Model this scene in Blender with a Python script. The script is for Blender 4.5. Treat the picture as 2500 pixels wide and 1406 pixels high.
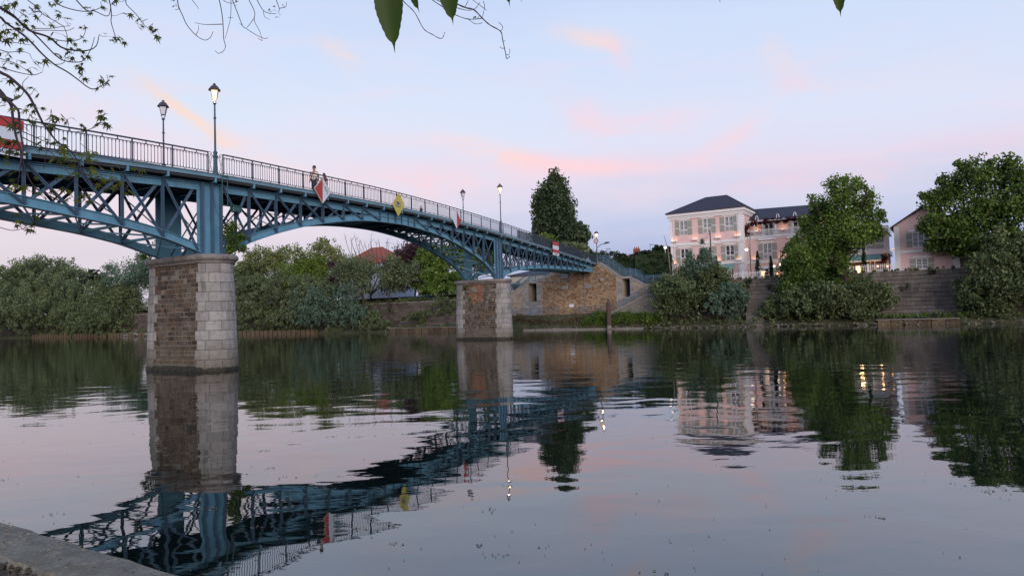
import bpy, math, random
import numpy as np
from mathutils import Vector, Matrix

for o in list(bpy.data.objects): bpy.data.objects.remove(o)
SC = bpy.context.scene
COL = SC.collection
R_ = math.radians
random.seed(7)

# ------------------------------------------------------------------ camera
FPX = 1700.0; EYE = 2.67; PITCH = 0.0389; ROLL = 0.0291
_f = Vector((0, math.cos(PITCH), math.sin(PITCH)))
_r0 = Vector((1, 0, 0)); _u0 = Vector((0, -math.sin(PITCH), math.cos(PITCH)))
_r = math.cos(ROLL)*_r0 - math.sin(ROLL)*_u0
_u = math.sin(ROLL)*_r0 + math.cos(ROLL)*_u0
cam_d = bpy.data.cameras.new('camera'); cam = bpy.data.objects.new('camera', cam_d)
COL.objects.link(cam); SC.camera = cam
cam_d.sensor_width = 36.0; cam_d.lens = 36.0*FPX/2500.0
cam_d.clip_start = 0.05; cam_d.clip_end = 6000
cam.matrix_world = Matrix(((_r.x, _u.x, -_f.x, 0), (_r.y, _u.y, -_f.y, 0), (_r.z, _u.z, -_f.z, EYE), (0, 0, 0, 1)))
EYEP = Vector((0, 0, EYE))

def ray(x, y): return _f + (x-1250)/FPX*_r - (y-703)/FPX*_u

# ------------------------------------------------------------------ nodes helper
class N:
    def __init__(s, tree): s.t = tree; s.n = tree.nodes; s.l = tree.links
    def new(s, typ, **kw):
        nd = s.n.new(typ)
        for k, v in kw.items():
            if hasattr(nd, k): setattr(nd, k, v)
        return nd
    def set(s, sock, v):
        if isinstance(v, bpy.types.NodeSocket): s.l.new(v, sock)
        elif v is not None:
            if hasattr(sock, 'default_value'):
                try: sock.default_value = v
                except Exception:
                    sock.default_value = (v[0], v[1], v[2], 1.0) if len(v) == 3 else v
    def m(s, op, a, b=None, c=None, clamp=False):
        nd = s.n.new('ShaderNodeMath'); nd.operation = op; nd.use_clamp = clamp
        s.set(nd.inputs[0], a)
        if b is not None: s.set(nd.inputs[1], b)
        if c is not None: s.set(nd.inputs[2], c)
        return nd.outputs[0]
    def mix(s, fac, a, b, mode='MIX'):
        nd = s.n.new('ShaderNodeMix'); nd.data_type = 'RGBA'; nd.blend_type = mode; nd.clamp_factor = True
        s.set(nd.inputs[0], fac)
        for i, v in ((6, a), (7, b)):
            if isinstance(v, bpy.types.NodeSocket): s.l.new(v, nd.inputs[i])
            else: nd.inputs[i].default_value = (v[0], v[1], v[2], 1)
        return nd.outputs[2]
    def ramp(s, fac, stops, interp='LINEAR'):
        nd = s.n.new('ShaderNodeValToRGB'); s.set(nd.inputs[0], fac)
        cr = nd.color_ramp; cr.interpolation = interp
        while len(cr.elements) < len(stops): cr.elements.new(0.5)
        for e, (p, c) in zip(cr.elements, stops):
            e.position = p
            e.color = (c, c, c, 1) if isinstance(c, (int, float)) else (c[0], c[1], c[2], 1)
        return nd.outputs[0]
    def noise(s, vec, scale, detail=3, rough=0.5, dist=0.0):
        nd = s.n.new('ShaderNodeTexNoise'); s.set(nd.inputs['Vector'], vec)
        nd.inputs['Scale'].default_value = scale; nd.inputs['Detail'].default_value = detail
        nd.inputs['Roughness'].default_value = rough; nd.inputs['Distortion'].default_value = dist
        return nd.outputs[0]
    def mapping(s, vec, scale=(1, 1, 1), rot=(0, 0, 0), loc=(0, 0, 0)):
        nd = s.n.new('ShaderNodeMapping'); s.set(nd.inputs[0], vec)
        nd.inputs['Scale'].default_value = scale; nd.inputs['Rotation'].default_value = rot; nd.inputs['Location'].default_value = loc
        return nd.outputs[0]

# ------------------------------------------------------------------ sky
world = bpy.data.worlds.new('World'); SC.world = world; world.use_nodes = True
w = N(world.node_tree); w.n.clear()
SUN_EL, SUN_AZ = R_(15), R_(166)        # azimuth from +Y towards +X: glow behind the photographer, to the right
tc = w.new('ShaderNodeTexCoord'); sep = w.new('ShaderNodeSeparateXYZ'); w.l.new(tc.outputs['Generated'], sep.inputs[0])
sx, sy, sz = sep.outputs
el = w.m('ARCSINE', sz)
az = w.m('ARCTAN2', sx, sy)
def srgb(r, g, b):
    f = lambda c: (c/255/12.92) if c/255 <= 0.04045 else ((c/255+0.055)/1.055)**2.4
    return (f(r), f(g), f(b))
elp = w.m('MAXIMUM', el, 0.0)
wn = w.noise(w.mapping(tc.outputs['Generated'], (1.6, 1.6, 7)), 2.2, 4, 0.5)
elj = w.m('ADD', elp, w.m('MULTIPLY', w.m('SUBTRACT', wn, 0.5), 0.10))
t01 = w.m('MULTIPLY', elj, 1/1.0)
right = w.ramp(t01, [(0.0, srgb(156, 170, 212)), (0.085, srgb(165, 180, 222)), (0.118, srgb(182, 194, 230)), (0.15, srgb(206, 208, 235)), (0.19, srgb(223, 214, 236)), (0.25, srgb(217, 224, 247)), (0.38, srgb(206, 220, 248)), (0.6, srgb(170, 195, 240)), (1.0, srgb(135, 165, 222))])
left = w.ramp(t01, [(0.0, srgb(200, 196, 216)), (0.06, srgb(212, 207, 224)), (0.13, srgb(228, 216, 231)), (0.20, srgb(226, 222, 240)), (0.27, srgb(217, 226, 247)), (0.38, srgb(206, 220, 248)), (0.6, srgb(170, 195, 240)), (1.0, srgb(135, 165, 222))])
lr = w.m('MULTIPLY_ADD', az, 1.3, 0.55, clamp=True)
mr = w.new('ShaderNodeMapRange'); mr.interpolation_type = 'SMOOTHSTEP'; w.l.new(az, mr.inputs[0]); mr.inputs[1].default_value = -0.45; mr.inputs[2].default_value = 0.15
base = w.mix(mr.outputs[0], left, right)
# soft pink veils
v1 = w.noise(w.mapping(tc.outputs['Generated'], (1.5, 1.5, 9), (0.0, 0.10, 0.0)), 2.6, 6, 0.55, 0.6)
veil = w.ramp(v1, [(0.50, 0), (0.68, 1)])
band = w.ramp(elp, [(0.0, 0.0), (0.10, 0.15), (0.16, 1.0), (0.30, 0.75), (0.5, 0.2)])
base = w.mix(w.m('MULTIPLY', w.m('MULTIPLY', veil, band), 0.34), base, srgb(242, 214, 226))
# individual lit cloud streaks
cn = w.noise(w.mapping(tc.outputs['Generated'], (1, 1, 2.2)), 9.0, 6, 0.6, 0.4)
cn2 = w.noise(w.mapping(tc.outputs['Generated'], (1, 1, 5), (0.0, 0.5, 0.0)), 22.0, 6, 0.65, 1.2)
def streak(col, px, py, lx, wx, ang, k, col_rgb):
    d = ray(px, py).normalized(); a0 = math.atan2(d.x, d.y); e0 = math.asin(d.z)
    da = w.m('SUBTRACT', az, a0); de = w.m('SUBTRACT', el, e0)
    ca, sa = math.cos(ang), math.sin(ang)
    u = w.m('ADD', w.m('MULTIPLY', da, ca), w.m('MULTIPLY', de, sa))
    v = w.m('ADD', w.m('MULTIPLY', da, -sa), w.m('MULTIPLY', de, ca))
    v = w.m('ADD', v, w.m('MULTIPLY', w.m('SUBTRACT', cn, 0.5), wx*2.2))
    q = w.m('ADD', w.m('POWER', w.m('ABSOLUTE', w.m('MULTIPLY', u, 1700/lx)), 2.0), w.m('POWER', w.m('ABSOLUTE', w.m('MULTIPLY', v, 1.0/wx)), 2.0))
    g = w.m('EXPONENT', w.m('MULTIPLY', q, -1.0))
    g = w.m('MULTIPLY', g, w.m('MULTIPLY', w.m('MULTIPLY_ADD', cn, 4.0, -1.35, clamp=True), w.m('MULTIPLY_ADD', cn2, 2.2, -0.1, clamp=True)))
    g = w.m('MULTIPLY', g, 1.15)
    return w.mix(w.m('MULTIPLY', g, k, clamp=True), col, col_rgb)
PINK = srgb(255, 206, 214); PEACH = srgb(255, 216, 204); ORANGE = srgb(255, 214, 186)
for a in [(470, 288, 105, 0.0075, -0.62, 0.75, ORANGE), (590, 352, 170, 0.012, -0.42, 0.45, PEACH), (330, 340, 160, 0.025, -0.35, 0.25, PINK),
          (1290, 385, 190, 0.009, -0.15, 0.65, PINK), (1180, 365, 110, 0.014, -0.25, 0.7, PEACH), (1450, 405, 330, 0.012, -0.03, 0.55, PINK),
          (1505, 125, 50, 0.012, -1.0, 0.45, PINK), (1440, 90, 90, 0.012, -0.25, 0.5, PEACH), (1895, 130, 50, 0.014, -0.9, 0.40, PEACH), (1960, 215, 60, 0.018, -0.5, 0.45, PINK),
          (2050, 420, 420, 0.016, 0.06, 0.6, srgb(240, 204, 222)), (1560, 300, 160, 0.020, 0.1, 0.4, PINK), (1790, 335, 110, 0.016, 0.5, 0.4, PINK),
          (840, 140, 60, 0.014, -0.6, 0.5, PEACH), (1430, 275, 70, 0.022, -0.5, 0.45, PINK), (250, 270, 200, 0.02, -0.2, 0.25, PINK),
          (150, 470, 300, 0.03, 0.0, 0.25, PINK), (760, 480, 300, 0.02, 0.0, 0.25, PINK), (1060, 440, 200, 0.02, -0.1, 0.5, PINK)]:
    base = streak(base, *a)
nish = w.new('ShaderNodeTexSky', sky_type='NISHITA'); nish.sun_disc = False; nish.sun_elevation = R_(1.0); nish.sun_rotation = SUN_AZ
bg = w.new('ShaderNodeBackground'); w.l.new(base, bg.inputs[0]); bg.inputs[1].default_value = 0.98
bg2 = w.new('ShaderNodeBackground'); w.l.new(nish.outputs[0], bg2.inputs[0]); bg2.inputs[1].default_value = 0.05
add = w.new('ShaderNodeAddShader'); w.l.new(bg.outputs[0], add.inputs[0]); w.l.new(bg2.outputs[0], add.inputs[1])
wo = w.new('ShaderNodeOutputWorld'); w.l.new(add.outputs[0], wo.inputs[0])

sun_d = bpy.data.lights.new('afterglow_sun', 'SUN'); sun_d.energy = 2.3; sun_d.angle = R_(35); sun_d.color = (1.0, 0.90, 0.86)
sun = bpy.data.objects.new('afterglow_sun', sun_d); COL.objects.link(sun)
sv = Vector((math.sin(SUN_AZ)*math.cos(SUN_EL), math.cos(SUN_AZ)*math.cos(SUN_EL), math.sin(SUN_EL)))
sun.rotation_euler = sv.to_track_quat('Z', 'Y').to_euler()
SC.view_settings.view_transform = 'Standard'; SC.view_settings.look = 'None'
SC.view_settings.exposure = 0.0; SC.view_settings.gamma = 1.0
try: SC.view_settings.use_curve_mapping = False
except Exception: pass
SC.render.engine = 'CYCLES'
SC.cycles.max_bounces = 6; SC.cycles.diffuse_bounces = 2; SC.cycles.glossy_bounces = 3; SC.cycles.transmission_bounces = 4; SC.cycles.transparent_max_bounces = 8
SC.cycles.use_denoising = True; SC.cycles.sample_clamp_indirect = 4.0
SC.cycles.caustics_reflective = False; SC.cycles.caustics_refractive = False

# ------------------------------------------------------------------ plan of the place: s runs along the bridge, t along the river
HB, WB = 0.397, 1.0063
D = Vector((math.sin(HB), math.cos(HB), 0)); E = Vector((-math.sin(WB), math.cos(WB), 0))
NN = Vector((E.y, -E.x, 0))             # square to the river, pointing to the far side
P1 = Vector((-17.576, 40.8, 0))
def G(s, t, z=0.0): return P1 + s*D + t*E + Vector((0, 0, z))
def onplane(x, y, P, d):
    v = ray(x, y); n = Vector((d.y, -d.x, 0)); k = ((P-EYEP).dot(n))/v.dot(n); return EYEP + k*v
def Wt(s, x, y):                        # photo point on the upright plane parallel to the river at s -> (t, z)
    q = onplane(x, y, P1+s*D, E); return ((q-(P1+s*D)).dot(E), q.z)
def Bs(t, x, y):                        # photo point on an upright plane along the bridge -> (s, z)
    P = P1+t*E; q = onplane(x, y, P, D); return ((q-P).dot(D), q.z)
def Wp(s, x, y): t, z = Wt(s, x, y); return G(s, t, z)

# ------------------------------------------------------------------ mesh builder
class MB:
    def __init__(s): s.v = []; s.f = []; s.mi = []; s.cur = 0
    def add(s, vs, fs):
        b = len(s.v); s.v.extend([tuple(p) for p in vs]); s.f.extend([tuple(i+b for i in f) for f in fs]); s.mi.extend([s.cur]*len(fs)); return s
    def hexa(s, p):  # 8 points: bottom 4 then top 4
        return s.add(p, [(3, 2, 1, 0), (4, 5, 6, 7), (0, 1, 5, 4), (1, 2, 6, 5), (2, 3, 7, 6), (3, 0, 4, 7)])
    def box(s, F, a0, a1, b0, b1, z0, z1):
        return s.hexa([F(a0, b0, z0), F(a1, b0, z0), F(a1, b1, z0), F(a0, b1, z0), F(a0, b0, z1), F(a1, b0, z1), F(a1, b1, z1), F(a0, b1, z1)])
    def bar(s, p, q, wd, hd, side=None):
        p = Vector(p); q = Vector(q); d = (q-p)
        if d.length < 1e-6: return s
        d.normalize()
        sd = Vector(side) if side is not None else Vector((0, 0, 1))
        if abs(d.dot(sd.normalized())) > 0.98: sd = Vector((1, 0, 0))
        a = (sd - d*d.dot(sd)).normalized()*wd/2; b = d.cross(a).normalized()*hd/2
        return s.hexa([p-a-b, p+a-b, p+a+b, p-a+b, q-a-b, q+a-b, q+a+b, q-a+b])
    def tube(s, pts, r, n=6, cap=True):
        pts = [Vector(p) for p in pts]; m = len(pts)
        rs = r if isinstance(r, (list, tuple)) else [r]*m
        b = len(s.v); ref = Vector((0.31, 0.2, 0.93))
        for i, p in enumerate(pts):
            d = (pts[min(i+1, m-1)]-pts[max(i-1, 0)])
            if d.length < 1e-9: d = Vector((0, 0, 1))
            d.normalize()
            if abs(d.dot(ref)) > 0.97: rf = Vector((1, 0, 0))
            else: rf = ref
            x = d.cross(rf).normalized(); y = d.cross(x)
            for k in range(n):
                a = 2*math.pi*k/n; s.v.append(tuple(p + rs[i]*(math.cos(a)*x+math.sin(a)*y)))
        for i in range(m-1):
            for k in range(n):
                s.f.append((b+i*n+k, b+i*n+(k+1) % n, b+(i+1)*n+(k+1) % n, b+(i+1)*n+k)); s.mi.append(s.cur)
        if cap:
            s.f.append(tuple(b+k for k in range(n))[::-1]); s.f.append(tuple(b+(m-1)*n+k for k in range(n))); s.mi += [s.cur]*2
        return s
    def lathe(s, c, prof, n=12, rot=0.0):
        c = Vector(c); b = len(s.v)
        for (r, z) in prof:
            for k in range(n):
                a = rot+2*math.pi*k/n; s.v.append((c.x+r*math.cos(a), c.y+r*math.sin(a), c.z+z))
        for i in range(len(prof)-1):
            for k in range(n):
                s.f.append((b+i*n+k, b+i*n+(k+1) % n, b+(i+1)*n+(k+1) % n, b+(i+1)*n+k)); s.mi.append(s.cur)
        s.f.append(tuple(b+k for k in range(n))[::-1]); s.f.append(tuple(b+(len(prof)-1)*n+k for k in range(n))); s.mi += [s.cur]*2
        return s
    def prism(s, pts, off):
        """closed outline pts (world) extruded by vector off"""
        n = len(pts); off = Vector(off); a = [Vector(p) for p in pts]
        return s.add([*a, *[p+off for p in a]], [tuple(range(n))[::-1], tuple(range(n, 2*n))] + [(i, (i+1) % n, n+(i+1) % n, n+i) for i in range(n)])
    def sweep(s, rings, closed=True):
        """rings: list of equal-length point lists, joined along"""
        n = len(rings[0]); b = len(s.v)
        for r in rings: s.v.extend([tuple(p) for p in r])
        for i in range(len(rings)-1):
            for k in range(n if closed else n-1):
                s.f.append((b+i*n+k, b+i*n+(k+1) % n, b+(i+1)*n+(k+1) % n, b+(i+1)*n+k)); s.mi.append(s.cur)
        if closed:
            s.f.append(tuple(b+k for k in range(n))[::-1]); s.f.append(tuple(b+(len(rings)-1)*n+k for k in range(n))); s.mi += [s.cur]*2
        return s
    def build(s, name, mat, parent=None, smooth=False, bevel=0.0):
        root = Vector((0, 0, 0))
        if parent is not None:
            p = parent
            while p is not None: root = root + p.location; p = p.parent
        me = bpy.data.meshes.new(name)
        me.from_pydata([(x-root.x, y-root.y, z-root.z) for x, y, z in s.v], [], s.f)
        mats = mat if isinstance(mat, (list, tuple)) else [mat]
        for m_ in mats: me.materials.append(m_)
        if len(mats) > 1: me.polygons.foreach_set('material_index', s.mi)
        if smooth: me.polygons.foreach_set('use_smooth', [True]*len(s.f))
        me.update()
        o = bpy.data.objects.new(name, me); COL.objects.link(o)
        if parent is not None: o.parent = parent
        if bevel > 0:
            b = o.modifiers.new('bevel', 'BEVEL'); b.width = bevel; b.segments = 1; b.limit_method = 'ANGLE'
        return o

def tag(o, label=None, cat=None, group=None, kind=None):
    if label: o['label'] = label
    if cat: o['category'] = cat
    if group: o['group'] = group
    if kind: o['kind'] = kind
    return o
def thing(name, loc, label, cat, group=None, rz=0.0):
    o = bpy.data.objects.new(name, None); COL.objects.link(o); o.location = Vector(loc); o.rotation_euler = (0, 0, rz); o.empty_display_size = 0.3
    return tag(o, label, cat, group)
def copy_tree(o, parent=None):
    c = o.copy(); COL.objects.link(c); c.parent = parent
    for ch in list(o.children): copy_tree(ch, c)
    return c
def inst(src, name, loc, parent, rot=None, scale=None):
    o = bpy.data.objects.new(name, src); COL.objects.link(o); o.parent = parent
    root = Vector((0, 0, 0)); p = parent
    while p is not None: root = root+p.location; p = p.parent
    o.location = Vector(loc)-root
    if rot is not None: o.rotation_euler = rot
    if scale is not None: o.scale = scale
    return o
def smooth_line(pts, k=4):
    pts = [Vector(p) for p in pts]; out = []
    for i in range(len(pts)-1):
        a = pts[max(i-1, 0)]; b = pts[i]; c = pts[i+1]; d = pts[min(i+2, len(pts)-1)]
        for j in range(k):
            u = j/k
            out.append(0.5*((2*b)+(c-a)*u+(2*a-5*b+4*c-d)*u*u+(3*b-a-3*c+d)*u**3))
    out.append(pts[-1]); return out
def interp(tab):
    xs = [p[0] for p in tab]; ys = [p[1] for p in tab]
    return lambda x: float(np.interp(x, xs, ys))
def smooth_tab(tab, w_=1.6):
    g = np.arange(tab[0][0]-8, tab[-1][0]+8, 0.25); y = np.interp(g, [p[0] for p in tab], [p[1] for p in tab])
    # carry end slopes on
    s0 = (tab[1][1]-tab[0][1])/(tab[1][0]-tab[0][0]); s1 = (tab[-1][1]-tab[-2][1])/(tab[-1][0]-tab[-2][0])
    y = np.where(g < tab[0][0], tab[0][1]+(g-tab[0][0])*s0, y); y = np.where(g > tab[-1][0], tab[-1][1]+(g-tab[-1][0])*s1, y)
    k = np.exp(-0.5*((np.arange(-24, 25)*0.25)/w_)**2); k /= k.sum()
    ys = np.convolve(np.pad(y, 24, mode='edge'), k, 'valid')
    return lambda x: float(np.interp(x, g, ys))

# ------------------------------------------------------------------ materials
def mat(name, col, rough=0.7, var=0.0, noise_scale=3.0, col2=None, bump=0.0, bump_scale=20.0, metallic=0.0, island=0.0, objrand=0.0, spec=0.3, stretch=(1, 1, 1)):
    m = bpy.data.materials.new(name); m.use_nodes = True; q = N(m.node_tree); b = q.n['Principled BSDF']
    b.inputs['Roughness'].default_value = rough; b.inputs['Metallic'].default_value = metallic; b.inputs['Specular IOR Level'].default_value = spec
    geo = q.new('ShaderNodeNewGeometry'); pos = q.mapping(geo.outputs['Position'], stretch)
    c = (col[0], col[1], col[2])
    out = None
    if col2 is not None:
        n = q.noise(pos, noise_scale, 6, 0.62)
        out = q.mix(q.ramp(n, [(0.38, 0), (0.62, 1)]), c, col2)
    if var > 0:
        n2 = q.noise(pos, noise_scale*4.3, 5, 0.65)
        out = q.mix(1.0, out if out is not None else c, q.ramp(n2, [(0.25, 1-var), (0.75, 1+var)]), 'MULTIPLY')
    if island > 0 or objrand > 0:
        src = geo.outputs['Random Per Island'] if island > 0 else q.new('ShaderNodeObjectInfo').outputs['Random']
        k = island or objrand
        out = q.mix(1.0, out if out is not None else c, q.ramp(src, [(0.0, 1-k), (1.0, 1+k)]), 'MULTIPLY')
    if out is not None: q.l.new(out, b.inputs['Base Color'])
    else: b.inputs['Base Color'].default_value = (*c, 1)
    if bump > 0:
        bn = q.noise(pos, bump_scale, 5, 0.6); bp = q.new('ShaderNodeBump'); bp.inputs['Strength'].default_value = 1.0; bp.inputs['Distance'].default_value = bump
        q.l.new(bn, bp.inputs['Height']); q.l.new(bp.outputs[0], b.inputs['Normal'])
    return m
def emis(name, col, st):
    m = bpy.data.materials.new(name); m.use_nodes = True; b = m.node_tree.nodes['Principled BSDF']
    b.inputs['Base Color'].default_value = (*col, 1); b.inputs['Emission Color'].default_value = (*col, 1); b.inputs['Emission Strength'].default_value = st
    return m
def leafmat(name, c1, c2, trans=0.25, scale=0.35, rough=0.55):
    m = bpy.data.materials.new(name); m.use_nodes = True; q = N(m.node_tree); b = q.n['Principled BSDF']
    geo = q.new('ShaderNodeNewGeometry')
    n = q.noise(geo.outputs['Position'], scale, 4, 0.6)
    c = q.mix(q.ramp(n, [(0.36, 0), (0.64, 1)]), c1, c2)
    c = q.mix(1.0, c, q.ramp(geo.outputs['Random Per Island'], [(0, 0.62), (0.5, 1.0), (1, 1.5)]), 'MULTIPLY')
    q.l.new(c, b.inputs['Base Color']); b.inputs['Roughness'].default_value = rough; b.inputs['Specular IOR Level'].default_value = 0.25
    tr = q.new('ShaderNodeBsdfTranslucent'); q.l.new(q.mix(1.0, c, (1.1, 1.25, 0.6), 'MULTIPLY'), tr.inputs[0])
    mx = q.new('ShaderNodeMixShader'); mx.inputs[0].default_value = trans
    q.l.new(b.outputs[0], mx.inputs[1]); q.l.new(tr.outputs[0], mx.inputs[2]); q.l.new(mx.outputs[0], q.n['Material Output'].inputs[0])
    return m
def paint(name, col, dirt=0.5):
    """old blue bridge paint: rain streaks, grime and a little rust"""
    m = bpy.data.materials.new(name); m.use_nodes = True; q = N(m.node_tree); b = q.n['Principled BSDF']
    geo = q.new('ShaderNodeNewGeometry')
    n1 = q.noise(geo.outputs['Position'], 0.9, 6, 0.6); n2 = q.noise(q.mapping(geo.outputs['Position'], (9, 9, 0.7)), 1.0, 5, 0.6); n3 = q.noise(geo.outputs['Position'], 5.0, 6, 0.7)
    c = q.mix(q.ramp(n1, [(0.35, 0), (0.7, 1)]), col, tuple(x*0.74 for x in col))
    c = q.mix(q.m('MULTIPLY', q.ramp(n2, [(0.45, 0), (0.75, 1)]), dirt), c, (col[0]*0.45+0.015, col[1]*0.45, col[2]*0.42))
    c = q.mix(q.m('MULTIPLY', q.ramp(n3, [(0.60, 0), (0.72, 1)]), 0.6), c, (0.085, 0.052, 0.04))
    q.l.new(c, b.inputs['Base Color']); b.inputs['Roughness'].default_value = 0.48; b.inputs['Specular IOR Level'].default_value = 0.4
    return m

M = {}
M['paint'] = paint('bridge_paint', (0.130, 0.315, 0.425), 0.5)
M['paint_shaded'] = paint('bridge_paint_shaded', (0.055, 0.105, 0.165), 0.5)  # same bridge paint, darkened to carry the shade among the angle irons
M['rail'] = paint('railing_paint', (0.030, 0.045, 0.072), 0.5)
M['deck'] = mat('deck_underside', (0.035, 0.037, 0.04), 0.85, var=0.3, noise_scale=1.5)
M['deck_top'] = mat('deck_asphalt', (0.10, 0.095, 0.095), 0.9, var=0.2, noise_scale=4)
M['fascia'] = paint('fascia_paint', (0.16, 0.29, 0.36), 0.35)
M['ashlar'] = mat('pale_limestone', (0.30, 0.285, 0.27), 0.85, var=0.20, noise_scale=1.2, col2=(0.25, 0.235, 0.215), bump=0.014, bump_scale=14, objrand=0.2)
M['pier_ashlar'] = M['ashlar']
M['coping'] = mat('coping_limestone', (0.27, 0.24, 0.225), 0.88, var=0.22, noise_scale=1.6, col2=(0.17, 0.15, 0.14), bump=0.02, bump_scale=10, objrand=0.08)
M['mortar'] = mat('mortar', (0.20, 0.18, 0.155), 0.95, var=0.25, noise_scale=3, bump=0.02, bump_scale=12)
def stonemat(name, c1, c2, c3, k=0.4, lich=0.35, lich_col=(0.24, 0.22, 0.18), src='obj'):
    m = bpy.data.materials.new(name); m.use_nodes = True; q = N(m.node_tree); b = q.n['Principled BSDF']
    geo = q.new('ShaderNodeNewGeometry')
    rnd = q.new('ShaderNodeObjectInfo').outputs['Random'] if src == 'obj' else geo.outputs['Random Per Island']
    c = q.ramp(rnd, [(0.0, c1), (0.45, c2), (1.0, c3)])
    n = q.noise(geo.outputs['Position'], 7, 6, 0.7); c = q.mix(1.0, c, q.ramp(n, [(0.25, 1-k), (0.75, 1+k)]), 'MULTIPLY')
    n2 = q.noise(geo.outputs['Position'], 0.8, 6, 0.7); c = q.mix(q.m('MULTIPLY', q.ramp(n2, [(0.45, 0), (0.65, 1)]), lich), c, lich_col)
    n3 = q.noise(geo.outputs['Position'], 24, 3, 0.6); c = q.mix(q.m('MULTIPLY', q.ramp(n3, [(0.6, 0), (0.7, 1)]), lich), c, tuple(x*1.5 for x in lich_col))
    q.l.new(c, b.inputs['Base Color']); b.inputs['Roughness'].default_value = 0.9; b.inputs['Specular IOR Level'].default_value = 0.2
    bn = q.noise(geo.outputs['Position'], 16, 5, 0.65); bp = q.new('ShaderNodeBump'); bp.inputs['Distance'].default_value = 0.03
    q.l.new(bn, bp.inputs['Height']); q.l.new(bp.outputs[0], b.inputs['Normal'])
    return m
M['rubble_pier'] = stonemat('brown_millstone', (0.034, 0.023, 0.018), (0.078, 0.052, 0.037), (0.135, 0.088, 0.054), k=0.55, lich=0.7, lich_col=(0.17, 0.15, 0.12))
M['brick_patch'] = stonemat('orange_brick', (0.16, 0.062, 0.030), (0.24, 0.098, 0.045), (0.30, 0.14, 0.075), lich=0.2)
M['rubble_abut'] = stonemat('ochre_millstone', (0.15, 0.078, 0.040), (0.27, 0.160, 0.085), (0.40, 0.275, 0.165), k=0.55, lich=0.40, lich_col=(0.33, 0.28, 0.215), src='isl')
M['rubble_abut2'] = stonemat('warm_rubble', (0.26, 0.20, 0.15), (0.33, 0.26, 0.20), (0.40, 0.33, 0.26), lich=0.25, lich_col=(0.34, 0.29, 0.23), src='isl')
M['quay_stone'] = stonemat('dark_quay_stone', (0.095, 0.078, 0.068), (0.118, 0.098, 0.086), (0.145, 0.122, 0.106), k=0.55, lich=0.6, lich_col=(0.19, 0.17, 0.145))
M['quay_mass'] = stonemat('dark_quay_rubble', (0.095, 0.078, 0.068), (0.118, 0.098, 0.086), (0.145, 0.122, 0.106), k=0.55, lich=0.6, lich_col=(0.19, 0.17, 0.14), src='isl')
def weather(m, tide=0.9, streak=0.75):
    """river tide band and soot streaks added to a stone material (marks that belong to the stone)"""
    q = N(m.node_tree); b = q.n['Principled BSDF']; lk = b.inputs['Base Color'].links[0]; c = lk.from_socket
    geo = q.new('ShaderNodeNewGeometry'); sp = q.new('ShaderNodeSeparateXYZ'); q.l.new(geo.outputs['Position'], sp.inputs[0])
    n = q.noise(q.mapping(geo.outputs['Position'], (5, 5, 0.55)), 1.0, 6, 0.7)
    n2 = q.noise(geo.outputs['Position'], 0.55, 4, 0.6)
    st = q.m('MULTIPLY', q.ramp(n, [(0.48, 0), (0.66, 1)]), q.ramp(n2, [(0.42, 0), (0.62, 1)]))
    c = q.mix(q.m('MULTIPLY', st, streak), c, (0.060, 0.055, 0.055))
    zz = q.m('ADD', sp.outputs[2], q.m('MULTIPLY', q.m('SUBTRACT', q.noise(geo.outputs['Position'], 3.0, 5, 0.7), 0.5), 0.9))
    c = q.mix(q.m('MULTIPLY', q.ramp(q.m('MULTIPLY', zz, 0.5), [(0.05, 1), (0.20, 0.75), (0.62, 0.35), (0.85, 0)]), tide), c, (0.105, 0.085, 0.055))
    q.l.new(c, b.inputs['Base Color'])
M['algae'] = mat('wet_algae', (0.024, 0.020, 0.011), 0.55, var=0.5, noise_scale=5, bump=0.05, bump_scale=9)
M['pier_ashlar'] = M['ashlar'].copy(); weather(M['pier_ashlar']); weather(M['rubble_pier'], 0.8, 0.5)
M['concrete'] = mat('bank_concrete', (0.235, 0.215, 0.185), 0.92, var=0.22, noise_scale=2.5, col2=(0.17, 0.15, 0.125), bump=0.012, bump_scale=30)
M['near_concrete'] = mat('ledge_concrete', (0.235, 0.215, 0.165), 0.95, var=0.40, noise_scale=7.0, col2=(0.165, 0.148, 0.110), bump=0.02, bump_scale=60)
M['dirt'] = mat('earth', (0.085, 0.066, 0.045), 0.97, var=0.45, noise_scale=4, col2=(0.05, 0.042, 0.028), bump=0.05, bump_scale=14)
M['grass'] = mat('bank_turf', (0.035, 0.048, 0.018), 0.95, var=0.5, noise_scale=1.2, col2=(0.075, 0.066, 0.038), bump=0.15, bump_scale=3)
M['street'] = mat('street_paving', (0.16, 0.15, 0.14), 0.9, var=0.15, noise_scale=1)
M['quay_back'] = mat('quay_joint', (0.06, 0.05, 0.042), 0.95, var=0.3, noise_scale=3)
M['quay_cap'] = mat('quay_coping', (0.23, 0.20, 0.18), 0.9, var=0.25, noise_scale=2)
M['rusty'] = mat('sheet_pile_steel', (0.13, 0.090, 0.050), 0.85, var=0.5, noise_scale=3, col2=(0.07, 0.05, 0.032), objrand=0.25)
M['wood_post'] = mat('old_timber', (0.085, 0.058, 0.052), 0.85, var=0.35, noise_scale=3, stretch=(3, 3, 0.4), bump=0.02, bump_scale=8)
M['red'] = mat('sign_red', (0.42, 0.045, 0.040), 0.5, var=0.12, noise_scale=1.5)
M['white'] = mat('sign_white', (0.62, 0.66, 0.70), 0.5, var=0.10, noise_scale=1.5)
M['yellow'] = mat('sign_yellow', (0.50, 0.43, 0.085), 0.55, var=0.12, noise_scale=1.2)
M['sign_edge'] = mat('sign_edge', (0.45, 0.40, 0.34), 0.6)
M['ink'] = mat('sign_ink', (0.03, 0.03, 0.05), 0.6)
M['graf'] = mat('graffiti_green', (0.06, 0.22, 0.13), 0.6)
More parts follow.
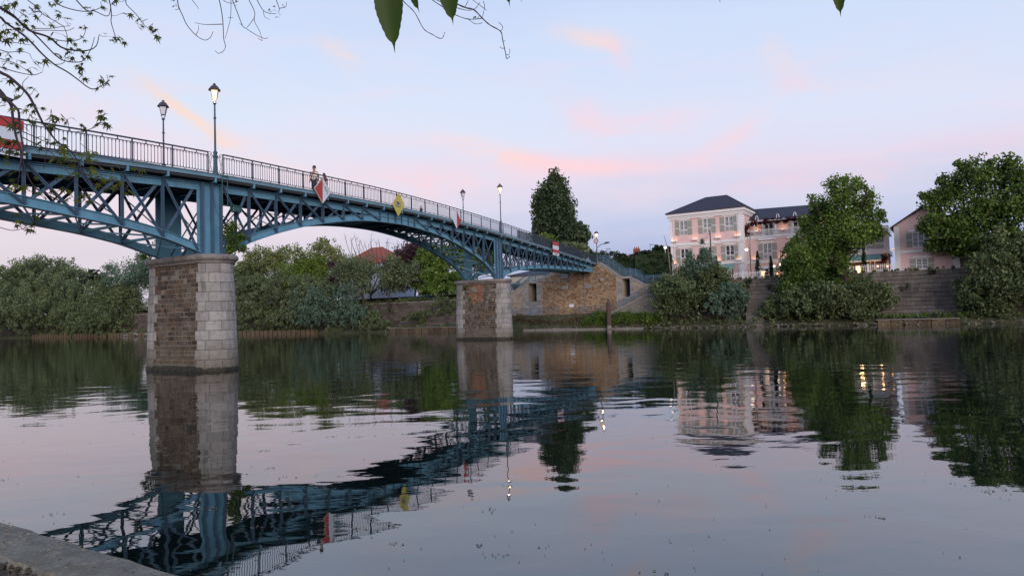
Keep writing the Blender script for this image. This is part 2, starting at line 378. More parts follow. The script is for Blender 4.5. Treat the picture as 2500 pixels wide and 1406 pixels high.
M['lamp'] = mat('lamp_paint', (0.045, 0.085, 0.105), 0.5, var=0.25, noise_scale=4)
M['lamp_roof'] = mat('lamp_roof', (0.060, 0.045, 0.058), 0.55, var=0.2, noise_scale=5)
M['pink'] = mat('pink_render', (0.72, 0.50, 0.465), 0.9, var=0.07, noise_scale=0.8, col2=(0.67, 0.455, 0.42))
M['white_trim'] = mat('white_trim', (0.76, 0.72, 0.70), 0.75, var=0.05, noise_scale=1.0)
M['shutter'] = mat('sage_shutter', (0.31, 0.305, 0.255), 0.65, var=0.06, noise_scale=2)
M['slate'] = mat('slate_roof', (0.040, 0.038, 0.052), 0.6, var=0.15, noise_scale=3)
M['curtain'] = mat('curtain', (0.60, 0.64, 0.61), 0.9, var=0.15, noise_scale=1.5, stretch=(3, 3, 0.2))
M['dark_in'] = mat('dark_interior', (0.025, 0.027, 0.03), 0.9)
M['awning'] = mat('green_awning', (0.19, 0.33, 0.27), 0.8, var=0.1, noise_scale=1.2)
M['vine'] = leafmat('vine_leaves', (0.055, 0.014, 0.022), (0.10, 0.022, 0.030), 0.15)
M['red_tile'] = mat('red_tiles', (0.30, 0.085, 0.055), 0.85, var=0.25, noise_scale=2.5)
M['white_wall'] = mat('white_house_wall', (0.50, 0.53, 0.60), 0.9, var=0.08, noise_scale=1)
M['cream_wall'] = mat('cream_wall', (0.42, 0.39, 0.33), 0.9, var=0.08, noise_scale=1)
M['bark'] = mat('bark', (0.060, 0.046, 0.038), 0.95, var=0.4, noise_scale=3, stretch=(2, 2, 0.5), bump=0.03, bump_scale=10)
M['twig'] = mat('twig_bark', (0.045, 0.034, 0.042), 0.8, var=0.25, noise_scale=20)
M['steel_rail'] = mat('handrail_blue', (0.060, 0.115, 0.165), 0.55, var=0.2, noise_scale=3)
M['skin'] = mat('skin', (0.30, 0.17, 0.12), 0.6); M['shirt'] = mat('pale_shirt', (0.62, 0.52, 0.46), 0.9); M['trouser'] = mat('dark_trousers', (0.03, 0.03, 0.045), 0.9)
M['hair'] = mat('dark_hair', (0.02, 0.015, 0.015), 0.7); M['black_top'] = mat('dark_top', (0.06, 0.04, 0.06), 0.9)
M['greenbox'] = mat('green_enamel', (0.028, 0.085, 0.085), 0.45, var=0.2, noise_scale=5)
M['bulb'] = emis('lamp_mantle', (1.0, 0.74, 0.40), 14.0)
M['warm_bulb'] = emis('warm_bulb', (1.0, 0.50, 0.18), 4.0)
M['white_globe'] = emis('white_globe', (1.0, 0.86, 0.72), 2.6)
def glass(name, col, rough=0.08, mixf=0.5, em=0.0):
    m = bpy.data.materials.new(name); m.use_nodes = True; q = N(m.node_tree); b = q.n['Principled BSDF']
    b.inputs['Base Color'].default_value = (*col, 1); b.inputs['Roughness'].default_value = rough; b.inputs['Specular IOR Level'].default_value = 0.6
    if em: b.inputs['Emission Color'].default_value = (1, 0.72, 0.38, 1); b.inputs['Emission Strength'].default_value = em
    tr = q.new('ShaderNodeBsdfTransparent'); mx = q.new('ShaderNodeMixShader'); mx.inputs[0].default_value = mixf
    q.l.new(tr.outputs[0], mx.inputs[1]); q.l.new(b.outputs[0], mx.inputs[2]); q.l.new(mx.outputs[0], q.n['Material Output'].inputs[0])
    return m
M['frost'] = glass('frosted_glass', (0.62, 0.63, 0.68), 0.3, 0.75)
M['frost_lit'] = glass('lit_frosted_glass', (0.75, 0.68, 0.58), 0.3, 0.55, 0.75)
M['pane'] = glass('window_glass', (0.10, 0.11, 0.13), 0.04, 0.22)
M['mesh_panel'] = glass('wire_mesh_infill', (0.05, 0.09, 0.10), 0.6, 0.55)
L = {}
L['maple'] = leafmat('maple_leaves', (0.055, 0.095, 0.022), (0.128, 0.192, 0.036))
L['lime'] = leafmat('lime_leaves', (0.074, 0.126, 0.025), (0.150, 0.220, 0.039))
L['poplar'] = leafmat('poplar_leaves', (0.040, 0.062, 0.031), (0.078, 0.109, 0.049))
L['willow'] = leafmat('willow_leaves', (0.097, 0.126, 0.061), (0.162, 0.191, 0.094))
L['blue'] = leafmat('blue_willow_leaves', (0.082, 0.133, 0.094), (0.130, 0.191, 0.133))
L['bush'] = leafmat('bush_leaves', (0.082, 0.110, 0.046), (0.149, 0.175, 0.078))
L['bright'] = leafmat('fresh_leaves', (0.083, 0.133, 0.016), (0.144, 0.189, 0.031))
L['pale'] = leafmat('pale_spring_leaves', (0.145, 0.172, 0.059), (0.224, 0.244, 0.099))
L['purple'] = leafmat('purple_leaves', (0.044, 0.021, 0.028), (0.076, 0.033, 0.041))
L['hedge'] = leafmat('hedge_leaves', (0.017, 0.032, 0.012), (0.036, 0.058, 0.020))
L['pine'] = leafmat('pine_needles', (0.024, 0.032, 0.026), (0.045, 0.053, 0.042))
L['dry'] = leafmat('dry_creeper', (0.105, 0.088, 0.050), (0.165, 0.140, 0.090))
L['near'] = leafmat('near_maple_leaf', (0.055, 0.075, 0.012), (0.12, 0.135, 0.025), 0.35, 3.0)
L['big'] = leafmat('near_big_leaf', (0.026, 0.052, 0.007), (0.042, 0.075, 0.009), 0.30, 12.0)

# water: a real dielectric surface over murky green water, broken by very low long ripples
wm = bpy.data.materials.new('river_water'); wm.use_nodes = True; q = N(wm.node_tree); b = q.n['Principled BSDF']
geo = q.new('ShaderNodeNewGeometry'); pos = geo.outputs['Position']
b.inputs['Base Color'].default_value = (0.005, 0.009, 0.007, 1); b.inputs['Roughness'].default_value = 0.0; b.inputs['IOR'].default_value = 2.2; b.inputs['Specular IOR Level'].default_value = 0.5; b.inputs['Specular Tint'].default_value = (0.88, 0.94, 1.0, 1)
patch = q.ramp(q.noise(q.mapping(pos, (0.020, 0.045, 1)), 1.0, 3, 0.5), [(0.38, 0.55), (0.62, 1.0)])
h1 = q.m('MULTIPLY', q.noise(q.mapping(pos, (0.55, 0.80, 1), (0, 0, 0.25)), 1.0, 1.0, 0.35, 0.4), 0.021)
h2 = q.m('MULTIPLY', q.noise(q.mapping(pos, (1.4, 2.6, 1), (0, 0, -0.2)), 1.0, 2.0, 0.5, 0.2), 0.0024)
h3 = q.m('MULTIPLY', q.noise(q.mapping(pos, (5.0, 11.0, 1), (0, 0, 0.1)), 1.0, 2.0, 0.5), 0.0003)
hh = q.m('MULTIPLY', q.m('ADD', q.m('ADD', h1, h2), h3), patch)
bp = q.new('ShaderNodeBump'); bp.inputs['Strength'].default_value = 1.0; bp.inputs['Distance'].default_value = 1.0
q.l.new(hh, bp.inputs['Height']); q.l.new(bp.outputs[0], b.inputs['Normal'])
M['water'] = wm

# ================================================================== LARGE STRUCTURE
def sheet(name, pts, m, kind='structure'):
    mb = MB(); mb.add(pts, [tuple(range(len(pts)))]); return tag(mb.build(name, m), kind=kind)
# river
wat = MB(); wat.add([G(-160, -400), G(-160, 700), G(78.5, 700), G(78.5, -400)], [(0, 1, 2, 3)])
o = wat.build('river_water', M['water'])
me = o.data
if me.polygons[0].normal.z < 0: me.flip_normals()
tag(o, kind='structure')
# river bed far below, the land behind
def grid(name, m, s_prof, ts, jitter=0.0, seed=1):
    rr = random.Random(seed); mb = MB(); rings = []
    for t in ts: rings.append([G(s+(rr.uniform(-1, 1)*jitter if 0 < i < len(s_prof)-1 else 0), t, z+(rr.uniform(-1, 1)*jitter*0.5 if 0 < i < len(s_prof)-2 else 0)) for i, (s, z) in enumerate(s_prof)])
    mb.sweep(rings, closed=False)
    o = mb.build(name, m, smooth=False); bm_ok = o.data
    return tag(o, kind='structure')
tsf = lambda a, b_, st: [a+i*st for i in range(int((b_-a)/st)+1)]
grid('far_bank_slope', M['grass'], [(77.7, -1.5), (77.75, 0.35), (79.0, 0.9), (80.5, 1.3), (83.6, 1.9), (84.5, 2.3)], [-400]+tsf(-130, -12, 1.5)+[-11.5], 0.22, 3)
grid('far_bank_slope', M['grass'], [(77.7, -1.5), (77.75, 0.35), (79.0, 0.7), (80.5, 1.2), (82.6, 1.5), (84.5, 2.3)], [15.2]+tsf(16, 240, 1.5)+[700], 0.2, 4)
grid('far_bank_slope', M['grass'], [(77.7, -1.5), (77.75, 0.45), (78.3, 1.2), (78.9, 2.35), (79.3, 2.5)], [-11.5]+tsf(-10, 14, 1.0)+[15.2], 0.12, 5)
sheet('riverside_path', [G(79.2, -11.5, 2.56), G(79.2, 15.2, 2.56), G(84, 15.2, 2.56), G(84, -11.5, 2.56)], M['concrete'])
sheet('street', [G(84.05, -400, 7.0), G(84.05, 700, 7.0), G(1500, 700, 7.0), G(1500, -400, 7.0)], M['street'])
# near bank: concrete kerb with earth behind it
ZL = 1.10
def raise_to(x, y, z): v = ray(x, y); k = (z-EYE)/v.z; return EYEP+v*k
pl = raise_to(0, 1264.6, ZL)
def NB(u, d, z): return Vector((pl.x, pl.y, 0)) + E*u - NN*d + Vector((0, 0, z))
rr = random.Random(5)
mb = MB(); rings = []
for i in range(0, 141):
    u = -14+i*0.2; j = lambda k=0.012: rr.uniform(-k, k)
    rings.append([NB(u, 0.02, -1.5), NB(u, 0.0+j(), ZL-0.06), NB(u, 0.03+j(), ZL-0.012+j(0.006)), NB(u, 0.2, ZL+j(0.006)), NB(u, 0.43+j(0.02), ZL+j(0.006)), NB(u, 0.46+j(0.03), ZL-0.05), NB(u, 0.5, -1.5)])
mb.sweep(rings, closed=True); o = mb.build('near_bank_kerb', M['near_concrete']); tag(o, kind='structure')
mb = MB(); rings = []
for i in range(0, 141):
    u = -14+i*0.2
    rings.append([NB(u, 0.44, ZL-0.08)]+[NB(u, 0.5+0.25*k, ZL-0.03+rr.uniform(-0.02, 0.03)) for k in range(12)]+[NB(u, 8, ZL+0.1), NB(u, 60, ZL+0.6)])
mb.sweep(rings, closed=False); tag(mb.build('near_bank_earth', M['dirt']), kind='structure')

# ================================================================== FOOTBRIDGE
zr = smooth_tab([(-22, 11.1), (-10.9, 11.94), (-8.26, 12.15), (-5.75, 12.32), (-3.26, 12.50), (-0.22, 12.68), (3.34, 12.83), (5.93, 12.93), (8.46, 13.03), (13.26, 13.22), (18.15, 13.36), (23.65, 13.42), (28.68, 13.43), (36.33, 13.37), (41.89, 13.25), (52.8, 12.95), (60.54, 12.74), (72.8, 12.33), (80, 12.10)], 2.0)
zrail = lambda s: zr(s)-0.04
zdeck = lambda s: zr(s)-1.30           # top of the edge beam
ztc = lambda s: zr(s)-1.80             # top of the upper chord
TCH = 0.42
zb1 = smooth_tab([(-44, 7.2), (-40, 7.6), (-34, 8.1), (-28, 8.35), (-20, 8.45), (-14, 8.3), (-10.8, 8.18), (-8.43, 7.98), (-5.95, 7.78), (-3.42, 7.42), (-0.9, 6.78)], 0.5)
zb2 = smooth_tab([(0.6, 6.66), (1.51, 7.03), (2.99, 7.71), (5.59, 8.56), (8.03, 9.22), (10.43, 9.73), (12.8, 10.16), (15.26, 10.48), (17.65, 10.66), (20.95, 10.78), (23.22, 10.75), (25.67, 10.62), (28.19, 10.40), (30.63, 10.06), (33.23, 9.56), (35.74, 8.95), (37.82, 8.35), (39.4, 7.65), (40.8, 6.72)], 0.5)
zb3 = smooth_tab([(42.4, 6.8), (43.11, 7.25), (45.73, 7.85), (48.59, 8.22), (51.56, 8.5), (58.13, 8.88), (67.68, 9.16), (80, 9.30)], 0.4)
BCH = 0.46
S0 = -33.0
def zb(s): return zb1(s) if s < 0 else (zb2(s) if s < 41.5 else zb3(s))
brg = thing('footbridge', G(0, 0, 0), 'blue riveted iron footbridge with shallow arched lattice girders on two stone piers', 'bridge')
def T(s, t, z): return G(s, t, z)
v1_ = [-3.39-2.44*k for k in range(0, 12)][::-1]; v2_ = [2.99+2.437*k for k in range(7)]; v2b = [23.12+2.437*k for k in range(7)]; v3_ = [45.05+2.69*k for k in range(12)]
bays = []
sp1 = v1_+[-1.02]; bays += list(zip(sp1[:-1], sp1[1:]))
sp2 = [0.80]+v2_; bays += list(zip(sp2[:-1], sp2[1:]))
sp2b = v2b+[40.62]; bays += list(zip(sp2b[:-1], sp2b[1:]))
sp3 = [42.55]+v3_; bays += list(zip(sp3[:-1], sp3[1:]))
NS = -E.normalized()                   # outward direction of the near girder is -E
for t0, sg in ((0.0, -1), (4.2, 1)):   # near and far girder; sg: outward
    # chords
    for nm, zf, h, a, b_ in (('upper_chord', ztc, TCH, S0, 80.0), ):
        web = MB(); fl = MB(); ss = [a+(b_-a)*i/110 for i in range(111)]
        web.sweep([[T(s, t0+sg*0.03, zf(s)-h), T(s, t0-sg*0.03, zf(s)-h), T(s, t0-sg*0.03, zf(s)), T(s, t0+sg*0.03, zf(s))] for s in ss])
        o = web.build(nm, M['paint'], brg)
        fl.sweep([[T(s, t0+0.16, zf(s)+0.004), T(s, t0-0.16, zf(s)+0.004), T(s, t0-0.16, zf(s)+0.035), T(s, t0+0.16, zf(s)+0.035)] for s in ss])
        fl.sweep([[T(s, t0+sg*0.10, zf(s)-0.09), T(s, t0+sg*0.032, zf(s)-0.09), T(s, t0+sg*0.032, zf(s)-0.06), T(s, t0+sg*0.10, zf(s)-0.06)] for s in ss])
        fl.build('flange', M['paint'], o)
    for zf, a, b_ in ((zb1, S0, -0.8), (zb2, 0.6, 40.8), (zb3, 42.4, 80.0)):
        n = max(20, int((b_-a)/0.6)); ss = [a+(b_-a)*i/n for i in range(n+1)]
        web = MB().sweep([[T(s, t0+sg*0.03, zf(s)+0.02), T(s, t0-sg*0.03, zf(s)+0.02), T(s, t0-sg*0.03, zf(s)+BCH), T(s, t0+sg*0.03, zf(s)+BCH)] for s in ss])
        o = web.build('arched_chord', M['paint'], brg)
        fl = MB().sweep([[T(s, t0+0.20, zf(s)-0.02), T(s, t0-0.20, zf(s)-0.02), T(s, t0-0.20, zf(s)+0.016), T(s, t0+0.20, zf(s)+0.016)] for s in ss])
        fl.sweep([[T(s, t0+sg*0.11, zf(s)+BCH-0.03), T(s, t0+sg*0.032, zf(s)+BCH-0.03), T(s, t0+sg*0.032, zf(s)+BCH), T(s, t0+sg*0.11, zf(s)+BCH)] for s in ss])
        fl.build('flange', M['paint'], o)
    # verticals
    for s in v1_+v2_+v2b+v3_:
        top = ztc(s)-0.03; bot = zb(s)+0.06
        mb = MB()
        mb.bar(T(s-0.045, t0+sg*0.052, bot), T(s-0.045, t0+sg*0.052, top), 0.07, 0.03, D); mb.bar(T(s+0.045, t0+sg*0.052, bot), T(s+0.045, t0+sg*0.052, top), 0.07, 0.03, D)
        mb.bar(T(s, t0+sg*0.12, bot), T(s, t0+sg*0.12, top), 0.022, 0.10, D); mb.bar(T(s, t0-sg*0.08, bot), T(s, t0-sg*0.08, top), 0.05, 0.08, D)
        mb.build('girder_post', M['paint_shaded'], brg)
    # diagonals, each bay an X
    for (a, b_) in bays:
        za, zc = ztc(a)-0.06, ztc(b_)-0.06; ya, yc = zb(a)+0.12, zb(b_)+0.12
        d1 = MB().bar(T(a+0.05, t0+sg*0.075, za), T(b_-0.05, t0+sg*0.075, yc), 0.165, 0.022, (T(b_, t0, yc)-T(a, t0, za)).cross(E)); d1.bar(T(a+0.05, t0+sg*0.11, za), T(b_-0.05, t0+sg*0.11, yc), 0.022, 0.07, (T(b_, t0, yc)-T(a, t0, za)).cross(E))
        d1.build('diagonal', M['paint_shaded'], brg)
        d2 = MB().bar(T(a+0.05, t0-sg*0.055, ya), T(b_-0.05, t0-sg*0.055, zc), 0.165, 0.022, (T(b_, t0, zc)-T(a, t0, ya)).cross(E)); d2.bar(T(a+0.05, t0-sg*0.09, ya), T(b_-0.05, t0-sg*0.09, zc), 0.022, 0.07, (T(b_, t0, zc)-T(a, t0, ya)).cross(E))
        d2.build('diagonal', M['paint_shaded'], brg)
    # solid crown plate with stiffeners, end plate at the abutment
    for (a, b_) in ((17.62, 23.12), (76.6, 80.0)):
        ss = [a+(b_-a)*i/8 for i in range(9)]
        o = MB().sweep([[T(s, t0+sg*0.026, zb(s)+0.04), T(s, t0-sg*0.026, zb(s)+0.04), T(s, t0-sg*0.026, ztc(s)-0.03), T(s, t0+sg*0.026, ztc(s)-0.03)] for s in ss]).build('web_plate', M['paint'], brg)
        if a < 30:
            for s in (17.62, 18.86, 20.0, 21.0, 22.08, 23.12):
                MB().bar(T(s, t0+sg*0.08, zb(s)+0.05), T(s, t0+sg*0.08, ztc(s)-0.04), 0.09, 0.1, D).build('stiffener', M['paint_shaded'], o)
    # wide column plates above the piers
    for (a, b_) in ((-1.04, 0.82), (40.62, 42.55)):
        zc = 6.66 if a < 5 else 6.80
        col = MB().hexa([T(a, t0+sg*0.035, zc), T(b_, t0+sg*0.035, zc), T(b_, t0-sg*0.05, zc), T(a, t0-sg*0.05, zc), T(a, t0+sg*0.035, ztc(a)), T(b_, t0+sg*0.035, ztc(b_)), T(b_, t0-sg*0.05, ztc(b_)), T(a, t0-sg*0.05, ztc(a))])
        o = col.build('pier_column', M['paint'], brg)
        for k in ((0.13, 0.53, 0.9)):
            s = a+(b_-a)*k; MB().bar(T(s, t0+sg*0.13, zc+0.01), T(s, t0+sg*0.13, ztc(s)-0.01), 0.11, 0.19, D).build('stiffener', M['paint_shaded'], o)
        bp_ = MB(); bp_.box(T, a-0.1, b_+0.1, t0-0.3, t0+0.3, zc-0.06, zc+0.03); bp_.build('bearing_plate', M['paint_shaded'], brg)
        rv = MB()
        for zz in (zc+0.9, zc+2.9, ztc(0.5*(a+b_))-0.9):
            for r_ in range(5):
                for c_ in range(13):
                    s = a+0.08+(b_-a-0.16)*c_/12; p = T(s, t0+sg*0.036, zz+r_*0.12); rv.box(lambda x, y, z: p+D*x+E*(sg*y)+Vector((0, 0, z)), -0.018, 0.018, 0, 0.016, -0.018, 0.018)
        tag(rv.build('rivet_heads', M['paint'], brg), kind='stuff')
    # splice plates with rivets along the chords
    rv = MB()
    for s in [-18.2, -13.1, -7.2, -2.6, 1.6, 4.9, 8.9, 13.9, 25.8, 31.0, 36.2, 47.0, 55.0, 63.0, 71.0]:
        for zf, dz in ((ztc, -TCH+0.06), (zb, 0.08)):
            for r_ in range(3):
                for c_ in range(5):
                    ss_ = s+c_*0.10; p = T(ss_, t0+sg*0.032, zf(ss_)+dz+r_*0.12); rv.box(lambda x, y, z: p+D*x+E*(sg*y)+Vector((0, 0, z)), -0.016, 0.016, 0, 0.014, -0.016, 0.016)
    s = -30.0
    while s < 79:
        if not (-1.1 < s < 0.9 or 40.5 < s < 42.6):
            for zz in (zb(s)+0.06,): p = T(s, t0+sg*0.032, zz); rv.box(lambda x, y, z: p+D*x+E*(sg*y)+Vector((0, 0, z)), -0.018, 0.018, 0, 0.016, -0.018, 0.018)
        s += 0.16
    tag(rv.build('rivet_heads', M['paint'], brg), kind='stuff')
# deck, edge beams and cross beams
DN, DF = -0.62, 4.82
ss = [S0+(81.5-S0)*i/130 for i in range(131)]
MB().sweep([[T(s, DN+0.05, zdeck(s)-0.36), T(s, DF-0.05, zdeck(s)-0.36), T(s, DF-0.05, zdeck(s)-0.02), T(s, DN+0.05, zdeck(s)-0.02)] for s in ss]).build('deck', M['deck'], brg)
for tt, sg in ((DN, -1), (DF, 1)):
    o = MB().sweep([[T(s, tt, zdeck(s)-0.20), T(s, tt-sg*0.05, zdeck(s)-0.20), T(s, tt-sg*0.05, zdeck(s)), T(s, tt, zdeck(s))] for s in ss]).build('edge_beam', M['fascia'], brg)
    MB().sweep([[T(s, tt+sg*0.05, zdeck(s)+0.002), T(s, tt-sg*0.16, zdeck(s)+0.002), T(s, tt-sg*0.16, zdeck(s)+0.035), T(s, tt+sg*0.05, zdeck(s)+0.035)] for s in ss]).build('lip', M['fascia'], o)
allv = v1_+[-0.1]+v2_+[20.4]+v2b+[41.6]+v3_+[77.5]
for i, s in enumerate(allv):
    MB().box(T, s-0.07, s+0.07, 0.05, 4.15, ztc(s)-0.36, ztc(s)+0.10).build('cross_beam', M['paint_shaded'], brg)
    MB().bar(T(s, 0.1, zb(s)+0.10), T(s, 4.1, zb(s)+0.10), 0.13, 0.13).build('cross_strut', M['paint'], brg)
    # curled bracket under the edge beam on either side
    for tt, sg in ((DN, -1), (DF, 1)):
        mb = MB(); z0 = zdeck(s)-0.20; a = []
        for k in range(9):
            an = -math.pi*0.5+math.pi*1.55*k/8; a.append(T(s, tt-sg*0.10-sg*0.0+sg*0.10*math.cos(an)*0.9, z0-0.13+0.11*math.sin(an)))
        mb.tube(a, 0.03, 5); mb.lathe(T(s, tt-sg*0.10, z0-0.17), [(0.02, 0), (0.055, 0.02), (0.055, 0.08), (0.02, 0.1)], 8)
        mb.bar(T(s, tt-sg*0.05, z0-0.02), T(s, tt-sg*0.60, z0-0.30), 0.10, 0.09, D)
        mb.box(T, s-0.07, s+0.07, tt-sg*0.02 if sg > 0 else tt+0.02, tt-sg*0.22, z0-0.27, z0)
        mb.build('bracket', M['paint'], brg)
# wind bracing between the arched chords and sway bracing
for (a, b_) in bays:
    x1 = MB(); x1.bar(T(a, 0.1, zb(a)+0.06), T(b_, 4.1, zb(b_)+0.06), 0.09, 0.05); x1.build('wind_brace', M['paint'], brg)
    x2 = MB(); x2.bar(T(a, 4.1, zb(a)+0.12), T(b_, 0.1, zb(b_)+0.12), 0.09, 0.05); x2.build('wind_brace', M['paint'], brg)
for s in [v for v in allv if not 12 < v < 28]:
    h0, h1_ = zb(s)+0.4, ztc(s)-0.5
    if h1_-h0 > 0.7:
        mb = MB(); mb.bar(T(s, 0.12, h0), T(s, 4.08, h1_), 0.06, 0.05, D); mb.build('sway_brace', M['paint_shaded'], brg)
        mb = MB(); mb.bar(T(s+0.06, 4.08, h0), T(s+0.06, 0.12, h1_), 0.06, 0.05, D); mb.build('sway_brace', M['paint_shaded'], brg)
# railings
bal_me = MB()
def I_(x, y, z): return Vector((x, y, z))
bal_me.lathe((0, 0, 0), [(0.028, 0), (0.028, 0.05), (0.018, 0.075), (0.016, 0.70), (0.018, 0.80), (0.030, 0.84), (0.016, 0.87), (0.014, 0.93)], 5)
bal_o = bal_me.build('baluster', M['rail']); bal_mesh = bal_o.data; bpy.data.objects.remove(bal_o)
runs = [(S0+0.3, -0.62), (0.50, 41.1), (42.15, 81.3)]
for tt, nm in ((DN+0.08, 'near'), (DF-0.08, 'far')):
    rl = MB(); posts = MB(); arcs = MB(); bals = []
    for (a, b_) in runs:
        n = max(2, int((b_-a)/0.8)); sl = [a+(b_-a)*i/n for i in range(n+1)]
        rl.sweep([[T(s, tt-0.04, zrail(s)-0.035), T(s, tt+0.04, zrail(s)-0.035), T(s, tt+0.035, zrail(s)+0.035), T(s, tt-0.035, zrail(s)+0.035)] for s in sl])
        rl.sweep([[T(s, tt-0.016, zrail(s)-0.195), T(s, tt+0.016, zrail(s)-0.195), T(s, tt+0.016, zrail(s)-0.16), T(s, tt-0.016, zrail(s)-0.16)] for s in sl])
        rl.sweep([[T(s, tt-0.02, zrail(s)-1.13), T(s, tt+0.02, zrail(s)-1.13), T(s, tt+0.02, zrail(s)-1.10), T(s, tt-0.02, zrail(s)-1.10)] for s in sl])
        rl.sweep([[T(s, tt-0.012, zrail(s)-1.20), T(s, tt+0.012, zrail(s)-1.20), T(s, tt+0.012, zrail(s)-1.185), T(s, tt-0.012, zrail(s)-1.185)] for s in sl])
        nb = max(1, round((b_-a)/2.44)); pl_ = (b_-a)/nb
        for k in range(nb+1):
            s = a+k*pl_
            p = MB().bar(T(s, tt, zdeck(s)), T(s, tt, zrail(s)-0.02), 0.055, 0.055, D); p.lathe(T(s, tt, zrail(s)-0.22), [(0.02, 0), (0.045, 0.02), (0.045, 0.06), (0.02, 0.08)], 6)
            p.build('railing_post', M['rail'], brg)
            if k == nb: break
            for j in range(12):
                sj = s+pl_*(j+0.5)/12; bals.append(sj)
                za = zrail(sj)-0.27; r_ = pl_/24
                for (dx, sgx) in (((pl_/24, 1),) if sj < 21 else ()):
                    pts = [T(sj-r_+0.004+2*(r_-0.004)*(0.5-0.5*math.cos(math.pi*m_/4)), tt, za+(r_-0.004)*0.9*math.sin(math.pi*m_/4)) for m_ in range(5)]
                arcs.tube([p_+D*r_ for p_ in pts], 0.008, 3, False)
                if j % 4 == 3 and j < 11:
                    s3 = s+pl_*(j+1)/12; arcs.bar(T(s3, tt, zrail(s3)-0.17), T(s3, tt, zrail(s3)-0.02), 0.03, 0.03, D)
                    arcs.bar(T(s3, tt, zdeck(s3)+0.03), T(s3, tt, zrail(s3)-1.12), 0.03, 0.03, D)
                    for q_ in (-1, 1): arcs.bar(T(s3, tt, zrail(s3)-0.06), T(s3+q_*0.07, tt, zrail(s3)-0.02), 0.02, 0.025, D); arcs.bar(T(s3, tt, zrail(s3)-0.12), T(s3+q_*0.07, tt, zrail(s3)-0.165), 0.02, 0.02, D)
    ro = rl.build('railing_bars', M['rail'], brg)
    tag(arcs.build('railing_arcading', M['rail'], brg), kind='stuff')
    vis = sorted([s for s in bals if s > -12.5]); keep = vis[:298] if nm == 'near' else []
    for s in keep: inst(bal_mesh, 'baluster', T(s, tt, zrail(s)-1.10), ro)
    st = MB()
    for s in bals:
        if s in set(keep): continue
        p = T(s, tt, zrail(s)-1.10); st.lathe(p, [(0.026, 0), (0.017, 0.06), (0.017, 0.80), (0.026, 0.84), (0.015, 0.9)], 4)
    tag(st.build('balusters', M['rail'], brg), kind='stuff')
    # scrollwork ends either side of each lamp
    for s0 in (-0.06, 41.62):
        for sg in (-1, 1):
            e0 = s0+sg*0.54; mb = MB()
            def cr(du, dz): return T(s0+sg*du, tt, zrail(s0)+dz)
            mb.tube(smooth_line([cr(0.54, 0.0), cr(0.36, -0.01), cr(0.30, -0.10), cr(0.36, -0.20), cr(0.42, -0.14), cr(0.38, -0.10)], 3), 0.018, 4)
            mb.tube(smooth_line([cr(0.20, -0.30), cr(0.17, -0.20), cr(0.26, -0.18), cr(0.30, -0.34), cr(0.42, -0.80), cr(0.44, -1.10), cr(0.36, -1.16), cr(0.30, -1.08)], 3), 0.016, 4)
            mb.tube(smooth_line([cr(0.50, -0.28), cr(0.42, -0.36), cr(0.46, -0.60), cr(0.30, -1.0), cr(0.18, -1.12), cr(0.12, -1.02), cr(0.20, -0.98)], 3), 0.016, 4)
            mb.tube([cr(0.12, -1.14), cr(0.54, -1.14)], 0.018, 4)
            mb.build('railing_scroll', M['rail'], brg)
# wire mesh infill on the last span
sl = [46.5+i*1.0 for i in range(27)]
for a, b_ in zip(sl[:-1:1], sl[1::1]):
    MB().hexa([T(a+.02, DN+0.13, zdeck(a)+0.12), T(b_-.02, DN+0.13, zdeck(b_)+0.12), T(b_-.02, DN+0.145, zdeck(b_)+0.12), T(a+.02, DN+0.145, zdeck(a)+0.12), T(a+.02, DN+0.13, zrail(a)-0.2), T(b_-.02, DN+0.13, zrail(b_)-0.2), T(b_-.02, DN+0.145, zrail(b_)-0.2), T(a+.02, DN+0.145, zrail(a)-0.2)]).build('mesh_panel', M['mesh_panel'], brg)

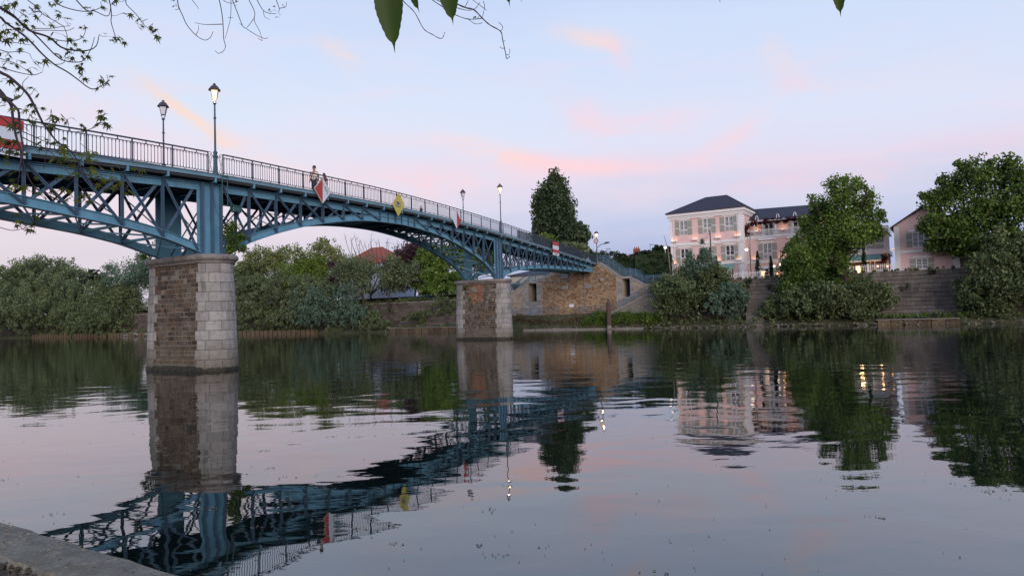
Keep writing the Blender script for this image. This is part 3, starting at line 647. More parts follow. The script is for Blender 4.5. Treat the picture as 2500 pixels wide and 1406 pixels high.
# ------------------------------------------------------------------ piers
cube_cache = {}
def pier(sc, zcap, tn, tf, label, seedv, patch=None):
    C0 = G(sc, 0, 0); rr = random.Random(seedv)
    root = thing('bridge_pier', G(sc, 0.5*(tn+tf), 0), label, 'bridge pier', 'stone piers of the footbridge')
    Rr = 1.10
    def hw(z): return Rr + 0.20*max(0, (5.5-z)/5.5)
    # perimeter: u in metres; near nose centre tn, far nose centre tf (both on the E axis); flank A faces the camera
    Lf = tf-tn
    def per(u, off, z):
        r = hw(z); arc = math.pi*Rr; tot = 2*Lf+2*arc; u = u % tot
        if u < Lf: q = tf-u; return C0+E*q-NN*(r+off)+Vector((0, 0, z))
        u -= Lf
        if u < arc:
            a = u/Rr; return C0+E*tn+(-NN*math.cos(a)-E*math.sin(a))*(r+off)+Vector((0, 0, z))
        u -= arc
        if u < Lf: return C0+E*(tn+u)+NN*(r+off)+Vector((0, 0, z))
        u -= Lf; a = u/Rr
        return C0+E*tf+(NN*math.cos(a)+E*math.sin(a))*(r+off)+Vector((0, 0, z))
    arc = math.pi*Rr; tot = 2*Lf+2*arc
    us = [tot*i/64 for i in range(64)]
    ztop = zcap-0.52
    core = MB().sweep([[per(u, -0.05, z) for u in us] for z in (-1.2, 0, 2, 4, ztop+0.05)]); core.build('core', M['mortar'], root)
    al = MB().sweep([[per(u, 0.05+0.02*math.sin(i*2.7), z) for i, u in enumerate(us)] for z in (-1.0, 0.02)]+[[per(u, 0.032, 0.10+0.16*rr.random()) for u in us]]+[[per(u, -0.02, 0.30) for u in us]]); al.build('waterline_algae', M['algae'], root)
    def block(u0, u1, z0, z1, off, m, nm='ashlar_block', gap=0.010):
        n = max(1, int((u1-u0)/0.28)); b_ = MB(); uu = [u0+gap+(u1-u0-2*gap)*i/n for i in range(n+1)]
        b_.sweep([[per(u, -0.12, z0+gap), per(u, off, z0+gap), per(u, off+0.0, z1-gap), per(u, -0.12, z1-gap)] for u in uu])
        return b_.build(nm, m, root, bevel=0.014)
    H = (ztop+0.02-0.12)/11.0
    for k in range(11):
        z1 = ztop-k*H; z0 = z1-H; lg = k % 2
        a = 0.0 if False else None
        # near nose: flank A quoin, round the nose, flank B quoin
        q0 = Lf+(0.02 if lg else 0.16); q1 = Lf+arc+(0.22 if lg else 0.06)
        cuts = [0, .22, .46, .66, .84, 1] if lg else [0, .14, .38, .58, .8, 1]
        pts = [q0+(q1-q0)*c for c in cuts]
        for a_, b_ in zip(pts[:-1], pts[1:]): block(a_, b_, z0, z1, 0.015+rr.uniform(0, 0.012), M['pier_ashlar'])
        f0 = 2*Lf+arc-(1.15 if lg else 0.80); f1 = tot+(0.58 if lg else 0.32)
        pts = [f0, 2*Lf+arc, 2*Lf+arc+arc*.3, 2*Lf+arc+arc*.6, tot-0.35, tot+(0.25 if lg else 0.10), f1]
        for a_, b_ in zip(pts[:-1], pts[1:]): block(a_, b_, z0, z1, 0.015+rr.uniform(0, 0.012), M['pier_ashlar'])
        # rubble between on both flanks, two rows a course
        for r_ in range(2):
            za = z0+H*r_/2; zb_ = za+H/2
            u = (0.58 if lg else 0.32); ue = q0
            while u < ue-0.02:
                ln = min(rr.uniform(0.24, 0.46), ue-u)
                if ue-(u+ln) < 0.15: ln = ue-u
                block(u, u+ln, za+rr.uniform(-.012, .012), zb_, rr.uniform(-0.05, 0.015), M['brick_patch'] if patch and patch[0] < tf-u-ln/2+rr.uniform(-.2, .2) < patch[1] and za > patch[2]+rr.uniform(-.3, .3) else M['rubble_pier'], 'rubble_stone', 0.02); u += ln
    st = MB()
    for k in range(22):
        za = ztop-(k+1)*H/2; u = Lf+arc+0.2
        while u < 2*Lf+arc-1.0:
            ln = rr.uniform(0.3, 0.5); g = 0.014; n = 1
            o_ = rr.uniform(-0.03, 0.01); st.sweep([[per(x, -0.12, za+g), per(x, o_, za+g), per(x, o_, za+H/2-g), per(x, -0.12, za+H/2-g)] for x in (u+g, u+ln-g)]); u += ln
    tag(st.build('rubble_stones', M['rubble_pier'], root), kind='stuff')
    # mouldings and bull-nosed coping in separate stones
    prof = [(-0.2, 0), (0.05, 0), (0.09, 0.03), (0.09, 0.07), (0.13, 0.09), (0.13, 0.13), (0.16, 0.15), (0.24, 0.20), (0.28, 0.28), (0.285, 0.36), (0.25, 0.44), (0.18, 0.50), (0.08, 0.52), (-0.2, 0.52)]
    n = 14
    for k in range(n):
        u0 = tot*k/n+0.3; u1 = tot*(k+1)/n+0.3; uu = [u0+0.006+(u1-u0-0.012)*i/6 for i in range(7)]
        MB().sweep([[per(u, a_, ztop+b_) for a_, b_ in prof] for u in uu]).build('coping_stone', M['coping'], root, smooth=False)
    top = MB().sweep([[per(u, -0.15, z) for u in us] for z in (ztop+0.3, zcap-0.01)]); top.build('top_slab', M['coping'], root)
    return root
pier(-0.10, 6.66, -0.26, 4.18, 'near stone bridge pier with dark brown rubble face and stained pale quoins', 11)
pier(41.60, 6.80, -0.20, 4.62, 'farther stone bridge pier, its rubble face patched with orange brick colour', 12, (1.5, 3.4, 4.2))

# ------------------------------------------------------------------ lamps
def lamp_proto(lit, label, h=4.28):
    root = thing('street_lamp', (0, 0, 0), label, 'street lamp', 'old lantern lamps along the footbridge')
    MB().lathe((0, 0, 0), [(0.17, 0), (0.17, 0.10), (0.13, 0.14), (0.13, 0.45), (0.115, 0.50), (0.115, 1.02), (0.15, 1.05), (0.15, 1.10), (0.10, 1.14), (0.115, 1.28), (0.14, 1.30), (0.10, 1.36), (0.062, 1.42), (0.05, h-1.0), (0.075, h-0.98), (0.085, h-0.93), (0.06, h-0.88), (0.05, h-0.85), (0.045, h-0.16), (0.07, h-0.12), (0.10, h-0.06), (0.10, h-0.03), (0.05, h)], 12).build('post', M['lamp'], root, smooth=False)
    fr = MB(); r0, r1 = 0.155, 0.285; zb_, zt = h+0.20, h+0.70
    c = lambda r, k: (r*math.cos(math.pi/4+k*math.pi/2), r*math.sin(math.pi/4+k*math.pi/2))
    for k in range(4):
        a = c(r0, k); b_ = c(r1, k); fr.bar((*a, zb_), (*b_, zt), 0.022, 0.022); a2 = c(r0, k+1); b2 = c(r1, k+1)
        fr.bar((*a, zb_), (*a2, zb_), 0.022, 0.022); fr.bar((*b_, zt), (*b2, zt), 0.03, 0.03)
        fr.tube([(0.03*math.cos(k*1.57+.78), 0.03*math.sin(k*1.57+.78), h-0.01), (a[0]*0.95, a[1]*0.95, h+0.08), (*a, zb_)], 0.012, 4)
    fr.build('lantern_frame', M['lamp_roof'], root)
    MB().lathe((0, 0, 0), [(0.34, zt+0.0), (0.36, zt+0.02), (0.33, zt+0.05), (0.28, zt+0.12), (0.20, zt+0.24), (0.17, zt+0.27), (0.13, zt+0.29), (0.06, zt+0.31), (0.05, zt+0.34), (0.10, zt+0.36), (0.10, zt+0.38), (0.05, zt+0.40), (0.03, zt+0.44)], 8, math.pi/8).build('lantern_roof', M['lamp_roof'], root)
    for k in range(4):
        a = c(r0-0.008, k); b_ = c(r1-0.008, k); a2 = c(r0-0.008, k+1); b2 = c(r1-0.008, k+1)
        MB().prism([(*a, zb_), (*a2, zb_), (*b2, zt), (*b_, zt)], (0, 0, 0.004)).build('glass_pane', M['frost_lit'] if lit else M['frost'], root)
    if lit:
        MB().lathe((0, 0, 0), [(0.03, zt-0.26), (0.075, zt-0.20), (0.085, zt-0.12), (0.06, zt-0.03), (0.02, zt)], 8).build('mantle', M['bulb'], root)
        ld = bpy.data.lights.new('lamp_light', 'POINT'); ld.energy = 38; ld.color = (1, 0.66, 0.34); ld.shadow_soft_size = 0.09
        lo = bpy.data.objects.new('lamp_light', ld); COL.objects.link(lo); lo.parent = root; lo.location = (0, 0, h+0.1)
    return root
rzl = -HB
lit = lamp_proto(True, 'tall lit street lamp above the near pier, close railing of the footbridge')
lit.location = T(-0.06, DN+0.10, zdeck(0)); lit.rotation_euler.z = 0.35
un = lamp_proto(False, 'unlit street lamp above the near pier, behind the far railing of the footbridge')
un.location = T(-0.06, DF-0.10, zdeck(0)); un.rotation_euler = (0, R_(0), 0.35)
l2 = copy_tree(lit); l2['label'] = 'lit street lamp on the footbridge above the farther pier'; l2.location = T(41.6, DN+0.10, zdeck(41.6)); l2.rotation_euler.z = 0.35; l2.scale = (1.0, 1.0, 1.06)
l3 = copy_tree(un); l3['label'] = 'unlit street lamp above the farther pier, behind the far railing'; l3.location = T(41.6, DF-0.10, zdeck(41.6)); l3.scale = (1.0, 1.0, 1.06)
l4 = copy_tree(lit); l4['label'] = 'lit street lamp at the far end of the footbridge above the round no-entry sign'
s_, z_ = Bs(DN, 1423, 566); l4.location = T(80.6, DN-0.1, zdeck(80.6)-0.05); l4.scale = (1.25, 1.25, 1.0)

# ------------------------------------------------------------------ signs on the bridge
def lettering(text, size, F, u, z, m, parent, name='lettering', dpt=0.012):
    cu = bpy.data.curves.new(name, 'FONT'); cu.body = text; cu.size = size; cu.align_x = 'CENTER'; cu.extrude = 0.003; cu.offset = size*0.028
    ob = bpy.data.objects.new(name, cu); COL.objects.link(ob)
    dg = bpy.context.evaluated_depsgraph_get(); me = bpy.data.meshes.new_from_object(ob.evaluated_get(dg)); bpy.data.objects.remove(ob)
    me.materials.clear(); me.materials.append(m)
    root = Vector((0, 0, 0)); p = parent
    while p is not None: root += p.location; p = p.parent
    for v in me.vertices:
        q_ = F(u+v.co.x, dpt+v.co.z, z+v.co.y)-root; v.co = q_
    o = bpy.data.objects.new(name, me); COL.objects.link(o); o.parent = parent
    return o
def diamond(px, label, cols, t=DN-0.14, tilt=0):
    pts = [Bs(t, x, y) for x, y in px]  # top, right, bottom, left
    root = thing('navigation_sign', G(pts[0][0], t, sum(p[1] for p in pts)/4), label, 'sign')
    P = [G(s, t, z) for s, z in pts]; th = -E*0.05
    return root, P, pts
r1, P, pts = diamond([(786.8, 434), (806, 470.5), (787, 496.7), (766.9, 460.5)], 'red and white diamond board on the footbridge beside the walking couple', None)
MB().prism([P[0], P[2], P[3]], -E*0.04).build('red_half', M['red'], r1); MB().prism([P[0], P[1], P[2]], -E*0.04).build('white_half', M['white'], r1)
ed = MB()
for a, b_ in zip(P, P[1:]+P[:1]): ed.bar(a-E*0.02, b_-E*0.02, 0.05, 0.07)
ed.build('rim', M['sign_edge'], r1)
g = MB(); rg = random.Random(3)
for k in range(9):
    p0 = P[0].lerp(P[1], 0.16+0.06*k)+Vector((0, 0, -0.35-0.05*(k % 3)))+D*(-0.05); g.tube([p0-E*0.05+D*rg.uniform(-.12, .12)+Vector((0, 0, rg.uniform(-.12, .12))) for _ in range(4)], 0.012, 3)
g.build('graffiti', M['graf'], r1)
r2, P, pts = diamond([(971.6, 475.5), (984.8, 506), (971.6, 528.5), (957, 498.4)], 'yellow diamond board with a small number plate at the crown of the bridge', None)
MB().prism(P, -E*0.05).build('board', M['yellow'], r2)
bk = MB(); Q_ = [p+E*0.12+D*0.30+Vector((0, 0, 0.22)) for p in P]; bk.prism(Q_, -E*0.05); bk.build('rear_board', M['yellow'], r2)
s_, z_ = Bs(DN-0.2, 971.3, 498.8)
F2 = lambda u, d, z: G(s_, DN-0.19, z_)+D*u-E*d+Vector((0, 0, z))
MB().box(F2, -0.36, 0.36, 0, 0.02, -0.20, 0.20).build('number_plate', M['sign_edge'], r2)
fr = MB()
for (a, b_, c_, d_) in ((-0.36, 0.36, -0.20, -0.17), (-0.36, 0.36, 0.17, 0.20), (-0.36, -0.33, -0.17, 0.17), (0.33, 0.36, -0.17, 0.17)): fr.box(F2, a, b_, 0.022, 0.03, c_, d_)
fr.build('plate_frame', M['ink'], r2)
lettering('88', 0.42, F2, 0, -0.145, M['ink'], r2, dpt=0.03)
r3, P, pts = diamond([(1114.2, 514), (1124.6, 540), (1115, 558.8), (1102.7, 532.7)], 'white and red diamond board on the footbridge left of the farther pier', None)
MB().prism([P[0], P[2], P[3]], -E*0.04).build('white_half', M['white'], r3); MB().prism([P[0], P[1], P[2]], -E*0.04).build('red_half', M['red'], r3)
# the two mooring boards, red-white-red with a text plate below
def board(xl, xr, yt, yb, yref, frac, text, label, tsize, wd=None, t=DN-0.2):
    s1, z1 = Bs(t, xr, yt); s0, _ = Bs(t, xl, yref) if wd is None else (s1-wd, 0); _, z0 = Bs(t, xr, yb)
    root = thing('mooring_sign', G(0.5*(s0+s1), t, 0.5*(z0+z1)), label, 'sign')
    Fb = lambda u, d, z: G(u, t, z)-E*d
    nm = ['red_band', 'white_band', 'red_band', 'text_plate']; ms = [M['red'], M['white'], M['red'], M['white']]
    zz = [z1-(z1-z0)*f for f in frac]
    for k in range(4):
        MB().box(Fb, s0-(0.05 if k == 3 else 0), s1+(0.08 if k == 3 else 0), 0 if k < 3 else 0.01, 0.05, zz[k+1]+(0.01 if k == 3 else 0.0), zz[k]-(0.02 if k == 3 else 0.002)).build(nm[k], ms[k], root)
    lettering(text, tsize, lambda u, d, z: Fb(0.5*(s0+s1)+u, d, z), 0, zz[4]+0.3*(zz[3]-zz[4]), M['ink'], root, dpt=0.055)
    sc_ = MB(); sc_.lathe(Fb(s1-2.0 if wd else s1-0.3, 0.05, zz[1]-0.25*(zz[1]-zz[2])), [(0.03, -0.03), (0.03, 0.03)], 8); sc_.build('bolt', M['sign_edge'], root)
    return root
board(0, 57, 297, 388, 300, (0, .26, .57, .80, 1.0), 'SAUF ESCALE', 'large red and white mooring board reading ESCALE at the left edge behind branches', 0.305, wd=2.2)
board(1349.2, 1363, 593, 625.5, 600, (0, .27, .55, .78, 1.0), 'SAUF ESCALE', 'small striped red and white mooring board on the last span before the abutment', 0.22)
# round sign on the end lamp
s_, z_ = 80.6, 0
t_, z_ = Wt(80.6, 1422.6, 592)
rs = thing('round_sign', G(80.6, DN-0.1, z_), 'round white sign with red rim on the end lamp post', 'sign')
nrm = (-NN)
def disc(c, r0, r1, d0, d1, n=24):
    mb = MB(); x = -E; cc = Vector(c)
    ring = lambda r, d: [cc+x*(r*math.cos(2*math.pi*k/n))+Vector((0, 0, r*math.sin(2*math.pi*k/n)))+nrm*d for k in range(n)]
    if r0 > 0: mb.sweep([ring(r0, d0), ring(r1, d0), ring(r1, d1), ring(r0, d1), ring(r0, d0)], closed=False); 
    if r0 > 0:
        b = MB(); R0_, R1_, R2_, R3_ = ring(r0, d0), ring(r1, d0), ring(r1, d1), ring(r0, d1); vs = R0_+R1_+R2_+R3_; fs = []
        for k in range(n):
            k2 = (k+1) % n
            for a, c2 in ((0, 1), (1, 2), (2, 3), (3, 0)): fs.append((a*n+k, a*n+k2, c2*n+k2, c2*n+k))
        b.add(vs, fs); return b
    mb.prism(ring(r1, d0), nrm*(d1-d0)); return mb
c_ = G(80.6, DN-0.1, z_)+nrm*0.2
disc(c_, 0, 0.40, 0, 0.03).build('disc', M['white'], rs); disc(c_, 0.30, 0.43, 0.032, 0.045).build('rim', M['red'], rs)
tx = MB()
for k, wd in ((0.09, 0.17), (0.0, 0.2), (-0.09, 0.15)): tx.box(lambda u, d, z: c_-E*u+nrm*d+Vector((0, 0, z)), -wd, wd, 0.032, 0.04, k-0.02, k+0.02)
tx.build('text_lines', M['ink'], rs)
# cable boxes and conduits beside the columns
def junction(s, label, sc_=1.0, ztop=None):
    zt = zdeck(s); root = thing('junction_box', G(s+0.9, DN+0.25, zt-2.0), label, 'electrical box', 'junction boxes beside the pier columns')
    b_ = MB(); b_.box(T, s+0.95, s+1.62, DN+0.05, DN+0.40, zt-2.02, zt-1.66); b_.build('box', M['greenbox'], root, bevel=0.03)
    b_ = MB(); b_.box(T, s+0.91, s+1.66, DN+0.02, DN+0.43, zt-1.66, zt-1.61); b_.build('lid', M['greenbox'], root)
    b_ = MB(); b_.tube(smooth_line([T(s+0.05, DN-0.02, zt-0.02), T(s+0.05, DN-0.02, zt-1.6), T(s+0.12, DN, zt-1.72), T(s+0.9, DN+0.1, zt-1.72)], 4), 0.03, 6); b_.build('conduit', M['greenbox'], root)
    b_ = MB(); b_.tube([T(s+0.45, DN-0.02, zt+0.1), T(s+0.45, DN-0.02, zt-1.7)], 0.03, 6); b_.build('conduit', M['greenbox'], root)
    b_ = MB(); b_.bar(T(s+0.0, DN-0.02, zt-0.03), T(s+0.5, DN-0.02, zt-0.03), 0.05, 0.05); b_.build('bracket', M['greenbox'], root)
    b_ = MB(); b_.tube(smooth_line([T(s-0.5, DN+0.2, zt-1.2), T(s-0.3, DN+0.1, zt-2.2), T(s+0.1, DN+0.1, zt-2.6), T(s+0.6, DN+0.1, zt-2.3), T(s+0.9, DN+0.1, zt-2.1)], 4), 0.011, 4); b_.build('cable', M['ink'], root)
junction(0.3, 'green junction box with conduits right of the near pier column')
junction(42.1, 'green junction box with conduits right of the farther pier column')

# ================================================================== ABUTMENT WITH ITS TWO STAIRS
SA = 80.6
def FA(t, d, z): return G(SA, t, z)-NN*d
topl = [(-12.2, 7.0), (-10.96, 7.0), (-8.65, 7.04), (-6.47, 8.36), (-4.84, 8.36), (-1.25, 10.98), (5.3, 10.98), (10.9, 8.42), (13.07, 8.42), (15.6, 6.95), (16.4, 6.95)]
topz = interp(topl)
ab = thing('abutment', G(SA, 2, 2.56), 'ochre rubble stone abutment under the far end of the bridge with stairs on both sides', 'stone abutment')
ZP = 2.50
doors = [(-6.35, -4.97, 5.10, 8.00), (11.03, 12.66, 4.90, 8.05)]
core = MB()
brk = sorted(set([p[0] for p in topl]+[a for d_ in doors for a in d_[:2]]))
for a, b_ in zip(brk[:-1], brk[1:]):
    mid = 0.5*(a+b_); dr = [d_ for d_ in doors if d_[0] <= mid <= d_[1]]
    def pc(z0a, z0b, z1a, z1b): core.hexa([FA(b_, 0, z0b), FA(a, 0, z0a), FA(a, -2.5, z0a), FA(b_, -2.5, z0b), FA(b_, 0, z1b), FA(a, 0, z1a), FA(a, -2.5, z1a), FA(b_, -2.5, z1b)])
    if dr:
        pc(ZP, ZP, dr[0][2], dr[0][2]); pc(dr[0][3], dr[0][3], topz(a)-0.25, topz(b_)-0.25)
    else: pc(ZP, ZP, topz(a)-0.25, topz(b_)-0.25)
core.build('core', mat('pale_mortar', (0.34, 0.285, 0.215), 0.95, var=0.3, noise_scale=2), ab)
for (a, b_, z0, z1) in doors:
    MB().box(FA, a-0.05, b_+0.05, -2.55, -2.45, z0-0.1, z1+0.1).build('recess_back', M['dark_in'], ab)
    gt = MB()
    for k in range(5): gt.box(FA, a+0.1+k*0.12, a+0.15+k*0.12, -0.9, -0.86, z0, z0+1.9)
    gt.box(FA, a+0.05, a+0.75, -0.9, -0.86, z0+1.85, z0+1.92); gt.build('gate_bars', M['ink'], ab)
rr = random.Random(21)
def indoor(t0, t1, z0, z1): return any(t0 < d_[1]+0.02 and t1 > d_[0]-0.02 and z0 < d_[3]+0.25 and z1 > d_[2] for d_ in doors)
def rubble(ta, tb, m, h=0.26, lmin=0.26, lmax=0.55, nm='rubble_stones'):
    mb = MB(); z = ZP+0.02
    while z < 10.8:
        hh_ = h*rr.uniform(0.85, 1.15); t = ta+rr.uniform(-0.1, 0)
        while t < tb:
            ln = rr.uniform(lmin, lmax); t1 = min(t+ln, tb); t0 = max(t, ta)
            if t1-t0 > 0.1 and z+hh_ < min(topz(t0), topz(t1))-0.28 and not indoor(t0, t1, z, z+hh_):
                p = 0.03+rr.uniform(0, 0.05); g = 0.018; j = lambda: rr.uniform(-0.02, 0.02)
                mb.hexa([FA(t1-g+j(), p, z+g+j()), FA(t0+g+j(), p, z+g+j()), FA(t0+g, -0.05, z+g), FA(t1-g, -0.05, z+g), FA(t1-g+j(), p, z+hh_-g+j()), FA(t0+g+j(), p, z+hh_-g+j()), FA(t0+g, -0.05, z+hh_-g), FA(t1-g, -0.05, z+hh_-g)])
            t += ln
        z += hh_
    return tag(mb.build(nm, m, ab), kind='stuff')
rubble(-3.95, 9.95, M['rubble_abut']); rubble(-12.2, -7.15, M['rubble_abut2'], 0.34, 0.4, 0.8); rubble(13.35, 16.4, M['rubble_abut2'], 0.34, 0.4, 0.8); 
for (ta, tb, z0, z1) in ((-6.35, -4.97, ZP, 5.1), (11.03, 12.66, ZP, 4.9)):
    k = z0
    while k < z1-0.3:
        MB().box(FA, ta+0.01, tb-0.01, -0.05, 0.04, k+0.015, min(k+0.48, z1)).build('ashlar_block', M['ashlar'], ab); k += 0.48
for (ta, side) in ((-4.97, 1), (-6.35, -1), (11.03, -1), (12.66, 1)):
    k = 0; z = ZP
    while z+0.44 < topz(ta)-0.2:
        wd = 0.98 if k % 2 else 0.68
        a, b_ = (ta, ta+wd) if side > 0 else (ta-wd, ta)
        MB().box(FA, a+0.006, b_-0.006, -0.3, 0.06+rr.uniform(0, 0.012), z+0.008, z+0.432).build('ashlar_block', M['ashlar'], ab, bevel=0.012); z += 0.44; k += 1
# coping stones following stair slopes
for (a, za), (b_, zb_) in zip(topl[:-1], topl[1:]):
    n = max(1, int((b_-a)/1.0))
    for k in range(n):
        x0 = a+(b_-a)*k/n+0.006; x1 = a+(b_-a)*(k+1)/n-0.006; y0 = topz(x0); y1 = topz(x1)
        MB().hexa([FA(x1, 0.12, y1-0.26), FA(x0, 0.12, y0-0.26), FA(x0, -0.32, y0-0.26), FA(x1, -0.32, y1-0.26), FA(x1, 0.12, y1), FA(x0, 0.12, y0), FA(x0, -0.32, y0), FA(x1, -0.32, y1)]).build('coping_stone', M['ashlar'], ab)
st = MB()
for (a, b_, za, zb_) in ((-1.25, -4.84, 10.85, 8.25), (-6.47, -8.65, 8.25, 6.95), (5.3, 10.9, 10.85, 8.25), (13.07, 15.6, 8.25, 6.95)):
    n = max(3, int(abs(za-zb_)/0.165))
    for k in range(n):
        x0 = a+(b_-a)*k/n; x1 = a+(b_-a)*(k+1)/n; zt = za+(zb_-za)*(k+1)/n
        st.box(FA, min(x0, x1), max(x0, x1), -2.2, -0.33, zt-0.35, zt)
st.build('steps', M['concrete'], ab)
# corbel blocks, plaque, pipes
for (x0, y0, x1, y1) in ((1374, 698, 1388, 706.5), (1428, 695.5, 1445, 704.5), (1371, 670, 1388, 680)):
    ta, za = Wt(SA, x0, y0); tb, zb_ = Wt(SA, x1, y1); MB().box(FA, min(ta, tb), max(ta, tb), 0.06, 0.22, min(za, zb_), max(za, zb_)).build('corbel_stone', M['ashlar'], ab, bevel=0.03)
ta, za = Wt(SA, 1390.6, 743); tb, zb_ = Wt(SA, 1402, 749)
pq = thing('notice_board', FA(0.5*(ta+tb), 0.1, zb_), 'small white notice board on the foot of the ochre abutment wall', 'notice')
MB().box(FA, tb, ta, 0.09, 0.12, zb_, za).build('board', M['white'], pq)
fr = MB(); fr.box(FA, tb-0.03, ta+0.03, 0.09, 0.13, za, za+0.04); fr.box(FA, tb-0.03, ta+0.03, 0.09, 0.13, zb_-0.04, zb_); fr.build('frame', M['sign_edge'], pq)
pp = MB()
for pts in ([(1318, 688), (1388.5, 686), (1389, 668)], [(1427, 666), (1429, 745)], [(1449, 682), (1468, 682), (1503, 678)], [(1467, 666), (1468, 682)], [(1316, 687), (1330, 687.5)], [(1354, 673), (1372, 673)]):
    pp.tube([FA(*(lambda q_: (q_[0], 0.14, q_[1]))(Wt(SA, x, y))) for x, y in pts], 0.055, 6)
pp.build('pipes', M['ashlar'], ab)
t_, z_ = Wt(SA, 1471, 683); MB().box(FA, t_-0.25, t_+0.25, 0.08, 0.3, z_-0.25, z_+0.25).build('junction_box', M['ashlar'], ab)
# stair railings
def railing(name, label, pts, h, m, F=None, d=0.0, pick=0.14, rails=(1.0, 0.86, 0.12), postgap=2.0, pr=0.035, group='blue-grey railings of the abutment'):
    F = F or FA
    root = thing(name, F(pts[0][0], d, pts[0][1]), label, 'railing', group)
    pt = interp(sorted(pts)); a = pts[0][0]; b_ = pts[-1][0]
    bars = MB()
    for r_ in rails:
        for (x0, z0), (x1, z1) in zip(pts[:-1], pts[1:]): bars.bar(F(x0, d, z0+h*r_), F(x1, d, z1+h*r_), 0.08 if r_ == 1.0 else 0.06, 0.06)
    bars.build('rails', m, root)
    n = max(1, round(abs(b_-a)/postgap))
    for k in range(n+1):
        x = a+(b_-a)*k/n; MB().bar(F(x, d, pt(x)), F(x, d, pt(x)+h), 0.10, 0.10).build('railing_post', m, root)
    if pick:
        pk = MB(); n = int(abs(b_-a)/pick)
        for k in range(1, n): x = a+(b_-a)*k/n; pk.bar(F(x, d, pt(x)+h*0.12), F(x, d, pt(x)+h*0.86), 0.034, 0.034)
        tag(pk.build('pickets', m, root), kind='stuff')
    return root
rp = [(-12.2, 7.0), (-8.65, 7.04), (-6.47, 8.36), (-4.84, 8.36), (-1.25, 10.98), (-0.7, 10.98)][::-1]
lp = [(4.9, 10.98), (5.3, 10.98), (10.9, 8.42), (13.07, 8.42), (15.6, 6.95), (16.4, 6.95)]
railing('stair_railing', 'front railing of the right-hand stair descending from the bridge end', rp, 1.3, M['steel_rail'], d=-0.1)
railing('stair_railing', 'rear railing of the right-hand stair in front of the clipped hedge', rp, 1.3, M['steel_rail'], d=-2.3)
railing('stair_railing', 'front railing of the left-hand stair behind the farther pier', lp, 1.3, M['steel_rail'], d=-0.1)
railing('stair_railing', 'rear railing of the left-hand stair behind the farther pier', lp, 1.3, M['steel_rail'], d=-2.3)
railing('path_railing', 'blue riverside railing at the foot of the abutment, left of the notice board', [(15.2, 2.56), (5.9, 2.56)], 1.15, M['steel_rail'], d=1.5, pick=0, rails=(1.0, 0.66, 0.33), postgap=1.9)
railing('path_railing', 'riverside railing running from the notice board up the right-hand ramp', [(3.2, 2.56), (-3.6, 2.56), (-9.6, 5.3), (-11.6, 5.4)], 1.15, M['steel_rail'], d=1.5, pick=0, rails=(1.0, 0.66, 0.33), postgap=1.7)
rmp = thing('ramp', FA(-7, 0.8, 1.5), 'pale concrete ramp rising right from the foot of the abutment', 'ramp')
mb = MB(); pr_ = [(-3.6, 2.57), (-9.6, 5.28), (-12.5, 5.38)]
for (a, za), (b_, zb_) in zip(pr_[:-1], pr_[1:]):
    mb.hexa([FA(b_, 1.62, 0.9), FA(a, 1.62, 0.9), FA(a, 0.08, 0.9), FA(b_, 0.08, 0.9), FA(b_, 1.62, zb_), FA(a, 1.62, za), FA(a, 0.08, za), FA(b_, 0.08, zb_)])
mb.build('ramp_body', M['concrete'], rmp)
mb = MB()
for (a, za), (b_, zb_) in zip(pr_[:-1], pr_[1:]): mb.hexa([FA(b_, 1.70, zb_-0.16), FA(a, 1.70, za-0.16), FA(a, 1.40, za-0.16), FA(b_, 1.40, zb_-0.16), FA(b_, 1.70, zb_+0.02), FA(a, 1.70, za+0.02), FA(a, 1.40, za+0.02), FA(b_, 1.40, zb_+0.02)])
mb.build('kerb', M['ashlar'], rmp)
# quay strip at the water's edge
mb = MB(); mb.box(lambda t, d, z: G(77.45, t, z)-NN*d, -9, 12.5, -0.4, 0.25, -1.0, 0.20); tag(mb.build('quay_strip', M['quay_cap']), kind='structure')
# mooring post
t_, zt_ = Wt(76.8, 1485, 728)
mp = thing('mooring_post', G(76.8, t_, 0), 'tall weathered timber mooring post with pointed top standing in the river', 'mooring post')
mb = MB().lathe(G(76.8, t_, 0), [(0.36, -1.0), (0.36, 0.0), (0.355, zt_-1.1), (0.37, zt_-1.0), (0.30, zt_-0.7), (0.06, zt_), (0.0, zt_+0.01)], 12); mb.build('post', M['wood_post'], mp)
MB().lathe(G(76.8, t_, 0), [(0.375, 0.05), (0.38, 0.1), (0.38, 0.55), (0.37, 0.6)], 12).build('pale_band', M['concrete'], mp)

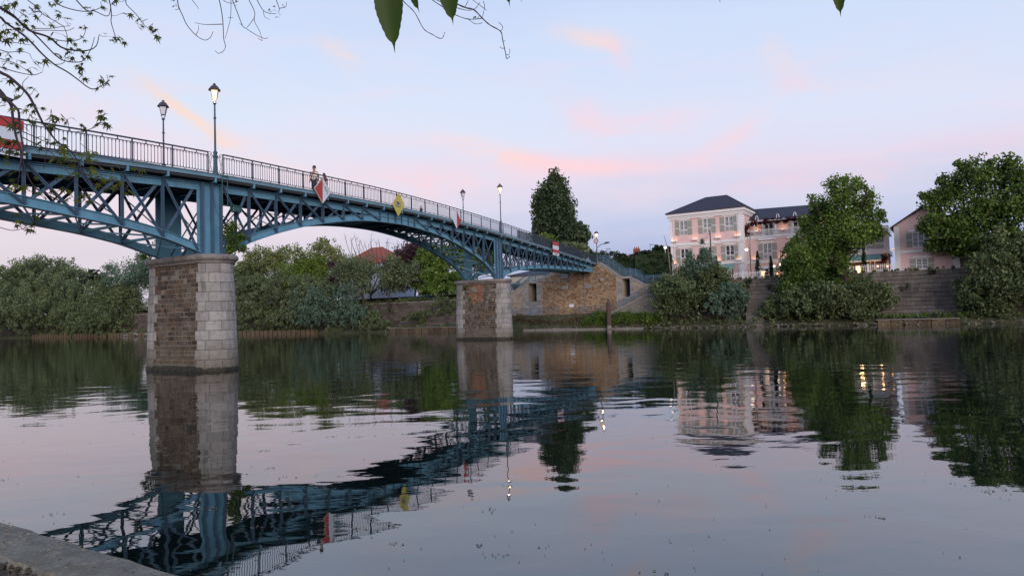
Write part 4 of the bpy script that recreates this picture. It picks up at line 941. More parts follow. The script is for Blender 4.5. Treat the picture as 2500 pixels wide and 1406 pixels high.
# ================================================================== QUAY WALLS AND STONE REVETMENTS
def revet(label, t0, t1, prof, lens, vis0, vis1, m1, m2, seed, cap=True):
    """stone courses; prof = list of (s, z) from bottom to top, one per course joint"""
    rr = random.Random(seed); root = thing('quay_wall', G(prof[0][0], 0.5*(vis0+vis1), prof[0][1]), label, 'stone wall')
    bk = MB(); b_ = []
    for i in range(2):
        t = (t0, t1)[i]; b_.append([G(prof[0][0]+0.3, t, prof[0][1]-1.5)]+[G(s+0.14, t, z) for s, z in prof]+[G(prof[-1][0]+1.2, t, prof[-1][1]-0.05), G(prof[-1][0]+1.2, t, prof[0][1]-1.5)])
    bk.sweep(b_); bk.build('core', M['mortar'] if m1 is not M['quay_stone'] else M['quay_back'], root)
    st = MB(); cnt = 0
    for (sa, za), (sb, zb_) in zip(prof[:-1], prof[1:]):
        t = t0+rr.uniform(0, lens)
        while t < t1-0.2:
            ln = lens*rr.uniform(0.6, 1.5); te = min(t+ln, t1); g = 0.007; gz = 0.028; p = rr.uniform(-0.02, 0.035)
            ow = lambda t_, s_, z_, q_: G(s_, t_, z_)-NN*q_
            top_s = sa if (sb-sa) > 0.15 else sb
            pts = [ow(te-g, sa, za+gz, p), ow(t+g, sa, za+gz, p), ow(t+g, sb+0.2, za+gz, 0), ow(te-g, sb+0.2, za+gz, 0), ow(te-g, top_s+0.03, zb_-gz+rr.uniform(-.02, .02), p), ow(t+g, top_s+0.03, zb_-gz+rr.uniform(-.02, .02), p), ow(t+g, sb+0.25, zb_-gz, 0), ow(te-g, sb+0.25, zb_-gz, 0)]
            if vis0 < t < vis1 and cnt < 296: MB().hexa(pts).build('wall_stone', m1, root); cnt += 1
            else: st.hexa(pts)
            t = te
    tag(st.build('wall_stones', m2, root), kind='stuff')
    if cap:
        t = t0
        while t < t1:
            te = min(t+(1.6 if vis0-5 < t < vis1+5 else 8), t1); s, z = prof[-1]
            MB().hexa([G(s, te-.01, z)-NN*.08, G(s, t+.01, z)-NN*.08, G(s+0.6, t+.01, z), G(s+0.6, te-.01, z), G(s, te-.01, z+.2)-NN*.08, G(s, t+.01, z+.2)-NN*.08, G(s+0.6, t+.01, z+.2), G(s+0.6, te-.01, z+.2)]).build('coping_stone', M['quay_cap'], root); t = te
    return root
M['terrace'] = stonemat('terrace_stone', (0.055, 0.040, 0.034), (0.085, 0.064, 0.052), (0.13, 0.105, 0.085), lich=0.5, lich_col=(0.13, 0.115, 0.09))
M['terrace_mass'] = stonemat('terrace_rubble', (0.055, 0.040, 0.034), (0.085, 0.064, 0.052), (0.13, 0.105, 0.085), lich=0.5, lich_col=(0.13, 0.115, 0.09), src='isl')
prR = [(80.6, 1.05), (81.1, 1.45), (81.6, 1.9), (82.1, 2.4), (82.5, 2.95), (82.9, 3.5), (83.25, 4.1), (83.55, 4.7), (83.6, 5.3), (83.65, 5.9), (83.7, 6.45), (83.75, 6.95)]
revet('long grey rubble quay wall below the pink buildings', -150, -12.3, prR, 0.7, -52, -26, M['quay_stone'], M['quay_mass'], 31)
prL = [(80.3, 0.9), (80.75, 1.3), (81.2, 1.75), (81.7, 2.25), (82.2, 2.8), (82.7, 3.4), (83.1, 4.0), (83.45, 4.6), (83.5, 5.2), (83.55, 5.75)]
revet('brown stepped stone embankment behind the willows left of the farther pier', 16.5, 260, prL, 1.2, 24, 62, M['terrace'], M['terrace_mass'], 32)
# grass strip above the left wall closes the gap to street level
sheet('upper_bank', [G(84.6, 16.4, 5.7), G(84.6, 260, 5.7), G(86.0, 260, 7.02), G(86.0, 16.4, 7.02)], M['grass'])
# river steps on the right
t0_, _ = Wt(79, 1826, 790); t1_, _ = Wt(79, 1862, 790)
sp = thing('river_steps', G(78, 0.5*(t0_+t1_), 0.3), 'narrow flight of stone steps climbing the bank between bushes', 'stone steps')
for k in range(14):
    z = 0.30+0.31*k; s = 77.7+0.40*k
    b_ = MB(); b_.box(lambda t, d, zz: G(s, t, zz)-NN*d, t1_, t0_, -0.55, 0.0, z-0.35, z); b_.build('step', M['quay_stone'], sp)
    b_ = MB(); b_.box(lambda t, d, zz: G(s, t, zz)-NN*d, t1_, t0_, -0.5, 0.07, z+0.002, z+0.09); b_.build('tread', M['quay_cap'], sp, bevel=0.015)  # pale tread over dark riser: the light and dark banding is put into the colours
for tt in (t0_+0.12, t1_-0.12):
    b_ = MB(); b_.hexa([G(77.6, tt-0.12, -0.6), G(77.6, tt+0.12, -0.6), G(83.4, tt+0.12, 3.6), G(83.4, tt-0.12, 3.6), G(77.6, tt-0.12, 0.2), G(77.6, tt+0.12, 0.2), G(83.4, tt+0.12, 4.5), G(83.4, tt-0.12, 4.5)]); b_.build('side_wall', M['quay_stone'], sp)
# sheet piling
def piling(label, x0, x1, zt, wd, parts, y=795):
    ta, _ = Wt(77.5, x0, y); tb, _ = Wt(77.5, x1, y); lo, hi = min(ta, tb), max(ta, tb)
    root = thing('sheet_piling', G(77.5, 0.5*(lo+hi), 0), label, 'sheet piling'); n = int((hi-lo)/wd); st = MB(); rr = random.Random(int(x0))
    for k in range(n):
        a = lo+k*wd; F = lambda t, d, z: G(77.55, t, z)-NN*d; dd = 0.12 if k % 2 else 0.0; h = zt+rr.uniform(-0.05, 0.05)
        if parts: MB().box(F, a+0.03, a+wd-0.03, dd-0.08, dd, -1, h).build('pile', M['rusty'], root); 
        else: st.box(F, a+0.04, a+wd-0.10, dd-0.08, dd, -1, h)
    if not parts: tag(st.build('piles', M['rusty'], root), kind='stuff')
    else:
        b_ = MB(); b_.box(lambda t, d, z: G(77.55, t, z)-NN*d, lo, hi, -0.3, 0.2, zt+0.02, zt+0.12); b_.build('capping_beam', M['quay_cap'], root)
piling('rusty sheet piling with concrete beam at the waterline below the grey quay wall', 2140, 2345, 0.62, 1.5, True)
piling('rusty sheet piling at the waterline left of the farther pier', 945, 1112, 0.75, 1.6, True, 810)
piling('row of rusty piles at the waterline under the far left willows', 75, 365, 0.95, 0.75, False, 824)
piling('row of rusty piles at the waterline right of the near pier', 580, 775, 0.8, 0.75, False, 815)
# rocks near the left shore
ROCK = MB()
rr = random.Random(9)
for k in range(26):
    x = rr.uniform(305, 372); t_, _ = Wt(78.2, x, 812); a = rr.uniform(0.3, 0.7); p = G(rr.uniform(77.3, 79.2), t_, rr.uniform(0.2, 0.9))
    b_ = ROCK; b_.lathe(p, [(a*0.3, -a*0.5), (a*0.9, -a*0.2), (a, a*0.05), (a*0.6, a*0.35), (a*0.15, a*0.42)], 6, rr.uniform(0, 3))
tag(ROCK.build('rubble_heap', M['concrete']), 'pale rubble heap at the waterline left of the near pier', 'stones', kind='stuff')
# tumbled stones along the right shore as one mass
st = MB()
for k in range(420):
    t_ = rr.uniform(-75, -10) if k < 330 else rr.uniform(-10, 12); a = rr.uniform(0.08, 0.24); p = G(rr.uniform(77.2, 78.2), t_, rr.uniform(-0.05, 0.35))
    st.lathe(p, [(a*0.4, -a*0.5), (a, 0), (a*0.5, a*0.4)], 5, rr.uniform(0, 3))
tag(st.build('shore_stones', M['concrete']), 'small pale stones scattered along the waterline of the far bank', 'stones', kind='stuff')

# ================================================================== BUILDINGS
SB = 91.0
def FB(u, d, z): return G(SB, -u, z)-NN*d
def window(root, F, u0, u1, z0, z1, sw=0.72, fill='curtain', shut=True, guard=True, lintel=True, d=0.0, name='window', dark=False):
    w_ = MB(); d0 = d-0.10; tw = 0.09
    w_.box(F, u0, u1, d-0.2, d-0.02, z0, z0+tw); w_.box(F, u0, u1, d-0.2, d-0.02, z1-tw, z1); w_.box(F, u0, u0+tw, d-0.2, d-0.02, z0+tw, z1-tw); w_.box(F, u1-tw, u1, d-0.2, d-0.02, z0+tw, z1-tw)
    um = 0.5*(u0+u1); w_.box(F, um-0.06, um+0.06, d-0.16, d-0.03, z0+tw, z1-tw)
    w_.box(F, u0+tw, um-0.06, d-0.16, d-0.05, z0+(z1-z0)*0.62, z0+(z1-z0)*0.62+0.05); w_.box(F, um+0.06, u1-tw, d-0.16, d-0.05, z0+(z1-z0)*0.62, z0+(z1-z0)*0.62+0.05)
    w_.box(F, u0+tw, um-0.06, d-0.16, d-0.04, z0+(z1-z0)*0.36, z0+(z1-z0)*0.36+0.08); w_.box(F, um+0.06, u1-tw, d-0.16, d-0.04, z0+(z1-z0)*0.36, z0+(z1-z0)*0.36+0.08)
    o = w_.build(name, M['white_trim'], root)
    MB().box(F, u0+tw, u1-tw, d-0.26, d-0.22, z0+tw, z1-tw).build('curtain' if not dark else 'dark_room', M['curtain'] if not dark else M['dark_in'], o)
    for a, b_ in ((u0+tw, um-0.06), (um+0.06, u1-tw)): MB().box(F, a, b_, d-0.13, d-0.12, z0+tw, z1-tw).build('pane', M['pane'], o)
    if shut:
        for a, b_, sg in ((u0-sw-0.02, u0-0.03, 1), (u1+0.03, u1+sw+0.02, -1)):
            s_ = MB(); s_.box(F, a, b_, d+0.02, d+0.07, z0+0.02, z0+(z1-z0)*0.47); s_.box(F, a, b_, d+0.02, d+0.07, z0+(z1-z0)*0.52, z1-0.02); s_.box(F, a+0.04, b_-0.04, d+0.02, d+0.055, z0+(z1-z0)*0.47, z0+(z1-z0)*0.52)
            for kk in range(14):
                for (za, zb_) in ((z0+0.1, z0+(z1-z0)*0.45), (z0+(z1-z0)*0.54, z1-0.1)):
                    zz = za+(zb_-za)*kk/14; s_.box(F, a+0.08, b_-0.08, d+0.071, d+0.08, zz, zz+(zb_-za)/14*0.6)
            s_.build('shutter', M['shutter'], o)
            MB().box(F, a, b_, d+0.056, d+0.075, z0+(z1-z0)*0.475, z0+(z1-z0)*0.515).build('shutter_rail', M['white_trim'], o)
    if guard:
        g_ = MB(); h = z0+(z1-z0)*0.34; g_.box(F, u0, u1, d+0.03, d+0.07, h, h+0.05); g_.box(F, u0, u1, d+0.03, d+0.07, z0+0.06, z0+0.09)
        n = 11
        for k in range(n+1): a = u0+(u1-u0)*k/n; g_.box(F, a-0.012, a+0.012, d+0.04, d+0.06, z0+0.09, h)
        for k in range(n): a = u0+(u1-u0)*(k+0.5)/n; g_.box(F, a-0.03, a+0.03, d+0.04, d+0.055, h-0.22, h-0.14)
        g_.build('window_guard', M['white_trim'], o)
    if lintel:
        l_ = MB(); l_.box(F, u0-0.35, u1+0.35, d, d+0.10, z1+0.10, z1+0.38)
        if lintel == 2: l_.box(F, u0-0.6, u1+0.6, d, d+0.30, z1+0.55, z1+0.90)
        l_.build('lintel', M['white_trim'], root)
    return o
def wall_with_holes(F, u0, u1, z0, z1, holes, depth, mb):
    """solid wall u0..u1 with window openings, built as strips"""
    us = sorted(set([u0, u1]+[h[0] for h in holes]+[h[1] for h in holes]))
    for a, b_ in zip(us[:-1], us[1:]):
        hs = sorted([h for h in holes if h[0] <= 0.5*(a+b_) <= h[1]], key=lambda h: h[2]); z = z0
        for h in hs: mb.box(F, a, b_, -depth, 0, z, h[2]); z = h[3]
        mb.box(F, a, b_, -depth, 0, z, z1)
def uplight(root, F, u, z, d=0.0, e=5):
    l_ = MB(); l_.box(F, u-0.42, u+0.42, d+0.0, d+0.42, z-0.08, z); l_.box(F, u-0.42, u+0.42, d+0.39, d+0.42, z, z+0.10); l_.box(F, u-0.42, u-0.39, d+0.0, d+0.39, z, z+0.10); l_.box(F, u+0.39, u+0.42, d+0.0, d+0.39, z, z+0.10); l_.build('light_ledge', M['white_trim'], root)
    ld = bpy.data.lights.new('wall_uplight', 'AREA'); ld.shape = 'RECTANGLE'; ld.size = 0.7; ld.size_y = 0.12; ld.energy = e; ld.color = (1.0, 0.52, 0.22)
    lo = bpy.data.objects.new('wall_uplight', ld); COL.objects.link(lo); lo.parent = root; lo.location = F(u, d+0.30, z+0.03)-root.location
    lo.rotation_euler = (math.pi, 0, math.atan2(E.y, E.x))

pb = thing('pink_house', FB(17.6, -5, 7.0), 'three storey pink house with dark hipped roof, sage shutters and wall lights', 'house')
cols = [13.85, 17.82, 21.42]; hw_ = 0.70
upz = (15.30, 17.72); loz = (10.52, 13.02)
holes = [(c-hw_, c+hw_, *upz) for c in cols]+[(c-hw_, c+hw_, *loz) for c in cols]+[(15.5, 21.8, 7.3, 9.2)]
U0, U1 = 11.55, 23.6
mb = MB(); wall_with_holes(FB, U0+0.3, U1-0.3, 7.0, 18.2, holes, 0.45, mb); mb.build('wall', M['pink'], pb)
mb = MB(); mb.box(FB, U0, U0+0.3, -10.0, 0.0, 7.0, 18.2); mb.box(FB, U1-0.3, U1, -10.0, -0.0, 7.0, 18.2); mb.box(FB, U0+0.3, U1-0.3, -10.0, -9.7, 7, 18.2); mb.box(FB, U0+0.3, U1-0.3, -9.7, -0.45, 18.0, 18.2); mb.build('side_walls', M['pink'], pb)
for k in range(24):
    z = 7.0+k*0.4583
    for (a, b_) in ((U0-0.06, U0+0.42), (U1-0.72, U1+0.06)): MB().box(FB, a, b_, -0.30, 0.06+0.012*(k % 2), z+0.012, z+0.455).build('corner_block', M['white_trim'], pb)
mb = MB(); mb.box(FB, U1+0.0, U1+0.075, -1.0, -0.3, 7.0, 18.0); mb.build('corner_pilaster', M['white_trim'], pb)
for (z0, z1, d1) in ((13.35, 13.50, 0.08), (13.50, 13.80, 0.16), (9.95, 10.10, 0.08), (10.10, 10.35, 0.16), (18.0, 18.25, 0.12), (18.25, 18.55, 0.22), (18.55, 18.95, 0.42)):
    mb = MB(); e_ = 0.0 if z0 < 17.9 else 1
    mb.box(FB, U0-0.07-d1*e_, U1+0.07+d1*e_, -10.1-d1*e_ if e_ else -0.25, d1+0.075, z0, z1); mb.build('cornice' if e_ else 'string_course', M['white_trim'], pb)
# hipped roof
ov = 0.62; ze = 18.97; ez = [FB(U0-ov, ov, ze), FB(U1+ov, ov, ze), FB(U1+ov, -10-ov, ze), FB(U0-ov, -10-ov, ze)]; ra = FB(16.3, -5.0, 21.9); rb = FB(19.9, -5.0, 21.9)
dz = Vector((0, 0, 0.12))
mb = MB(); mb.add(ez+[p+dz for p in ez]+[ra+dz, rb+dz], [(3, 2, 1, 0), (0, 1, 5, 4), (1, 2, 6, 5), (2, 3, 7, 6), (3, 0, 4, 7), (4, 5, 9, 8), (5, 6, 9), (6, 7, 8, 9), (7, 4, 8)]); rf = mb.build('roof', M['slate'], pb)
# slate courses, proud strips of the front and right slopes
mb = MB()
for k in range(1, 15):
    f = k/15
    for (A0, A1, B0, B1) in ((ez[0]+dz, ez[1]+dz, ra+dz, rb+dz), (ez[1]+dz, ez[2]+dz, rb+dz, rb+dz)):
        p, q_ = A0.lerp(B0, f), A1.lerp(B1, f); p2, q2 = A0.lerp(B0, f-0.012), A1.lerp(B1, f-0.012); up = Vector((0, 0, 0.022)); mb.add([p2, q2, q2+up, p2+up, p, q_, ], [(0, 1, 2, 3), (3, 2, 5, 4)])
tag(mb.build('slate_courses', M['slate'], rf), kind='stuff')
mb = MB(); mb.tube([ez[0]+dz, ra+dz, rb+dz, ez[1]+dz], 0.09, 5); mb.tube([rb+dz, ez[2]+dz], 0.09, 5); mb.build('ridge_tiles', M['slate'], rf)
for i, c in enumerate(cols):
    window(pb, FB, c-hw_, c+hw_, *upz, dark=(i == 2 and False)); window(pb, FB, c-hw_, c+hw_, *loz, lintel=2, dark=True)
for uu in (12.15, 15.75, 19.6, 22.7):
    uplight(pb, FB, uu, 14.35); uplight(pb, FB, uu, 10.50)
for uu in (U0+0.55, U1-0.85): mb = MB(); mb.tube([FB(uu, 0.12, 7), FB(uu, 0.12, 18.2)], 0.06, 6); mb.build('downpipe', M['white_trim'], pb)
# ground floor opening with green awning
MB().box(FB, 15.5, 21.8, -0.5, -0.45, 7.3, 9.2).build('dark_room', M['dark_in'], pb)
mb = MB(); mb.hexa([FB(15.2, 2.3, 8.75), FB(22.2, 2.3, 8.75), FB(22.2, 0.05, 9.80), FB(15.2, 0.05, 9.80), FB(15.2, 2.3, 8.82), FB(22.2, 2.3, 8.82), FB(22.2, 0.05, 9.87), FB(15.2, 0.05, 9.87)]); aw = mb.build('awning', M['awning'], pb)
MB().box(FB, 15.2, 22.2, 2.3, 2.38, 8.60, 8.84).build('front_bar', M['white_trim'], aw)
mb = MB()
for k in range(28): u = 15.2+k*0.25; mb.prism([FB(u, 2.31, 8.60), FB(u+0.25, 2.31, 8.60), FB(u+0.25, 2.31, 8.40), FB(u+0.125, 2.31, 8.30), FB(u, 2.31, 8.40)], -NN*0.02)
mb.build('valance', M['curtain'], aw)

# wing with roof terrace
SWG = 92.3
def FW(u, d, z): return G(SWG, -u, z)-NN*d
wg = thing('pink_wing', FW(34, -4, 7.0), 'long pink two storey wing with white balustraded roof terrace and purple vine pergola', 'building')
wc = [27.25, 31.6, 35.5]
holes = [(c-hw_, c+hw_, 10.45, 12.95) for c in wc]+[(26.4, 28.2, 7.2, 9.1), (30.0, 37.0, 7.3, 9.0)]
mb = MB(); wall_with_holes(FW, 23.72, 37.6, 7.0, 14.0, holes, 0.4, mb); mb.build('wall', M['pink'], wg)
for (z0, z1, d1) in ((13.7, 13.95, 0.10), (13.95, 14.2, 0.26), (9.75, 9.95, 0.10), (9.95, 10.25, 0.2)): MB().box(FW, 23.72, 37.7, -0.2, d1, z0, z1).build('string_course', M['white_trim'], wg)
MB().box(FW, 23.72, 37.6, -3.2, -0.22, 13.85, 14.1).build('terrace_floor', M['concrete'], wg)
mb = MB(); wall_with_holes(lambda u, d, z: FW(u, d-3.2, z), 23.72, 37.6, 14.1, 17.0, [(c-0.75, c+0.75, 14.15, 16.4) for c in (26.9, 31.4, 35.9)], 0.3, mb); mb.build('upper_wall', M['pink'], wg)
for c in (26.9, 31.4, 35.9):
    window(wg, lambda u, d, z: FW(u, d-3.2, z), c-0.72, c+0.72, 14.15, 16.4, shut=False, guard=False, lintel=False, dark=True, name='terrace_door')
    for e_ in (-0.95, 0.95): MB().box(FW, c+e_-0.12, c+e_+0.12, -3.2, -2.9, 14.1, 16.6).build('pilaster', M['white_trim'], wg)
for uu in (24.9, 29.2, 33.6): uplight(wg, lambda u, d, z: FW(u, d-3.2, z), uu, 15.2, e=8)
for uu in (25.2, 29.4, 33.8): uplight(wg, FW, uu, 10.42)
for i, c in enumerate(wc): window(wg, FW, c-hw_, c+hw_, 10.45, 12.95, lintel=2)
window(wg, FW, 26.5, 28.1, 7.25, 9.0, guard=False, dark=True)
mb = MB(); mb.hexa([FW(23.7, -2.3, 17.0), FW(37.9, -2.3, 17.0), FW(37.9, -11, 17.0), FW(23.7, -11, 17.0), FW(23.7, -6.5, 19.3), FW(36.2, -6.5, 19.3), FW(36.2, -6.9, 19.3), FW(23.7, -6.9, 19.6)]); rf2 = mb.build('roof', M['slate'], wg)
MB().box(FW, 23.7, 37.9, -2.35, -2.2, 16.85, 17.05).build('gutter', M['white_trim'], rf2)
MB().box(FW, 37.2, 37.58, -11, -0.4, 7, 17).build('side_wall', M['pink'], wg)
MB().box(FW, 37.62, 44.3, -9, 0.0, 10.15, 10.75).build('balcony_slab', M['white_trim'], wg); MB().box(FW, 37.62, 44.3, -9, -0.3, 13.3, 14.35).build('flat_roof', M['white_trim'], wg)
mb = MB(); wall_with_holes(lambda u, d, z: FW(u, d-2.2, z), 37.62, 44.3, 10.76, 13.29, [(38.4, 40.4, 11.0, 13.0), (41.2, 43.6, 11.0, 13.0)], 0.3, mb); mb.build('recessed_wall', M['white_trim'], wg)
for a_, b__ in ((38.4, 40.4), (41.2, 43.6)): window(wg, lambda u, d, z: FW(u, d-2.2, z), a_, b__, 11.0, 13.0, shut=False, guard=False, lintel=False)
bl_ = MB(); bl_.box(FW, 37.7, 44.2, -0.08, -0.02, 11.75, 11.83); bl_.box(FW, 37.7, 44.2, -0.08, -0.02, 10.9, 10.95); kk = 37.8
while kk < 44.2: bl_.box(FW, kk-.02, kk+.02, -0.07, -0.03, 10.76, 11.75); bl_.box(FW, kk-.045, kk+.045, -0.065, -0.035, 11.5, 11.62); kk += 0.16
tag(bl_.build('balcony_balustrade', M['white_trim'], wg), kind='stuff')
MB().box(FW, 37.62, 44.3, -3.4, -3.3, 7.0, 10.15).build('restaurant_wall', M['pink'], wg)
for uu in (39.0, 41.8, 44.1): MB().box(FW, uu-.1, uu+.1, -0.4, -0.15, 7, 10.15).build('column', M['white_trim'], wg)
tr = MB()
tr.box(FW, 23.9, 37.5, 0.02, 0.10, 15.18, 15.26); tr.box(FW, 23.9, 37.5, 0.03, 0.09, 14.32, 14.37)
k = 23.95
while k < 37.5: tr.box(FW, k-0.02, k+0.02, 0.04, 0.08, 14.37, 15.18); tr.box(FW, k-0.045, k+0.045, 0.045, 0.075, 14.95, 15.05); k += 0.16
tag(tr.build('terrace_balustrade', M['white_trim'], wg), kind='stuff')
# pergola with white loop brackets and purple vine
for k, uu in enumerate([25.3, 28.6, 31.2, 34.2, 36.8]):
    b_ = MB(); b_.box(FW, uu-0.06, uu+0.06, -0.35, -0.23, 14.1, 16.55); b_.box(FW, uu-0.05, uu+0.05, -3.2, 0.35, 16.55, 16.68); b_.build('pergola_post', M['white_trim'], wg)
    b_ = MB(); b_.tube([FW(uu+0.22*math.cos(a_*math.pi/8*1.0), -2.1, 17.05+0.75*math.sin(a_*math.pi/8)) for a_ in range(9)], 0.055, 5); b_.tube([FW(uu-0.22, -2.1, 17.05), FW(uu+0.22, -2.1, 17.05)], 0.055, 5); b_.build('loop_bracket', M['white_trim'], wg)
b_ = MB(); b_.tube([FW(23.9, 0.1, 16.6), FW(37.5, 0.1, 16.6)], 0.04, 4); b_.tube([FW(23.9, -1.4, 16.6), FW(37.5, -1.4, 16.6)], 0.04, 4); b_.build('pergola_wires', M['white_trim'], wg)
# right part of the ground floor: restaurant with pale green awning, warm inside
MB().box(FW, 30, 37, -3.5, -3.4, 7.0, 9.2).build('restaurant_back', M['rubble_abut2'], wg)
mb = MB(); mb.hexa([FW(37.2, 1.4, 9.15), FW(43.4, 1.4, 9.15), FW(43.4, 0.05, 10.05), FW(37.2, 0.05, 10.05), FW(37.2, 1.4, 9.22), FW(43.4, 1.4, 9.22), FW(43.4, 0.05, 10.12), FW(37.2, 0.05, 10.12)]); aw = mb.build('awning', M['awning'], wg)
MB().box(FW, 37.2, 43.4, 1.4, 1.46, 9.0, 9.22).build('front_bar', M['white_trim'], aw)
MB().box(FW, 42.3, 42.5, -0.3, 0.05, 7, 9.2).build('door_post', M['white_trim'], wg)

# gabled front on the right
SG = 86.0
def FG(u, d, z): return G(SG, -u, z)-NN*d
gb = thing('gabled_house', FG(48, -4, 7.0), 'pale pink gabled house with dark roof edge right of the trees', 'house')
ga, gbq, zc_, za_ = 44.45, 51.9, 13.35, 15.75
um = 0.5*(ga+gbq)
holes = [(45.95+0.72, 45.95+2.1, 10.35, 12.25)]
mb = MB(); wall_with_holes(FG, ga, gbq, 7.0, zc_, [(46.6, 48.0, 10.35, 12.35), (46.9, 48.3, 7.3, 8.75)], 0.35, mb)
mb.prism([FG(ga, 0, zc_), FG(gbq, 0, zc_), FG(um, 0, za_)], NN*0.35); mb.build('wall', M['pink'], gb)
MB().box(FG, ga, ga+0.3, -8, -0.35, 7.0, zc_).build('side_wall', M['pink'], gb); MB().box(FG, gbq-0.3, gbq, -8, -0.35, 7.0, zc_).build('side_wall', M['pink'], gb)
window(gb, FG, 46.6, 48.0, 10.35, 12.35, guard=False, sw=0.7); window(gb, FG, 46.9, 48.3, 7.3, 8.75, guard=False, sw=0.7)
for k in range(12):
    z = 7.05+k*0.52
    MB().box(FG, ga-0.04, ga+0.62, -0.1, 0.06, z+.01, z+.51).build('corner_block', M['white_trim'], gb)
    MB().box(FG, gbq-0.66, gbq+0.04, -0.1, 0.06, z+.01, z+.51).build('corner_block', M['white_trim'], gb)
MB().box(FG, ga, gbq, -0.1, 0.09, 9.62, 9.95).build('string_course', M['white_trim'], gb)
for (p, q_) in ((FG(ga-0.45, 0, zc_-0.28), FG(um, 0, za_+0.05)), (FG(gbq+0.45, 0, zc_-0.28), FG(um, 0, za_+0.05))):
    up = Vector((0, 0, 0.22)); o_ = -NN*0.4
    MB().hexa([p+o_, q_+o_, q_+NN*8.2, p+NN*8.2, p+o_+up, q_+o_+up, q_+NN*8.2+up, p+NN*8.2+up]).build('roof_slope', M['slate'], gb)
MB().box(FG, gbq+0.05, 64, -6, -0.8, 7.0, 10.6).build('annex_wall', M['cream_wall'], gb)
uplight(gb, lambda u, d, z: FG(ga, -1.5, z)+E*d, 0, 10.3, e=5)

# houses behind, left
def simple_house(nm, label, s, t0, t1, depth, z0, ze, zr_, wallm, roofm, wins=(), chim=(), hip=0.3):
    F = lambda t, d, z: G(s, t, z)-NN*d
    root = thing(nm, F(0.5*(t0+t1), -depth/2, z0), label, 'house')
    MB().box(F, t0, t1, -depth, 0, z0, ze).build('wall', wallm, root)
    o_ = 0.4; c = [F(t0-o_, o_, ze), F(t1+o_, o_, ze), F(t1+o_, -depth-o_, ze), F(t0-o_, -depth-o_, ze)]; L_ = t1-t0
    a = F(t0+L_*hip, -depth/2, zr_); b_ = F(t1-L_*hip, -depth/2, zr_); u = Vector((0, 0, .12))
    mb = MB(); mb.add([*c, *[p+u for p in c], a+u, b_+u], [(0, 1, 2, 3), (0, 4, 5, 1), (1, 5, 6, 2), (2, 6, 7, 3), (3, 7, 4, 0), (4, 8, 9, 5), (5, 9, 6), (6, 9, 8, 7), (7, 8, 4)]); rf = mb.build('roof', roofm, root)
    mb = MB(); mb.tube([c[0]+u, a+u, b_+u, c[1]+u], 0.12, 5); mb.build('ridge_tiles', roofm, rf)
    for (tw_, zw) in wins:
        o = MB().box(F, tw_-0.5, tw_+0.5, 0, 0.04, zw, zw+1.5).build('window', M['white_trim'], root); MB().box(F, tw_-0.42, tw_+0.42, 0.04, 0.05, zw+.08, zw+1.42).build('pane', M['dark_in'], o)
    for (tc_, h) in chim:
        o = MB().box(F, tc_-0.7, tc_+0.7, -depth/2-0.4, -depth/2+0.4, ze, h).build('chimney', M['red_tile'], root)
        for k in (-0.45, 0, 0.45): MB().lathe(F(tc_+k, -depth/2, h), [(0.13, 0), (0.10, 0.45)], 8).build('chimney_pot', M['red_tile'], o)
    return root
wh = simple_house('white_house', 'white house with red tiled hipped roof among the trees across the river', 98, 57.8, 73.5, 9, 7, 15.9, 20.0, M['white_wall'], M['red_tile'], [(60.2, 9.0), (60.2, 12.5), (66, 12.5)], hip=0.38)
sk = MB(); sk.box(lambda t, d, z: G(98, t, z)-NN*d, 60.2, 61.6, -0.9, -0.1, 16.9, 17.5); sk.build('skylight', M['pane'], wh)
simple_house('cream_house', 'cream house glimpsed under the last span behind the left-hand stair', 97, 14.5, 24, 8, 7, 10.6, 11.6, M['cream_wall'], M['slate'], [(16, 8.3)])
simple_house('cream_house', 'cream house half hidden behind bushes right of the near pier', 100, 96, 118, 8, 7, 10.5, 13.0, M['cream_wall'], M['red_tile'], [(99, 8), (103, 8), (108, 8)])
t_, z_ = Wt(125, 1532, 612)
simple_house('brick_house', 'red brick roof and chimney rising behind the clipped hedge', 125, t_-2.5, t_+3.0, 7, 7, z_-1.9, z_-0.9, M['red_tile'], M['red_tile'], chim=[(t_-0.8, z_+0.6)])
t_, z_ = Wt(125, 1594, 606)
simple_house('brick_house', 'distant house with chimney behind the hedge next to the pink house', 125, t_-3.5, t_+3.0, 7, 7, z_-0.9, z_-0.3, M['red_tile'], M['slate'], chim=[(t_, z_+0.2)])
t_, z_ = Wt(110, 1070, 400)
# aerials
for (x, y0, y1, lb) in ((1587, 597, 612, 'thin television aerial above the hedge left of the pink house'), (1482, 607, 622, 'small television aerial above the left end of the hedge'), (943, 592, 612, 'thin aerial above the white house')):
    s = 124 if x > 1000 else 99; a = Wp(s, x, y1); b_ = Wp(s, x, y0); r = thing('television_aerial', a, lb, 'aerial')
    MB().tube([a-Vector((0, 0, 2.5)), b_], 0.05, 4).build('mast', M['ink'], r)
    m_ = MB(); m_.tube([b_+E*0.3, b_-E*1.1+Vector((0, 0, -0.15))], 0.035, 4)
    for k in range(5): c_ = b_-E*(0.2*k)+Vector((0, 0, -0.03*k)); m_.tube([c_-Vector((0, 0, 0.25)), c_+Vector((0, 0, 0.25))], 0.022, 4)
    m_.build('elements', M['ink'], r)

